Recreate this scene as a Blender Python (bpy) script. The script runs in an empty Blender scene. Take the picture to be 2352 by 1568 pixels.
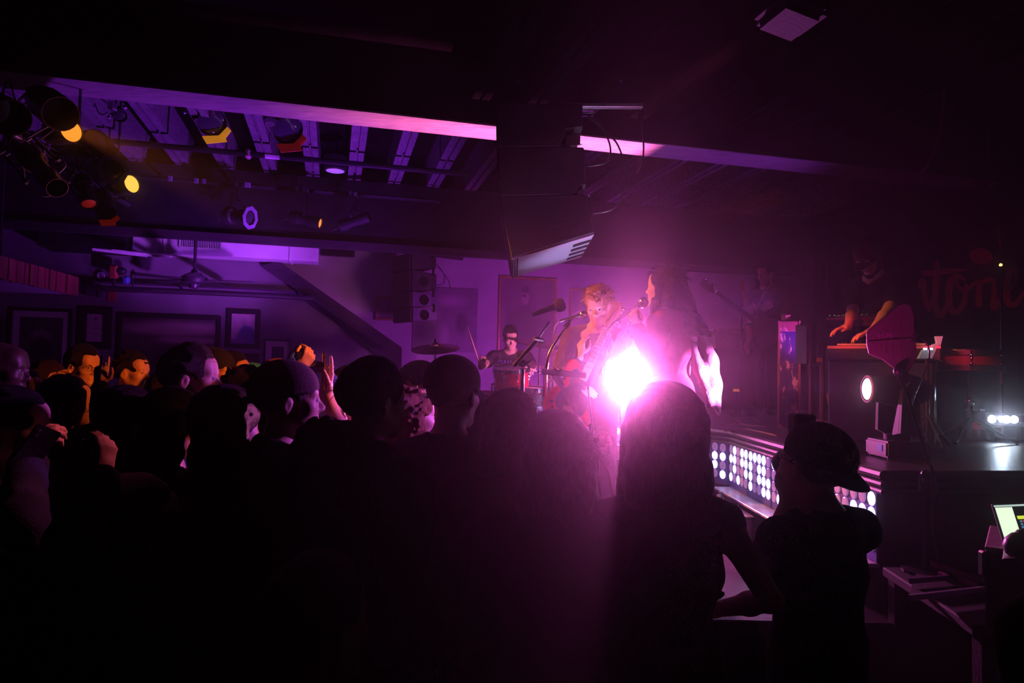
import bpy, bmesh, math, random
import numpy as np
from mathutils import Vector, Matrix

random.seed(7)
SC = bpy.context.scene
COL = SC.collection
V = Vector
PI = math.pi

# ------------------------------------------------------------------ camera
W, H, F = 2352, 1568, 1600.0
EYE = 1.75
cam_d = bpy.data.cameras.new('camera')
cam = bpy.data.objects.new('camera', cam_d)
COL.objects.link(cam)
CAM_R = (Matrix.Rotation(PI / 2 + math.atan(71 / F), 4, 'X') @ Matrix.Rotation(math.radians(1.2), 4, 'Z'))
cam.matrix_world = Matrix.Translation((0, 0, EYE)) @ CAM_R
cam_d.sensor_width = 36.0
cam_d.lens = 36.0 * F / W
cam_d.clip_start = 0.05
cam_d.clip_end = 100
SC.camera = cam

# ------------------------------------------------------------------ world, exposure
wd = bpy.data.worlds.new('dark_room'); SC.world = wd
wd.use_nodes = True
wd.node_tree.nodes['Background'].inputs[0].default_value = (0.0, 0.0, 0.0, 1)
wd.node_tree.nodes['Background'].inputs[1].default_value = 0.0
SC.view_settings.view_transform = 'Standard'
SC.view_settings.look = 'None'
SC.view_settings.exposure = 0.0
SC.view_settings.gamma = 1.0
SC.view_settings.use_curve_mapping = False
SC.cycles.max_bounces = 4
SC.cycles.diffuse_bounces = 1
SC.cycles.glossy_bounces = 1
SC.cycles.transmission_bounces = 3
SC.cycles.transparent_max_bounces = 6
SC.cycles.volume_bounces = 0
SC.cycles.caustics_reflective = False
SC.cycles.caustics_refractive = False
SC.cycles.sample_clamp_indirect = 4.0
SC.cycles.use_denoising = True
SC.cycles.adaptive_threshold = 0.015


# pixel of the 2352x1568 frame -> a point in the room
def ray(px, py):
    return (CAM_R.to_3x3() @ V(((px - W / 2) / F, -(py - H / 2) / F, -1.0)))


def P(px, py, d):
    return V((0, 0, EYE)) + ray(px, py) * d


def PZ(px, py, z):
    r = ray(px, py)
    return V((0, 0, EYE)) + r * ((z - EYE) / r.z)


AL = math.radians(14.4)
U = V((math.cos(AL), math.sin(AL), 0))        # along the long back wall
N = V((-math.sin(AL), math.cos(AL), 0))       # into the back wall


def ST(s, t, z=0.0):
    return U * s + N * t + V((0, 0, z))


def PT(px, py, t):
    r = ray(px, py)
    o = V((0, 0, EYE))
    k = (t - o.dot(N)) / r.dot(N)
    return o + r * k


def sz(px, py, t):
    p = PT(px, py, t)
    return p.dot(U), p.z


def scale_at(d):
    return F / d


# ------------------------------------------------------------------ lamps
def spot(name, loc, target, col, power, angle, blend=0.3, r=0.05):
    l = bpy.data.lights.new(name, 'SPOT')
    l.color = col; l.energy = power; l.spot_size = math.radians(angle); l.spot_blend = blend
    l.shadow_soft_size = r
    o = bpy.data.objects.new(name, l); COL.objects.link(o)
    loc = V(loc); o.location = loc
    o.rotation_euler = (V(target) - loc).to_track_quat('-Z', 'Y').to_euler()
    return o


def point(name, loc, col, power, r=0.05):
    l = bpy.data.lights.new(name, 'POINT')
    l.color = col; l.energy = power; l.shadow_soft_size = r
    o = bpy.data.objects.new(name, l); COL.objects.link(o)
    o.location = loc
    return o


MAIN = P(1440, 870, 6.55)                      # lens of the moving head facing the camera
HEAD2 = P(1990, 893, 3.72)                     # lens of the moving head at the right
def PB_(px, py): return P(px, py, 7.3)
HAZE = ((.0016, .3), (.010, .88), (.016, .975))
main_dir = (V((0.25, 0, 1.60)) - MAIN).normalized()
spot('back_light', MAIN + main_dir * 0.04, V((0.2, 0, 1.55)), (1.0, 0.16, 0.66), 1250, 64, 1.0, 0.07)
h2t = P(1645, 865, 4.05)
spot('side_light', HEAD2 + (h2t - HEAD2).normalized() * 0.03, h2t, (1.0, 0.2, 0.85), 800, 22, 0.35, 0.05)
# purple wash from the stage towards the ceiling bay and the duct
spot('purple_wash', ST(0.5, 7.0, 1.12), ST(-0.9, 7.6, 4.0), (0.36, 0.03, 1.0), 620, 96, 0.8, 0.12)
spot('duct_fill', ST(0.5, 6.3, 1.0), ST(-1.5, 8.95, 3.25), (0.42, 0.06, 1.0), 900, 34, 0.8, 0.12)  # extra unseen spot added to brighten the duct
spot('violet_wall_wash', ST(2.75, 7.4, 1.5), ST(2.6, 9.9, 2.4), (0.52, 0.035, 0.80), 230, 140, 0.8, 0.25)
# pink uplight on the stage floor: its added barn doors cut the beam to a strip on the girder with a hard end
UPL = ST(2.706, 5.85, 0.90)
spot('pink_uplight', UPL, PT(1300, 320, 5.77), (1.0, 0.17, 0.56), 3800, 72, 1.0, 0.012)
spot('array_fill', (1.45, 4.9, 1.25), P(1290, 470, 5.2), (0.62, 0.5, 1.0), 170, 36, 0.8, 0.05)  # unseen lavender spot added for the array, standing in for the LED panels
# unseen amber and violet spots added to catch faces and hands of the crowd
spot('amber_face_fill', (1.2, 3.05, 2.55), P(215, 850, 4.1), (1.0, 0.15, 0.012), 560, 22, 0.6, 0.05)
spot('amber_arm_fill', (1.2, 3.05, 2.45), P(745, 900, 2.68), (1.0, 0.16, 0.012), 230, 10, 0.6, 0.05)
spot('amber_curl_fill', (1.2, 3.05, 2.35), P(948, 895, 3.2), (1.0, 0.16, 0.012), 60, 5, 0.5, 0.05)
spot('amber_from_left', P(178, 300, 4.47), P(1420, 780, 4.3), (1.0, 0.24, 0.02), 900, 27, 0.6, 0.05)  # beam of the lantern with the amber lens
spot('violet_front_fill', (1.35, 3.5, 2.15), P(560, 880, 2.7), (0.6, 0.10, 1.0), 330, 36, 0.8, 0.06)
spot('band_key_fill', P(1446, 1020, 4.0), P(1370, 745, 4.6), (0.8, 0.34, 1.0), 70, 60, 0.9, 0.06)  # unseen spot added low beside the singer to light the guitarist
spot('red_keys_fill', P(1760, 540, 4.0), P(1945, 762, 4.75), (1.0, 0.03, 0.07), 60, 17, 0.6, 0.05)  # unseen red spot aimed at the player's forearm
spot('case_fill', P(1690, 560, 4.6), P(1812, 820, 5.65), (1.0, 0.22, 0.32), 60, 17, 0.7, 0.05)  # spot without a fixture, added to bring out the road case
spot('red_drum_fill', P(2120, 640, 3.9), P(2215, 880, 4.75), (1.0, 0.04, 0.12), 40, 24, 0.8, 0.05)  # added red spot, no lamp there, for the maroon drum
spot('drum_key_fill', P(1446, 880, 6.2), P(1180, 850, 7.1), (1.0, 0.22, 0.75), 190, 46, 0.8, 0.05)  # added spot hidden in the main glare, lights drummer and kit
spot('antenna_fill', P(1905, 1060, 2.55), P(2050, 775, 2.95), (1.0, 0.015, 0.42), 26, 30, 0.7, 0.05)  # unseen spot behind the photographer's head, added for the antenna
spot('pink_side_fill', (1.0, 3.1, 3.25), P(242, 1040, 1.80), (1.0, 0.14, 0.26), 240, 7, 0.5, 0.04)  # added unseen spot on the raised hand
spot('pink_hand_fill', (1.0, 3.1, 3.25), P(74, 1052, 1.93), (1.0, 0.14, 0.26), 240, 6.5, 0.5, 0.04)  # second added pink spot, on the hand with the low phone
spot('partition_fill', ST(0.5, 6.4, 1.0), ST(-2.7, 9.3, 2.0), (0.50, 0.05, 0.9), 90, 56, 0.9, 0.12)  # weak unseen fill added for the framed pictures
spot('rig_fill', ST(0.3, 5.9, 0.95), P(90, 320, 4.3), (0.85, 0.16, 0.5), 260, 26, 0.9, 0.06)  # unseen fill added to show the lantern cans
spot('girder_fill', (2.6, 5.3, 1.6), PT(1640, 365, 5.77), (0.45, 0.06, 1.0), 150, 60, 1.0, 0.05)  # unseen spot added to tint the right end of the girder
spot('sign_red_fill', P(2070, 430, 5.0), PB_(2215, 665), (1.0, 0.03, 0.02), 13, 46, 0.9, 0.05)  # added red spot so that the backdrop sign shows


# ------------------------------------------------------------------ materials
MATS = {}


def mat(name, col, rough=0.6, metal=0.0, var=0.25, scale=6.0, bump=0.15, bscale=80.0, stretch=None,
        emit=None, estr=0.0, alpha=None, trans=0.0, spec=0.5, sheen=0.0):
    if name in MATS:
        return MATS[name]
    m = bpy.data.materials.new(name); m.use_nodes = True
    nt = m.node_tree; nd = nt.nodes; lk = nt.links
    b = nd['Principled BSDF']
    tc = nd.new('ShaderNodeTexCoord'); mp = nd.new('ShaderNodeMapping')
    lk.new(tc.outputs['Object'], mp.inputs['Vector'])
    if stretch:
        mp.inputs['Scale'].default_value = stretch
    n1 = nd.new('ShaderNodeTexNoise'); n1.inputs['Scale'].default_value = scale; n1.inputs['Detail'].default_value = 4
    lk.new(mp.outputs[0], n1.inputs['Vector'])
    rp = nd.new('ShaderNodeValToRGB')
    c0 = [max(0, c * (1 - var)) for c in col[:3]]; c1 = [min(1, c * (1 + var)) for c in col[:3]]
    rp.color_ramp.elements[0].color = (*c0, 1); rp.color_ramp.elements[1].color = (*c1, 1)
    rp.color_ramp.elements[0].position = .3; rp.color_ramp.elements[1].position = .7
    lk.new(n1.outputs[0], rp.inputs[0]); lk.new(rp.outputs[0], b.inputs['Base Color'])
    b.inputs['Roughness'].default_value = rough; b.inputs['Metallic'].default_value = metal
    b.inputs['Specular IOR Level'].default_value = spec
    if trans: b.inputs['Transmission Weight'].default_value = trans
    if sheen: b.inputs['Sheen Weight'].default_value = sheen; b.inputs['Sheen Roughness'].default_value = .35
    if bump:
        n2 = nd.new('ShaderNodeTexNoise'); n2.inputs['Scale'].default_value = bscale; n2.inputs['Detail'].default_value = 2
        lk.new(mp.outputs[0], n2.inputs['Vector'])
        bp = nd.new('ShaderNodeBump'); bp.inputs['Strength'].default_value = bump; bp.inputs['Distance'].default_value = .01
        lk.new(n2.outputs[0], bp.inputs['Height']); lk.new(bp.outputs[0], b.inputs['Normal'])
    if emit:
        b.inputs['Emission Color'].default_value = (*emit, 1); b.inputs['Emission Strength'].default_value = estr
    if alpha is not None: b.inputs['Alpha'].default_value = alpha
    MATS[name] = m
    return m


def picture_mat(name, bg, shapes, rough=0.4):
    """flat print: soft ellipses (cx, cy, rx, ry, colour, softness) over a mottled ground, in generated x/z"""
    m = bpy.data.materials.new(name); m.use_nodes = True
    nt = m.node_tree; nd = nt.nodes; lk = nt.links
    b = nd['Principled BSDF']; b.inputs['Roughness'].default_value = rough
    uv = nd.new('ShaderNodeUVMap')
    sx = nd.new('ShaderNodeSeparateXYZ'); lk.new(uv.outputs[0], sx.inputs[0])
    ns = nd.new('ShaderNodeTexNoise'); ns.inputs['Scale'].default_value = 5; ns.inputs['Detail'].default_value = 6
    lk.new(uv.outputs[0], ns.inputs['Vector'])
    rp = nd.new('ShaderNodeValToRGB')
    rp.color_ramp.elements[0].color = (*[c * .55 for c in bg], 1); rp.color_ramp.elements[1].color = (*[min(1, c * 1.4) for c in bg], 1)
    lk.new(ns.outputs[0], rp.inputs[0]); cur = rp.outputs[0]

    def mth(op, a, bb, clamp=False):
        n = nd.new('ShaderNodeMath'); n.operation = op; n.use_clamp = clamp
        for i, q in enumerate((a, bb)):
            if q is None: continue
            if isinstance(q, (int, float)): n.inputs[i].default_value = q
            else: lk.new(q, n.inputs[i])
        return n.outputs[0]
    for (cx, cy, rx, ry, c, sf) in shapes:
        dx = mth('DIVIDE', mth('SUBTRACT', sx.outputs[0], cx), rx); dy = mth('DIVIDE', mth('SUBTRACT', sx.outputs[1], cy), ry)
        d = mth('SQRT', mth('ADD', mth('MULTIPLY', dx, dx), mth('MULTIPLY', dy, dy)), None)
        d = mth('ADD', d, mth('MULTIPLY', mth('SUBTRACT', ns.outputs[0], .5), .5))
        f = mth('DIVIDE', mth('SUBTRACT', 1.0, d), sf, True)
        mx = nd.new('ShaderNodeMixRGB'); lk.new(f, mx.inputs[0]); lk.new(cur, mx.inputs[1]); mx.inputs[2].default_value = (*c, 1)
        cur = mx.outputs[0]
    lk.new(cur, b.inputs['Base Color'])
    return m


def worn_mat(name, paint, bare, thresh=.55, scale=14, rough=.5):
    m = bpy.data.materials.new(name); m.use_nodes = True
    nt = m.node_tree; nd = nt.nodes; lk = nt.links; b = nd['Principled BSDF']
    tc = nd.new('ShaderNodeTexCoord'); mp = nd.new('ShaderNodeMapping'); mp.inputs['Scale'].default_value = (1, 1, .45)
    lk.new(tc.outputs['Object'], mp.inputs[0])
    n1 = nd.new('ShaderNodeTexNoise'); n1.inputs['Scale'].default_value = scale; n1.inputs['Detail'].default_value = 9; n1.inputs['Roughness'].default_value = .68
    lk.new(mp.outputs[0], n1.inputs['Vector'])
    rp = nd.new('ShaderNodeValToRGB')
    rp.color_ramp.elements[0].position = thresh; rp.color_ramp.elements[1].position = thresh + .04
    rp.color_ramp.elements[0].color = (*paint, 1); rp.color_ramp.elements[1].color = (*bare, 1)
    lk.new(n1.outputs[0], rp.inputs[0]); lk.new(rp.outputs[0], b.inputs['Base Color'])
    b.inputs['Roughness'].default_value = rough
    bp = nd.new('ShaderNodeBump'); bp.inputs['Strength'].default_value = .25; lk.new(rp.outputs[0], bp.inputs['Height']); lk.new(bp.outputs[0], b.inputs['Normal'])
    MATS[name] = m
    return m


def emis(name, col, s):
    return mat(name, col, .4, emit=col, estr=s, bump=0, var=.03)


BLACK = mat('black_paint', (.010, .009, .011), .75, var=.4, spec=.2)
CEILB = mat('ceiling_black', (.005, .004, .005), .95, var=.5, spec=.02)
WALLP = mat('wall_plaster', (.42, .40, .42), .85, var=.12, scale=3, bump=.25, bscale=40)
PARTN = mat('partition_dimmed', (.16, .13, .16), .8, var=.25, scale=2.2, bump=.2, bscale=40)  # darker than the plaster wall: the weaker light there is put into the colour
STRING = mat('dark_timber', (.028, .018, .026), .55, var=.4, scale=9, stretch=(1, 1, 6))
JOIST = mat('joist_timber', (.17, .15, .18), .7, var=.45, scale=6, stretch=(8, 1, 8), bump=.3)
GIRDER = mat('girder_paint', (.36, .30, .32), .55, var=.25, scale=7, stretch=(1, 6, 6), bump=.4, bscale=30)
DUCTM = mat('duct_white', (.62, .6, .62), .6, var=.1, scale=4)
FLOORM = mat('floor_boards_dark', (.035, .028, .03), .5, var=.4, scale=5)
STAGEM = mat('stage_deck_black', (.03, .026, .032), .32, var=.5, scale=8, bump=.2)
STEEL = mat('steel_dark', (.09, .085, .1), .35, .9, var=.25)
CHROME = mat('chrome', (.75, .72, .76), .12, 1.0, var=.08, bump=.02)
PIPEM = mat('pipe_black_steel', (.05, .045, .055), .38, .7)
RUBBER = mat('rubber_black', (.015, .014, .016), .5)
PLAST = mat('plastic_black', (.022, .02, .024), .42, bump=.1)
SPKM = mat('speaker_grey', (.34, .33, .36), .55, var=.08, bump=.25, bscale=180)
SPKD = mat('speaker_black', (.02, .019, .021), .6, bump=.3, bscale=180)
GOLDM = mat('gilt_frame', (.42, .25, .1), .45, .5, var=.3)
FRAMEB = mat('frame_black', (.02, .016, .018), .4)
MATB = mat('mat_board', (.5, .46, .44), .9, var=.05)
AMBER = emis('amber_lens', (1.0, .33, .03), 1.15)
AMBERH = emis('amber_lens_hot', (1.0, .50, .06), 1.5)
LENSD = mat('lens_dark', (.05, .04, .07), .08, var=.1, bump=0)
GELA = mat('amber_gel', (.95, .4, .03), .5, bump=.05, emit=(1, .35, .02), estr=.45)
GELR = mat('red_gel', (.5, .03, .01), .5, bump=.05, emit=(1, .04, .01), estr=.06)
SATIN = mat('satin_fabric', (.6, .42, .5), .5, var=.15)


# ------------------------------------------------------------------ mesh helpers
RM = {}


def minv(parent):
    m = Matrix.Identity(4); p = parent
    while p is not None:
        if p.name in RM:
            return RM[p.name].inverted()
        p = p.parent
    return m


def tagit(o, label=None, cat=None, group=None, kind=None):
    if label: o['label'] = label
    if cat: o['category'] = cat
    if group: o['group'] = group
    if kind: o['kind'] = kind
    return o


def thing(name, label, cat, loc=(0, 0, 0), rotz=0.0, group=None, kind=None):
    o = bpy.data.objects.new(name, None); COL.objects.link(o)
    o.empty_display_size = .1
    o.location = loc; o.rotation_euler = (0, 0, rotz)
    RM[o.name] = Matrix.Translation(V(loc)) @ Matrix.Rotation(rotz, 4, 'Z')
    return tagit(o, label, cat, group, kind)


def link_mesh(name, me, parent=None, m=None):
    o = bpy.data.objects.new(name, me); COL.objects.link(o)
    if m is not None and not me.materials: me.materials.append(m)
    if parent is not None: o.parent = parent
    return o


def copy_tree(root, loc=None, rotz=None, label=None, group=None):
    def rec(o, par):
        c = o.copy(); COL.objects.link(c)
        if par is not None: c.parent = par
        for ch in o.children: rec(ch, c)
        return c
    r = rec(root, None)
    if loc is not None: r.location = loc
    if rotz is not None: r.rotation_euler = (0, 0, rotz)
    if label: r['label'] = label
    if group: r['group'] = group
    RM[r.name] = Matrix.Translation(r.location) @ Matrix.Rotation(r.rotation_euler[2], 4, 'Z')
    return r


def cat(pts, n=6):
    """Catmull-Rom through points"""
    pts = [V(p) for p in pts]
    if len(pts) < 3: return pts
    q = [pts[0] * 2 - pts[1]] + pts + [pts[-1] * 2 - pts[-2]]
    out = []
    for i in range(1, len(q) - 2):
        for k in range(n):
            t = k / n
            a, b, c, d = q[i - 1], q[i], q[i + 1], q[i + 2]
            out.append(.5 * ((2 * b) + (c - a) * t + (2 * a - 5 * b + 4 * c - d) * t * t + (3 * b - a - 3 * c + d) * t ** 3))
    out.append(pts[-1])
    return out


class MB:
    def __init__(s):
        s.v = []; s.f = []; s.mi = []; s.uv = {}

    def add(s, vs, fs, mi=0):
        o = len(s.v); s.v += [V(v) for v in vs]
        s.f += [tuple(o + i for i in f) for f in fs]; s.mi += [mi] * len(fs)
        return s

    def box(s, c, size, R=None, mi=0):
        hx, hy, hz = [q / 2 for q in size]
        vs = [V((x, y, z)) for z in (-hz, hz) for y in (-hy, hy) for x in (-hx, hx)]
        if R is not None: vs = [R @ v for v in vs]
        c = V(c)
        return s.add([v + c for v in vs], [(0, 2, 3, 1), (4, 5, 7, 6), (0, 1, 5, 4), (2, 6, 7, 3), (0, 4, 6, 2), (1, 3, 7, 5)], mi)

    def beam(s, a, b, w, h, up=V((0, 0, 1)), mi=0):
        a, b = V(a), V(b); z = (b - a); L = z.length; z.normalize()
        x = up.cross(z)
        if x.length < 1e-4: x = V((1, 0, 0))
        x.normalize(); y = z.cross(x)
        R = Matrix((x, y, z)).transposed()
        return s.box((a + b) / 2, (w, h, L), R, mi)

    def tube(s, pts, r, n=8, mi=0, caps=True):
        pts = [V(p) for p in pts]; m = len(pts)
        rs = r if isinstance(r, (list, tuple)) else [r] * m
        t0 = (pts[1] - pts[0]).normalized()
        x = t0.orthogonal().normalized()
        vs = []; prev = t0
        for i in range(m):
            if i == 0: t = t0
            elif i == m - 1: t = (pts[-1] - pts[-2])
            else: t = (pts[i + 1] - pts[i - 1])
            if t.length < 1e-9: t = prev.copy()
            t.normalize()
            q = prev.rotation_difference(t); x = q @ x; x = (x - t * x.dot(t)).normalized(); prev = t
            y = t.cross(x)
            for k in range(n):
                a = 2 * PI * k / n
                vs.append(pts[i] + (x * math.cos(a) + y * math.sin(a)) * rs[i])
        fs = []
        for i in range(m - 1):
            for k in range(n):
                k2 = (k + 1) % n
                fs.append((i * n + k, i * n + k2, (i + 1) * n + k2, (i + 1) * n + k))
        if caps:
            fs.append(tuple(range(n - 1, -1, -1))); fs.append(tuple((m - 1) * n + k for k in range(n)))
        return s.add(vs, fs, mi)

    def lathe(s, prof, M=None, n=20, mi=0, close=True):
        """prof: (r, z) pairs, spun about local z, placed by the matrix M"""
        M = M or Matrix.Identity(4); vs = []; fs = []
        for (r, z) in prof:
            for k in range(n):
                a = 2 * PI * k / n
                vs.append(M @ V((r * math.cos(a), r * math.sin(a), z)))
        for i in range(len(prof) - 1):
            for k in range(n):
                k2 = (k + 1) % n
                fs.append((i * n + k, i * n + k2, (i + 1) * n + k2, (i + 1) * n + k))
        if close:
            if prof[0][0] > 1e-5: fs.append(tuple(range(n - 1, -1, -1)))
            if prof[-1][0] > 1e-5: fs.append(tuple((len(prof) - 1) * n + k for k in range(n)))
        return s.add(vs, fs, mi)

    def prism(s, poly, ext, mi=0):
        n = len(poly); ext = V(ext); poly = [V(p) for p in poly]
        vs = poly + [p + ext for p in poly]
        fs = [tuple(range(n - 1, -1, -1)), tuple(n + i for i in range(n))]
        fs += [(i, (i + 1) % n, n + (i + 1) % n, n + i) for i in range(n)]
        return s.add(vs, fs, mi)

    def ball(s, c, r, n=10, mi=0, M3=None):
        r3 = (r, r, r) if isinstance(r, (int, float)) else r
        vs = []; m = n // 2 + 1
        for i in range(m + 1):
            th = PI * i / m
            for k in range(n):
                a = 2 * PI * k / n
                p = V((r3[0] * math.sin(th) * math.cos(a), r3[1] * math.sin(th) * math.sin(a), r3[2] * math.cos(th)))
                if M3 is not None: p = M3 @ p
                vs.append(p + V(c))
        fs = [(i * n + k, (i + 1) * n + k, (i + 1) * n + (k + 1) % n, i * n + (k + 1) % n) for i in range(m) for k in range(n)]
        return s.add(vs, fs, mi)

    def xf(s, M):
        s.v = [M @ v for v in s.v]; return s

    def build(s, name, m, parent=None, smooth=False, bevel=0.0, seg=1):
        me = bpy.data.meshes.new(name)
        I = minv(parent) if parent is not None else None
        vs = [I @ v for v in s.v] if I is not None else s.v
        me.from_pydata([tuple(v) for v in vs], [], s.f)
        ms = m if isinstance(m, (list, tuple)) else [m]
        for q in ms: me.materials.append(q)
        if len(ms) > 1: me.polygons.foreach_set('material_index', s.mi)
        bm = bmesh.new(); bm.from_mesh(me)
        bmesh.ops.remove_doubles(bm, verts=bm.verts, dist=1e-5)
        bmesh.ops.recalc_face_normals(bm, faces=bm.faces)
        if bevel:
            ed = [e for e in bm.edges if len(e.link_faces) == 2 and e.calc_face_angle(0) > .5]
            bmesh.ops.bevel(bm, geom=ed, offset=bevel, segments=seg, affect='EDGES', clamp_overlap=True)
        bm.to_mesh(me); bm.free()
        if smooth:
            me.polygons.foreach_set('use_smooth', [True] * len(me.polygons))
            if smooth != 'all':
                me.set_sharp_from_angle(angle=math.radians(40))
        me.update()
        return link_mesh(name, me, parent)


def frame_to(a, b, up=V((0, 0, 1))):
    """matrix whose z runs from a to b"""
    a, b = V(a), V(b); z = (b - a).normalized()
    x = up.cross(z)
    if x.length < 1e-4: x = V((1, 0, 0)).cross(z)
    if x.length < 1e-4: x = V((0, 1, 0)).cross(z)
    x.normalize(); y = z.cross(x)
    M = Matrix((x, y, z)).transposed().to_4x4(); M.translation = a
    return M


def text_mesh(txt, size, depth=.002):
    cu = bpy.data.curves.new('lettering', 'FONT'); cu.body = txt; cu.size = size; cu.extrude = depth
    cu.align_x = 'CENTER'; cu.align_y = 'CENTER'; cu.resolution_u = 2
    o = bpy.data.objects.new('lettering', cu); COL.objects.link(o)
    dg = bpy.context.evaluated_depsgraph_get(); dg.update()
    me = bpy.data.meshes.new_from_object(o.evaluated_get(dg))
    bpy.data.objects.remove(o); bpy.data.curves.remove(cu)
    vs = [v.co.copy() for v in me.vertices]; fs = [tuple(p.vertices) for p in me.polygons]
    bpy.data.meshes.remove(me)
    return vs, fs


# ------------------------------------------------------------------ the room
ROOMZ = 4.35


def struct(name, mb, m, parent=None, **k):
    o = mb.build(name, m, parent, **k)
    if parent is None: o['kind'] = 'structure'
    return o


LS, RS = -8.0, 6.6
struct('floor', MB().prism([ST(LS - .3, -3.2, -.12), ST(RS + .3, -3.2, -.12), ST(RS + .3, 10.2, -.12), ST(LS - .3, 10.2, -.12)], (0, 0, .12)), FLOORM)
ceil = struct('ceiling', MB().prism([ST(LS - .3, -3.2, ROOMZ), ST(RS + .3, -3.2, ROOMZ), ST(RS + .3, 10.2, ROOMZ), ST(LS - .3, 10.2, ROOMZ)], (0, 0, .12)), CEILB)
struct('wall_back', MB().prism([ST(LS - .3, 9.9), ST(RS + .3, 9.9), ST(RS + .3, 10.1), ST(LS - .3, 10.1)], (0, 0, ROOMZ)), WALLP)
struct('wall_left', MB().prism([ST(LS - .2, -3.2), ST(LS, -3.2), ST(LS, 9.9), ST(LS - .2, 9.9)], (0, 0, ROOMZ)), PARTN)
struct('wall_front', MB().prism([ST(LS, -3.2), ST(RS, -3.2), ST(RS, -3.0), ST(LS, -3.0)], (0, 0, ROOMZ)), BLACK)
struct('wall_right', MB().prism([ST(RS, -3.2), ST(RS + .2, -3.2), ST(RS + .2, 9.9), ST(RS, 9.9)], (0, 0, ROOMZ)), BLACK)

# ceiling joists: pairs of timbers running towards the back wall
jj = 0
for i in range(-14, 14):
    s = .18 + i * .47
    for t0, t1, mm in ((5.96, 9.85, JOIST), (-2.9, 5.58, CEILB)):  # near run in black keeps it as dark as unlit timber
        if mm is CEILB and (i < 2 or i > 9): continue
        b = MB()
        zb = 4.0
        b.prism([ST(s - .075, t0, zb), ST(s - .012, t0, zb), ST(s - .012, t1, zb), ST(s - .075, t1, zb)], (0, 0, ROOMZ - zb - .005))
        b.prism([ST(s + .012, t0, zb), ST(s + .075, t0, zb), ST(s + .075, t1, zb), ST(s + .012, t1, zb)], (0, 0, ROOMZ - zb - .005))
        b.prism([ST(s - .012, t0, zb + .03), ST(s + .012, t0, zb + .03), ST(s + .012, t1, zb + .03), ST(s - .012, t1, zb + .03)], (0, 0, .2))
        b.build('joist', mm, ceil)

# steel girder across the room (its underside is the bright strip), and a black sheet standing in for shade on its face
struct('trim_1', MB().prism([ST(LS, 5.6, 3.8), ST(RS, 5.6, 3.8), ST(RS, 5.94, 3.8), ST(LS, 5.94, 3.8)], (0, 0, ROOMZ - 3.8)), [GIRDER])
struct('trim_4', MB().prism([ST(LS, 5.585, 3.81), ST(RS, 5.585, 3.81), ST(RS, 5.6, 3.81), ST(LS, 5.6, 3.81)], (0, 0, ROOMZ - 3.81)), CEILB)
# black bulkhead that carries the lanterns, with a lower soffit behind it
blk = struct('trim_2', MB().prism([ST(LS, 8.44, 3.2), ST(RS, 8.44, 3.2), ST(RS, 8.5, 3.2), ST(LS, 8.5, 3.2)], (0, 0, .80)), BLACK)
struct('trim_3', MB().prism([ST(LS, 8.38, 3.16), ST(RS, 8.38, 3.16), ST(RS, 8.46, 3.16), ST(LS, 8.46, 3.16)], (0, 0, .09)), STRING)
struct('ceiling_soffit', MB().prism([ST(LS, 8.5, 3.45), ST(RS, 8.5, 3.45), ST(RS, 9.9, 3.45), ST(LS, 9.9, 3.45)], (0, 0, .05)), WALLP)

# stair partition with pictures, in front of the back wall at the left
TP = 9.3
pz = [(-30, 1300), (924, 1300), (918, 806), (640, 604), (640, 500), (-30, 480)]
pp = [PT(x, y, TP) for x, y in pz]
pp[0].z = 0; pp[1].z = 0
pp[4].z = 3.45; pp[5].z = 3.45
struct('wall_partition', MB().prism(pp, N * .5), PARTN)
# dark stringer of the stair, and the rail that ends in it
b = MB()
q = [PT(640, 600, TP - .02), PT(922, 798, TP - .02), PT(920, 1000, TP - .02), PT(896, 1000, TP - .02), PT(890, 836, TP - .02), PT(712, 688, TP - .02), PT(600, 612, TP - .02)]
q[2].z = 0.0; q[3].z = 0.0
b.prism(q, -N * .06)
struct('trim_5', b, STRING)
o = MB().tube(cat([PT(-40, 655, 9.1), PT(200, 661, 9.1), PT(480, 672, 9.1), PT(700, 684, 9.1), PT(735, 696, 9.1), PT(880, 800, 9.1)], 3), .035, 8).build('stair_handrail', STRING, smooth=True)
tagit(o, 'dark handrail along the partition, bending down beside the stair', 'handrail')
for x, y in ((120, 659), (430, 671), (690, 684)):
    MB().tube([PT(x, y, 9.1), PT(x, y + 4, 9.31)], .014, 6).build('bracket', STEEL, o)

# curtain backdrop behind the keyboards: folds hung from floor to ceiling
BD0, BD1 = P(1772, 800, 10.35), P(2352, 700, 6.6)
BD0.z = BD1.z = 0
bd = (BD1 - BD0); bdl = bd.length; bdu = bd.normalized(); bdn = V((-bdu.y, bdu.x, 0))
if bdn.x > 0: bdn = -bdn          # towards the stage
vs = []; fs = []
nf = 150; L2 = bdl + 2.0
for i in range(nf + 1):
    u = .35 + L2 * i / nf
    p = BD0 + bdu * u + bdn * (.012 * math.sin(u * 21) + .007 * math.sin(u * 47 + 1))
    vs += [p + V((0, 0, .0)), p + V((0, 0, 3.40))]
for i in range(nf):
    fs.append((2 * i, 2 * i + 2, 2 * i + 3, 2 * i + 1))
for i in range(len(vs)): pass
cb = MB().add(vs, fs)
cb.add([v - bdn * .03 for v in vs], [tuple(reversed(f)) for f in fs])
BKD = mat('backdrop_cloth', (.008, .006, .008), .95, var=.3)
bdo = tagit(cb.build('stage_backdrop', BKD, smooth='all'), 'black cloth backdrop with a brush-script sign painted in red', 'backdrop')


def PB(px, py, off=.03):
    r = ray(px, py); o = V((0, 0, EYE)); q = BD0 + bdn * off
    k = (q - o).dot(bdn) / r.dot(bdn)
    return o + r * k


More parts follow.
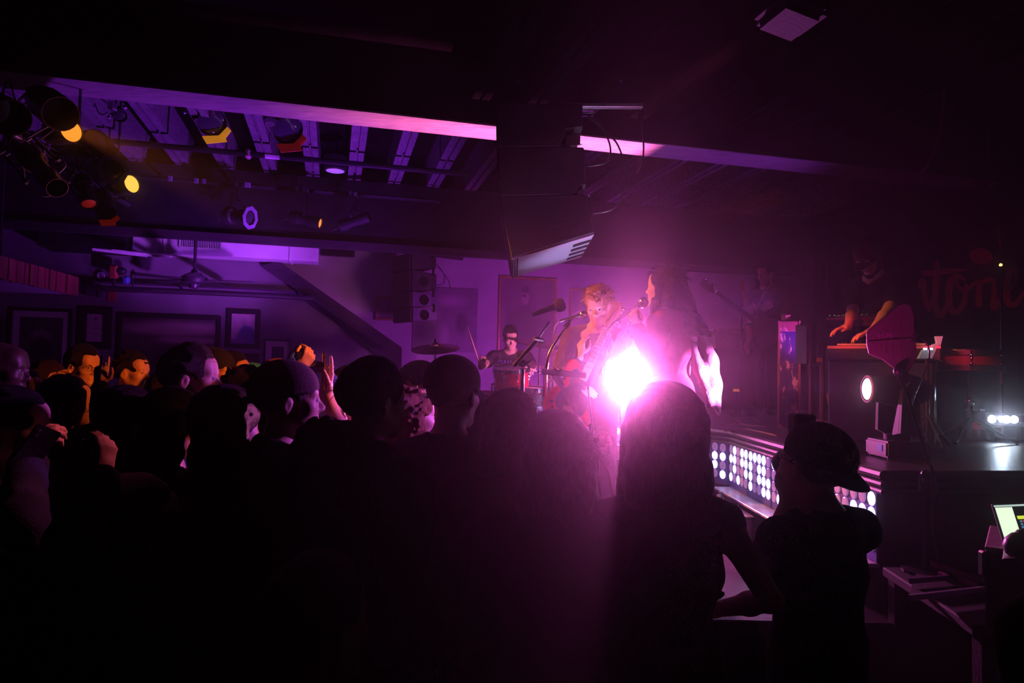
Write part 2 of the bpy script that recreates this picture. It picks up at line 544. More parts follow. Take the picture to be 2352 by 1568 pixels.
# brush lettering on the backdrop: strokes as centre lines with widths in pixels of the photograph
SIGN = mat('sign_red', (.34, .05, .03), .8, var=.3, emit=(1, .03, .01), estr=0.0)
zx, zy = 272 / 2132, 200 / 1568


def stroke(pts, wid):
    pts2 = cat([V((2080 + x * zx, 560 + y * zy, 0)) for x, y in pts], 5)
    b = MB(); n = len(pts2)
    L = []; R = []
    for i, p in enumerate(pts2):
        t = (pts2[min(i + 1, n - 1)] - pts2[max(i - 1, 0)]).normalized()
        f = i / (n - 1) * (len(wid) - 1); k = min(int(f), len(wid) - 2); w = (wid[k] + (wid[k + 1] - wid[k]) * (f - k)) * zx / 2
        nn = V((-t.y, t.x, 0)) * w
        L.append(PB(p.x + nn.x, p.y + nn.y)); R.append(PB(p.x - nn.x, p.y - nn.y))
    fr = L + R
    b.add(fr, [(i, i + 1, n + i + 1, n + i) for i in range(n - 1)])
    b.add([v - bdn * .012 for v in fr], [(n + i, n + i + 1, i + 1, i) for i in range(n - 1)])
    return b


# the letters that show: the end of one stroke, then t, o, n, e
lets = [
    [([(235, 800), (290, 660), (320, 760), (340, 960), (380, 1100), (415, 1220)], [30, 110, 80, 80, 80, 20]),
     ([(415, 1200), (450, 1080), (480, 960)], [30, 50, 20])],
    [([(560, 300), (560, 420), (545, 620), (530, 850), (530, 1060), (560, 1230), (620, 1290), (680, 1220), (740, 1080)], [40, 100, 105, 95, 100, 110, 110, 80, 40]),
     ([(290, 530), (500, 520), (760, 490), (1110, 460)], [110, 100, 95, 20])],
    [([(1040, 650), (990, 590), (900, 580), (810, 670), (770, 850), (770, 1030), (810, 1180), (900, 1225), (1000, 1150), (1060, 1000), (1075, 850), (1090, 720)], [40, 70, 80, 110, 120, 120, 110, 95, 90, 85, 80, 50]),
     ([(900, 600), (920, 720), (990, 810), (1100, 830), (1200, 740)], [60, 60, 60, 60, 50])],
    [([(1180, 730), (1320, 700), (1310, 900), (1305, 1140)], [70, 90, 95, 105]),
     ([(1300, 720), (1430, 660), (1570, 640), (1590, 800), (1580, 1000), (1580, 1180)], [60, 70, 90, 90, 95, 110]),
     ([(1580, 1190), (1650, 1090), (1700, 970)], [60, 80, 20])],
    [([(1790, 860), (1920, 760), (1980, 620), (1960, 470), (1870, 500), (1820, 680), (1810, 880), (1840, 1060), (1960, 1090), (2040, 990), (2130, 860)], [60, 60, 60, 70, 80, 100, 120, 110, 90, 60, 60])],
]
for i, L in enumerate(lets):
    b = MB()
    for pts, wd_ in L:
        sb = stroke(pts, wd_); b.add(sb.v, sb.f)
    b.build('letter', SIGN, bdo)

# ------------------------------------------------------------------ stages
FZ, UZ = .72, 1.34
A_ = V((1.70, 3.17, 0)); B_ = V((1.70, 5.36, 0)); C_ = V((.94, 7.12, 0)); D_ = V((.85, 9.2, 0))
fs_ = thing('front_stage', 'low black front stage the singer and guitarist stand on', 'stage', (1.0, 5, 0))
poly = [V((.22, 3.0, FZ)), V((1.70, 3.0, FZ)), V((1.69, 5.36, FZ)), V((.93, 7.12, FZ)), V((.84, 9.3, FZ)), V((-1.55, 8.7, FZ)), V((-1.55, 6.0, FZ)), V((-.25, 5.4, FZ))]
MB().prism(poly, (0, 0, -.06)).build('deck', STAGEM, fs_, bevel=.008)
pl2 = [V((p.x * .985 + .012, p.y * .985 + .08, FZ - .06)) for p in poly]
MB().prism(pl2, (0, 0, -(FZ - .06))).build('skirt', BLACK, fs_)

us = thing('upper_stage', 'raised black stage faced with panels of glowing white discs', 'stage', (2.5, 5, 0))
up = [V((1.70, 3.17, UZ)), V((4.3, 3.6, UZ)), V((4.6, 6.0, UZ)), V((3.75, 9.5, UZ)), V((.85, 9.3, UZ)), V((.94, 7.12, UZ)), V((1.70, 5.36, UZ))]
MB().prism(up, (0, 0, -.035)).build('deck', STAGEM, us, bevel=.006)
def inset(p, q): return V((p.x + (2.8 - p.x) * q, p.y + (5.8 - p.y) * q, 0))
body = [inset(p, .02) for p in up]
MB().prism([V((p.x, p.y, 0)) for p in body], (0, 0, UZ - .035)).build('riser', BLACK, us)
# nosing: two rounded mouldings under the lip, following the front edge
edge = [V((2.25, 3.26, 0)), A_, B_, C_, D_]
NOSE = mat('varnished_nosing', (.03, .014, .017), .55, var=.4, scale=9, stretch=(1, 4, 1))
for dz, r in ((.02, .022), (.062, .016), (.095, .014)):
    MB().tube([V((p.x, p.y, UZ - dz)) - V((.012, 0.004, 0)) for p in edge], r, 8).build('nosing', NOSE, us, smooth=True)
LEDON = emis('led_on', (.60, .50, 1.0), 2.8)
LEDDIM = mat('led_dim', (.65, .45, .75), .35, var=.2, bump=0, emit=(.6, .3, .8), estr=.3)
PANELM = mat('led_panel_face', (.13, .13, .55), .45, var=.1)  # blue glow of the discs is put into this face colour
ZP0, ZP1 = .95, 1.235
def disc_mesh(m, nm):
    b = MB(); b.lathe([(.0325, 0), (.0325, .004), (.027, .007), (0.0, .008)], n=14)
    o = b.build(nm, m); me = o.data; bpy.data.objects.remove(o); return me
dm_on, dm_off = disc_mesh(LEDON, 'led_disc_on'), disc_mesh(LEDDIM, 'led_disc_dim')
rnd = random.Random(11)


def panel_run(p0, p1, npan, cols, rows=4, first_on=.45):
    d = (p1 - p0); L = d.length / npan; u = d.normalized()
    n = V((u.y, -u.x, 0))
    if n.x > 0: n = -n
    for i in range(npan):
        a = p0 + u * (i * L + .006); c = p0 + u * ((i + 1) * L - .006)
        pn = MB().prism([V((a.x, a.y, ZP0 - .03)) , V((c.x, c.y, ZP0 - .03)), V((c.x, c.y, ZP1)), V((a.x, a.y, ZP1))], n * .02).build('led_panel', PANELM, us, bevel=.002)
        for r in range(rows):
            for k in range(cols):
                p = a + (c - a) * ((k + .5) / cols)
                z = ZP0 + .012 + (ZP1 - ZP0 - .01) * (r + .5) / rows
                on = rnd.random() < first_on
                o = bpy.data.objects.new('led_disc', dm_on if on else dm_off); COL.objects.link(o)
                o.parent = pn
                M = frame_to(p + n * .0195 + V((0, 0, z)), p + n * .1 + V((0, 0, z)))
                o.matrix_local = RM[us.name].inverted() @ M
        for sc in (0.08, .92):
            for z in (ZP0 + .02, ZP1 - .02):
                p = a + (c - a) * sc + n * .02; MB().ball((p.x, p.y, z), .005, 6).build('screw', STEEL, pn)


panel_run(A_ + V((-.002, .03, 0)), B_, 5, 5)
panel_run(B_ + V((-.012, .02, 0)), C_, 4, 5)
# the white ledge and clutter below the panels
b = MB(); b.prism([V((1.55, 3.2, .90)), V((1.69, 3.2, .90)), V((1.69, 5.33, .90)), V((1.55, 5.33, .90))], (0, 0, .018)); b.build('ledge', mat('ledge_white', (.75, .72, .8), .3, var=.05), us, bevel=.004)
b = MB()
for y in (3.6, 4.2, 4.8, 5.25): b.box((1.63, y, .81), (.12, .03, .178))
b.build('ledge_bracket', mat('bracket_grey', (.3, .28, .34), .4, .5), us)

cl = mat('clear_plastic', (.8, .78, .9), .08, var=.05, trans=.9, bump=.2, bscale=30)
def bottle(loc, h, label, grp=None, cap=(.7, .7, .8)):
    t = thing('water_bottle', label, 'bottle', loc, 0, grp)
    x, y, z = loc
    M = Matrix.Translation(loc)
    MB().lathe([(.028, 0), (.032, .006), (.032, h * .45), (.029, h * .5), (.032, h * .55), (.032, h * .7), (.014, h * .9), (.013, h * .95)], M, 14).build('bottle_body', cl, t, smooth=True)
    MB().lathe([(.0328, h * .3), (.0328, h * .52)], M, 14, close=False).build('paper_label', mat('bottle_label', (.5, .45, .55), .6), t, smooth=True)
    MB().lathe([(.015, h * .93), (.015, h), (0, h)], M, 12).build('bottle_cap', mat('bottle_cap', cap, .4), t, smooth=True)
    return t
for (x, y), w_ in zip(((1.48, 4.95), (1.54, 5.1), (1.47, 5.2), (1.42, 5.05)), ('nearest of the four', 'the one closest to the lit panels', 'farthest of the four', 'the one farthest from the lit panels')):
    bottle((x, y, FZ), .2, 'clear water bottle under the white ledge, ' + w_, 'water bottles under the ledge')
t = thing('stage_cable_box', 'white plastic drop box glowing under the ledge of the lit panels', 'box', (1.47, 4.62, FZ))
MB().box((1.47, 4.62, FZ + .07), (.16, .34, .14)).build('shell', mat('box_white', (.72, .7, .76), .35), t, bevel=.012, seg=2)
MB().box((1.47, 4.62, FZ + .146), (.17, .35, .014)).build('lid', mat('box_lid', (.6, .58, .7), .35), t, bevel=.004)
t = thing('floor_monitor', 'low dark wedge monitor lying on the front stage edge', 'speaker', (1.25, 4.4, FZ))
wd0 = [V((1.02, 4.25, FZ)), V((1.02, 4.55, FZ)), V((1.06, 4.55, FZ + .13)), V((1.06, 4.35, FZ + .16))]
MB().prism([V((1.31, 4.02, FZ)), V((1.31, 4.02, FZ + .13)), V((1.38, 4.02, FZ + .13)), V((1.46, 4.02, FZ))], (0, .5, 0)).build('cabinet', mat('wedge_violet', (.11, .09, .16), .6), t, bevel=.008)
MB().box((1.34, 4.27, FZ + .137), (.05, .42, .006)).build('grille', SPKD, t)
t = thing('headphones', 'dark headphones resting on the ledge near the photographer', 'headphones', (1.6, 4.02, .918))
a0 = V((1.6, 4.02, .918))
MB().tube([a0 + V((0, .07 * math.cos(a), .05 + .09 * math.sin(a))) for a in [PI * k / 10 for k in range(11)]], .007, 6).build('headband', PLAST, t, smooth=True)
for sgn in (-1, 1):
    MB().lathe([(.0, 0), (.035, 0), (.04, .01), (.036, .03), (0, .032)], frame_to(a0 + V((0, sgn * .07, .042)), a0 + V((0, sgn * .2, .042))), 14).build('ear_cup', PLAST, t, smooth=True)

# drum riser
t = thing('drum_riser', 'low black riser under the drum kit', 'riser', (-.35, 7.6, FZ))
MB().prism([V((-1.35, 6.55, FZ)), V((.62, 6.85, FZ)), V((.62, 8.6, FZ)), V((-1.35, 8.5, FZ))], (0, 0, .22)).build('riser_body', BLACK, t, bevel=.01)
b = MB().prism([V((-1.36, 6.54, FZ + .22)), V((.63, 6.84, FZ + .22)), V((.63, 8.61, FZ + .22)), V((-1.36, 8.51, FZ + .22))], (0, 0, .018)); b.build('carpet', mat('drum_carpet', (.12, .03, .05), .95, var=.4, bump=.5), t)
DZ = FZ + .238

# ------------------------------------------------------------------ moving heads
ML = mat('fixture_shell', (.016, .015, .018), .6, spec=.25, bump=.05)
MHL = mat('fixture_base_grey', (.16, .13, .2), .5, bump=.05)


def moving_head(lens_p, aim, base_z, label, lens_m, k=1.0):
    """base on the stage, yoke with two arms, a tilting head whose lens sits at lens_p"""
    d = (V(aim) - lens_p).normalized(); dh = V((d.x, d.y, 0)).normalized(); side = V((-dh.y, dh.x, 0))
    cen = lens_p - d * .17 * k                      # pivot of the head
    t = thing('moving_head_light', label, 'stage light', (cen.x, cen.y, base_z), math.atan2(-dh.x, dh.y))
    R = Matrix((side * -1, dh, V((0, 0, 1)))).transposed()
    bs = MB().box((cen.x, cen.y, base_z + .055 * k), (.25 * k, .24 * k, .09 * k), R).build('base', MHL, t, bevel=.01, seg=2)
    for sx in (-1, 1):
        for sy in (-1, 1):
            c = V((cen.x, cen.y, base_z + .006)) + side * sx * .1 * k + dh * sy * .09 * k
            MB().lathe([(.014, -.006), (.014, .006)], Matrix.Translation(c), 10).build('foot', RUBBER, bs)
    cf = V((cen.x, cen.y, base_z + .06 * k)) + dh * .1215 * k
    MB().box(cf + side * .05 * k, (.05 * k, .004, .035 * k), R).build('display', mat('display_violet', (.1, .06, .2), .2, emit=(.25, .12, .6), estr=.5), bs)
    cf2 = V((cen.x, cen.y, base_z + .06 * k)) - side * .126 * k
    MB().box(cf2 + V((0, 0, 0)), (.004, .05 * k, .035 * k), R).build('warning_sticker', mat('sticker_pink', (.9, .3, .5), .5), bs)
    MB().lathe([(.07 * k, 0), (.07 * k, .035 * k)], Matrix.Translation((cen.x, cen.y, base_z + .098 * k)), 20).build('swivel', ML, t, smooth=True)
    for sx in (-1, 1):
        o1 = V((cen.x, cen.y, base_z + .13 * k)) + side * sx * .03 * k
        o2 = V((cen.x, cen.y, base_z + .145 * k)) + side * sx * .115 * k
        o3 = cen + side * sx * .118 * k + V((0, 0, .05 * k))
        b = MB()
        b.prism([o1 + dh * .05 * k, o2 + dh * .055 * k, cen + side * sx * .118 * k + dh * .045 * k, o3, cen + side * sx * .118 * k - dh * .045 * k, o2 - dh * .055 * k, o1 - dh * .05 * k], side * sx * .03 * k)
        b.build('yoke_arm', ML, t, bevel=.005)
    M = frame_to(cen, lens_p)
    MB().lathe([(.0, -.17 * k), (.05 * k, -.165 * k), (.075 * k, -.13 * k), (.092 * k, -.07 * k), (.096 * k, .0), (.09 * k, .05 * k), (.075 * k, .08 * k), (.073 * k, .165 * k), (.066 * k, .172 * k), (.058 * k, .165 * k)], M, 22, close=False).build('head', ML, t, smooth=True)
    for q in range(5):
        MB().lathe([(.098 * k, 0), (.098 * k, .006)], M @ Matrix.Translation((0, 0, -.05 * k + q * .02 * k)), 22, close=False).build('cooling_fin', ML, t, smooth=True)
    MB().lathe([(.074 * k, .15 * k), (.078 * k, .155 * k), (.078 * k, .168 * k), (.064 * k, .172 * k)], M, 22, close=False).build('lens_ring', mat('lens_ring', (.5, .3, .36), .3, .4), t, smooth=True)
    MB().lathe([(.06 * k, .166 * k), (.045 * k, .174 * k), (0, .178 * k)], M, 22).build('lens', lens_m, t, smooth=True)
    return t


moving_head(HEAD2, P(1655, 880, 3.75), UZ, 'black moving head light on the stage lip, beaming at the singer', emis('lens_pink', (1.0, .55, .75), 9.0), .95)
moving_head(MAIN, V((.35, 0, 1.65)), UZ, 'blazing moving head light facing the crowd between guitarist and singer', emis('lens_blaze', (1.0, .5, .8), 160.0), .98)

# LED batten at the right and its reflection on the deck
lb0, lb1 = P(2252, 962, 5.0), P(2420, 968, 5.0)
t = thing('led_batten', 'short light bar of white diodes at the stage right edge', 'stage light', (lb0 + lb1) / 2)
MB().beam(lb0, lb1, .085, .09).build('housing', mat('batten_shell', (.12, .12, .2), .3, .6), t, bevel=.006)
LEDW = emis('led_cold_white', (.72, .86, 1.0), 14)
for px_, on in ((2278, 1), (2296, 0), (2312, 1), (2329, 1), (2348, 0)):
    c = P(px_, 962 + (px_ - 2278) * .02, 4.955)
    MB().lathe([(.028, 0), (.026, .006), (0, .009)], frame_to(c, c + V((-.3, -1, .1))), 14).build('diode', LEDW if on else LENSD, t)
for px_ in (2275, 2345):
    c = P(px_, 980, 5.0); MB().beam(c, V((c.x, c.y, UZ)), .03, .04).build('bracket', STEEL, t)
spot('batten_beam', P(2285, 955, 4.93), P(1985, 835, 4.2), (.5, .68, 1.0), 160, 8, .9, .02)
spot('batten_floor', P(2300, 962, 4.92), PZ(2305, 1040, UZ), (.6, .75, 1.0), 4, 70, .9, .02)

# ------------------------------------------------------------------ ducts, soffit fittings
def grille(parent, c, w, h, n, nrm, mdark, mlight, z_t=.02):
    """vertical-slat air grille as a part with slats as sub-parts"""
    u = U
    fr = MB()
    fr.beam(c - u * w / 2 + V((0, 0, h / 2)), c + u * w / 2 + V((0, 0, h / 2)), .02, .02)
    fr.beam(c - u * w / 2 - V((0, 0, h / 2)), c + u * w / 2 - V((0, 0, h / 2)), .02, .02)
    fr.beam(c - u * w / 2 - V((0, 0, h / 2)), c - u * w / 2 + V((0, 0, h / 2)), .02, .02, up=N)
    fr.beam(c + u * w / 2 - V((0, 0, h / 2)), c + u * w / 2 + V((0, 0, h / 2)), .02, .02, up=N)
    g = fr.build('vent_grille', mlight, parent)
    MB().box(c + nrm * -.004, (w - .02, .004, h - .02), Matrix.Rotation(AL, 3, 'Z')).build('vent_back', BLACK, g)
    for i in range(n):
        p = c + u * (-w / 2 + w * (i + .5) / n) + nrm * .005
        MB().box(p, (w / n * .42, .012, h - .02), Matrix.Rotation(AL, 3, 'Z')).build('slat', mlight, g)
    return g


DT = 8.95
s0, _ = sz(304, 550, DT); s1, _ = sz(732, 560, DT)
zb, zt = 3.08, 3.44
t = thing('air_duct', 'pale box air duct with a vent grille above the framed pictures', 'duct', ST((s0 + s1) / 2, 9.1, zb))
MB().prism([ST(s0, DT, zb), ST(s1, DT, zb), ST(s1, TP - .01, zb), ST(s0, TP - .01, zb)], (0, 0, zt - zb)).build('duct_body', DUCTM, t, bevel=.006)
for px_ in (378, 668):
    s, _ = sz(px_, 560, DT)
    MB().prism([ST(s - .014, DT - .014, zb - .014), ST(s + .014, DT - .014, zb - .014), ST(s + .014, TP - .015, zb - .014), ST(s - .014, TP - .015, zb - .014)], (0, 0, .3)).build('duct_flange', DUCTM, t)
s, z = sz(462, 552, DT - .01)
grille(t, ST(s, DT - .012, 3.2 + .035), .46, .17, 24, -N, BLACK, DUCTM)
s, z = sz(776, 575, 9.85)
t2 = thing('wall_vent', 'dark slatted vent grille high on the back wall', 'vent', ST(s, 9.86, z))
grille(t2, ST(s, 9.88, z), .44, .14, 20, -N, BLACK, STRING)

# dark duct run further left, and its pale fins
s0b, _ = sz(92, 555, 8.9)
t = thing('dark_duct', 'black painted duct stepping down at the left of the pale duct', 'duct', ST(s0b, 9.0, 3.06))
MB().prism([ST(s0b, 8.8, 3.06), ST(s0 - .03, 8.8, 3.06), ST(s0 - .03, 9.28, 3.06), ST(s0b, 9.28, 3.06)], (0, 0, .38)).build('duct_body', BLACK, t, bevel=.005)
for px_, L in ((220, .35), (264, .3)):
    s, z = sz(px_, 572, 8.9)
    MB().prism([ST(s, 8.78, 3.03), ST(s + .5, 9.05, 3.03), ST(s + .5, 9.09, 3.03), ST(s, 8.82, 3.03)], (0, 0, .028)).build('duct_fin', DUCTM, t)

# board-faced canopy over the bar at far left
t = thing('bar_canopy', 'hanging canopy faced with reddish vertical boards at far left', 'canopy', P(60, 640, 6.6))
p0, p1 = P(-60, 570, 5.7), P(184, 628, 7.5)
zt_, zb_ = p0.z, P(-60, 625, 5.7).z
u = (p1 - p0); u.z = 0; L = u.length; u.normalize(); nn = V((-u.y, u.x, 0))
BRD = mat('canopy_board', (.30, .075, .05), .55, var=.4, scale=7, stretch=(1, 1, .2))
nb = 26
for i in range(nb):
    a = p0 + u * (L * i / nb + .004); c = p0 + u * (L * (i + 1) / nb - .004); off = nn * random.uniform(-.008, .008)
    dz = random.uniform(0, .01)
    MB().prism([V((a.x, a.y, zb_ - dz)) + off, V((c.x, c.y, zb_ - dz)) + off, V((c.x, c.y, zt_)) + off, V((a.x, a.y, zt_)) + off], nn * .025).build('board', BRD, t)
MB().prism([V((p0.x, p0.y, zb_ + .01)) + nn * .03, V((p1.x, p1.y, zb_ + .01)) + nn * .03, V((p1.x, p1.y, zb_ + .01)) + nn * 1.3, V((p0.x, p0.y, zb_ + .01)) + nn * 1.3], (0, 0, .05)).build('underside', DUCTM, t)
MB().prism([V((p0.x, p0.y, zt_ - .05)) + nn * .03, V((p1.x, p1.y, zt_ - .05)) + nn * .03, V((p1.x, p1.y, zt_ - .05)) + nn * 1.3, V((p0.x, p0.y, zt_ - .05)) + nn * 1.3], (0, 0, .05)).build('canopy_top', STRING, t)
for q in (.2, .8):
    c = p0 + u * L * q + nn * .6
    MB().tube([V((c.x, c.y, zt_ - .03)), V((c.x, c.y, 4.0 if c.dot(N) < 8.4 else 3.45))], .012, 6).build('hanger_rod', STEEL, t)

# ceiling fan
hub = PT(446, 643, 8.55)
t = thing('ceiling_fan', 'dark ceiling fan with a long stem below the duct', 'fan', (hub.x, hub.y, hub.z))
M = Matrix.Translation(hub)
FANM = mat('fan_dark', (.03, .02, .03), .4)
MB().tube([hub + V((0, 0, .05)), V((hub.x, hub.y, 3.2 if False else 3.45))], .018, 8).build('stem', FANM, t, smooth=True)
MB().lathe([(.05, 3.40 - hub.z), (.06, 3.45 - hub.z)], M, 14).build('canopy_cup', FANM, t, smooth=True)
MB().lathe([(.0, -.1), (.05, -.09), (.06, -.05), (.13, -.03), (.14, .03), (.1, .06), (.04, .09), (.03, .12)], M, 18).build('motor', FANM, t, smooth=True)
for k in range(5):
    a = 2 * PI * k / 5 + .12
    d = V((math.cos(a), math.sin(a), 0)); e = V((-d.y, d.x, .1)).normalized()
    b = MB(); b.prism([hub + d * .12 - e * .03, hub + d * .2 - e * .06, hub + d * .62 - e * .075, hub + d * .66, hub + d * .62 + e * .075, hub + d * .2 + e * .06, hub + d * .12 + e * .03], V((0, 0, .008)))
    b.build('blade', FANM, t)

# small wall clutter under the duct: clock, boxes, sticker, red sign
c = PT(233, 633, TP - .03)
t = thing('wall_clock', 'small pale round dial on the partition by the far left rail', 'clock', c)
Mx = frame_to(c, c - N)
MB().lathe([(.052, -.02), (.052, .008), (.045, .012)], Mx, 18, close=True).build('rim', PLAST, t)
MB().lathe([(.045, .012), (0, .0135)], Mx, 18).build('dial', mat('dial_white', (.8, .8, .85), .5), t)
b = MB(); b.beam(c - N * .015, c - N * .015 + V((0, 0, .03)), .004, .003); b.beam(c - N * .015, c - N * .015 + U * .022, .004, .003); b.build('hands', PLAST, t)
def wallbox(name, px0, py0, px1, py1, tt, th, m, label, cat_):
    a = PT(px0, py0, tt); c = PT(px1, py1, tt)
    s0_, s1_ = a.dot(U), c.dot(U)
    b = MB().prism([ST(s0_, tt, c.z), ST(s1_, tt, c.z), ST(s1_, tt, a.z), ST(s0_, tt, a.z)], -N * th)
    o = b.build(name, m, bevel=.004); return tagit(o, label, cat_)
wallbox('fuse_box', 200, 650, 220, 680, TP - .001, .06, mat('box_dark', (.08, .06, .08), .5), 'larger dark junction box on the partition left of the red notice', 'box')
wallbox('switch_box', 226, 656, 236, 684, TP - .001, .04, mat('box_dark', (.08, .06, .08), .5), 'narrow dark switch box between junction box and red notice', 'box')
wallbox('red_notice', 247, 664, 268, 693, TP - .001, .012, mat('notice_red', (.35, .05, .06), .5, var=.5, scale=30), 'small red notice on the partition below the handrail', 'sign')
# a toy-like bundle (red, blue) on the rail
c = PT(262, 628, 9.08)
t = thing('rail_ornament', 'jumble of red and blue trinkets on the far left rail', 'ornament', c)
b = MB(); b.box(c + V((0, 0, .02)), (.1, .08, .16)); b.build('red_case', mat('trinket_red', (.4, .06, .04), .5), t, bevel=.02)
c2 = PT(290, 643, 9.08); MB().box(c2, (.08, .07, .09)).build('blue_case', mat('trinket_blue', (.1, .16, .5), .5), t, bevel=.02)
c3 = PT(276, 622, 9.08); MB().ball(c3, (.08, .05, .05), 10).build('dark_bundle', PLAST, t, smooth='all')
c4 = PT(305, 630, 9.08); MB().ball(c4, (.03, .03, .06), 8).build('figure', PLAST, t, smooth='all')
MB().tube([c4 - V((0, 0, .05)), PT(305, 664, 9.1)], .01, 5).build('post', PLAST, t)
MB().tube([c - V((0, 0, .05)), PT(262, 663, 9.1)], .02, 5).build('stem', PLAST, t)

# ------------------------------------------------------------------ framed pictures
def picture(px0, py0, px1, py1, tt, label, fm, fw, mat_w, art, th=.035, name='framed_picture'):
    a = PT((px0 + px1) / 2, (py0 + py1) / 2, tt)
    l = PT(px0, (py0 + py1) / 2, tt); r = PT(px1, (py0 + py1) / 2, tt)
    tp = PT((px0 + px1) / 2, py0, tt); bt = PT((px0 + px1) / 2, py1, tt)
    w = (r - l).dot(U); h = tp.z - bt.z; s = (l.dot(U) + r.dot(U)) / 2; z = (tp.z + bt.z) / 2
    t = thing(name, label, 'picture', ST(s, tt, z))
    def bar(s0_, s1_, z0, z1, th_):
        return MB().prism([ST(s0_, tt - .002, z0), ST(s1_, tt - .002, z0), ST(s1_, tt - .002, z1), ST(s0_, tt - .002, z1)], -N * th_)
    if fw:
        for args in ((s - w / 2, s + w / 2, z + h / 2 - fw, z + h / 2), (s - w / 2, s + w / 2, z - h / 2, z - h / 2 + fw),
                     (s - w / 2, s - w / 2 + fw, z - h / 2 + fw, z + h / 2 - fw), (s + w / 2 - fw, s + w / 2, z - h / 2 + fw, z + h / 2 - fw)):
            bar(*args, th).build('frame_rail', fm, t, bevel=.004)
    iw, ih = w / 2 - fw, h / 2 - fw
    if mat_w:
        bar(s - iw, s + iw, z - ih, z + ih, .012).build('mat_board', MATB, t)
        iw -= mat_w; ih -= mat_w
    off = .0145 if mat_w else .012
    bar_o = MB().add([ST(s - iw, tt - off, z - ih), ST(s + iw, tt - off, z - ih), ST(s + iw, tt - off, z + ih), ST(s - iw, tt - off, z + ih),
                      ST(s - iw, tt - .003, z - ih), ST(s + iw, tt - .003, z - ih), ST(s + iw, tt - .003, z + ih), ST(s - iw, tt - .003, z + ih)],
                     [(0, 1, 2, 3), (4, 7, 6, 5), (0, 4, 5, 1), (1, 5, 6, 2), (2, 6, 7, 3), (3, 7, 4, 0)])
    o = bar_o.build('print', art, t)
    me = o.data; uvl = me.uv_layers.new(name='UVMap')
    Mi = RM[t.name]
    for lp in me.loops:
        p = Mi @ me.vertices[lp.vertex_index].co
        uvl.data[lp.index].uv = ((p.dot(U) - (s - iw)) / (2 * iw), (p.z - (z - ih)) / (2 * ih))
    return t


g = .45
picture(22, 709, 166, 860, TP, 'large framed portrait print at far left of the partition', FRAMEB, .03, .07, picture_mat('art_portrait_dark', (.06, .05, .06), [(.5, .62, .3, .16, (.22, .14, .16), .4), (.5, .3, .3, .35, (.03, .02, .03), .3)]))
picture(182, 705, 258, 802, TP, 'framed document in a wide black frame beside the large landscape', FRAMEB, .085, .0, picture_mat('art_document', (.5, .42, .42), [(.5, .85, .14, .07, (.15, .1, .12), .6), (.5, .5, .42, .03, (.2, .15, .16), .8), (.5, .3, .3, .03, (.25, .2, .2), .8)]))
picture(270, 722, 506, 870, TP, 'wide framed landscape painting with pale sky on the partition', FRAMEB, .05, .0, picture_mat('art_landscape', (.10, .08, .08), [(.55, .82, .7, .16, (.4, .3, .3), .5), (.7, .62, .45, .08, (.34, .26, .26), .5), (.3, .25, .6, .3, (.06, .05, .05), .5)]))
picture(521, 711, 598, 800, TP, 'framed purple mountain print hung above the low dark frame', FRAMEB, .055, .0, picture_mat('art_mountain', (.55, .40, .46), [(.62, .18, .42, .5, (.12, .1, .3), .25), (.3, .0, .5, .25, (.2, .14, .3), .3)]))
picture(510, 812, 594, 930, TP, 'low dark framed picture under the purple mountain print', FRAMEB, .03, .0, picture_mat('art_low_dark', (.05, .035, .035), [(.5, .6, .2, .25, (.16, .07, .05), .5)]))
picture(606, 780, 668, 900, TP, 'thin-framed picture with dark centre beside the stair', FRAMEB, .018, .07, picture_mat('art_dark_center', (.05, .035, .045), []))
picture(-40, 730, 8, 860, TP, 'dark frame cut off at the left edge of the partition', FRAMEB, .05, .0, picture_mat('art_edge', (.04, .03, .04), []))
picture(862, 680, 930, 736, 9.9, 'small gilt-framed picture partly behind the far speaker stack', GOLDM, .03, .0, picture_mat('art_small_gilt', (.3, .2, .28), [(.5, .2, .6, .35, (.1, .06, .1), .5)]))
picture(948, 660, 1096, 808, 9.9, 'unframed poster of musicians on the back wall left of the drummer', FRAMEB, .0, .0, picture_mat('art_poster', (.2, .15, .2), [(.2, .3, .25, .4, (.07, .05, .07), .6), (.75, .45, .12, .22, (.09, .06, .09), .5), (.6, .8, .3, .12, (.36, .28, .36), .7), (.5, .25, .1, .2, (.3, .22, .3), .6)]), name='wall_poster')
picture(1143, 637, 1277, 845, 9.9, 'tall gilt-framed portrait of a person in sunglasses behind the drummer', GOLDM, .035, .0, picture_mat('art_portrait', (.2, .13, .17), [(.4, .44, .42, .3, (.1, .06, .09), .4), (.45, .8, .085, .1, (.34, .24, .27), .35), (.45, .88, .1, .05, (.08, .05, .07), .4), (.43, .81, .06, .018, (.03, .02, .03), .5)]))
picture(1306, 664, 1400, 800, 9.9, 'gilt-framed picture half hidden behind the guitarist', GOLDM, .03, .0, picture_mat('art_half_hidden', (.36, .26, .32), [(.5, .3, .4, .4, (.22, .14, .2), .6)]))

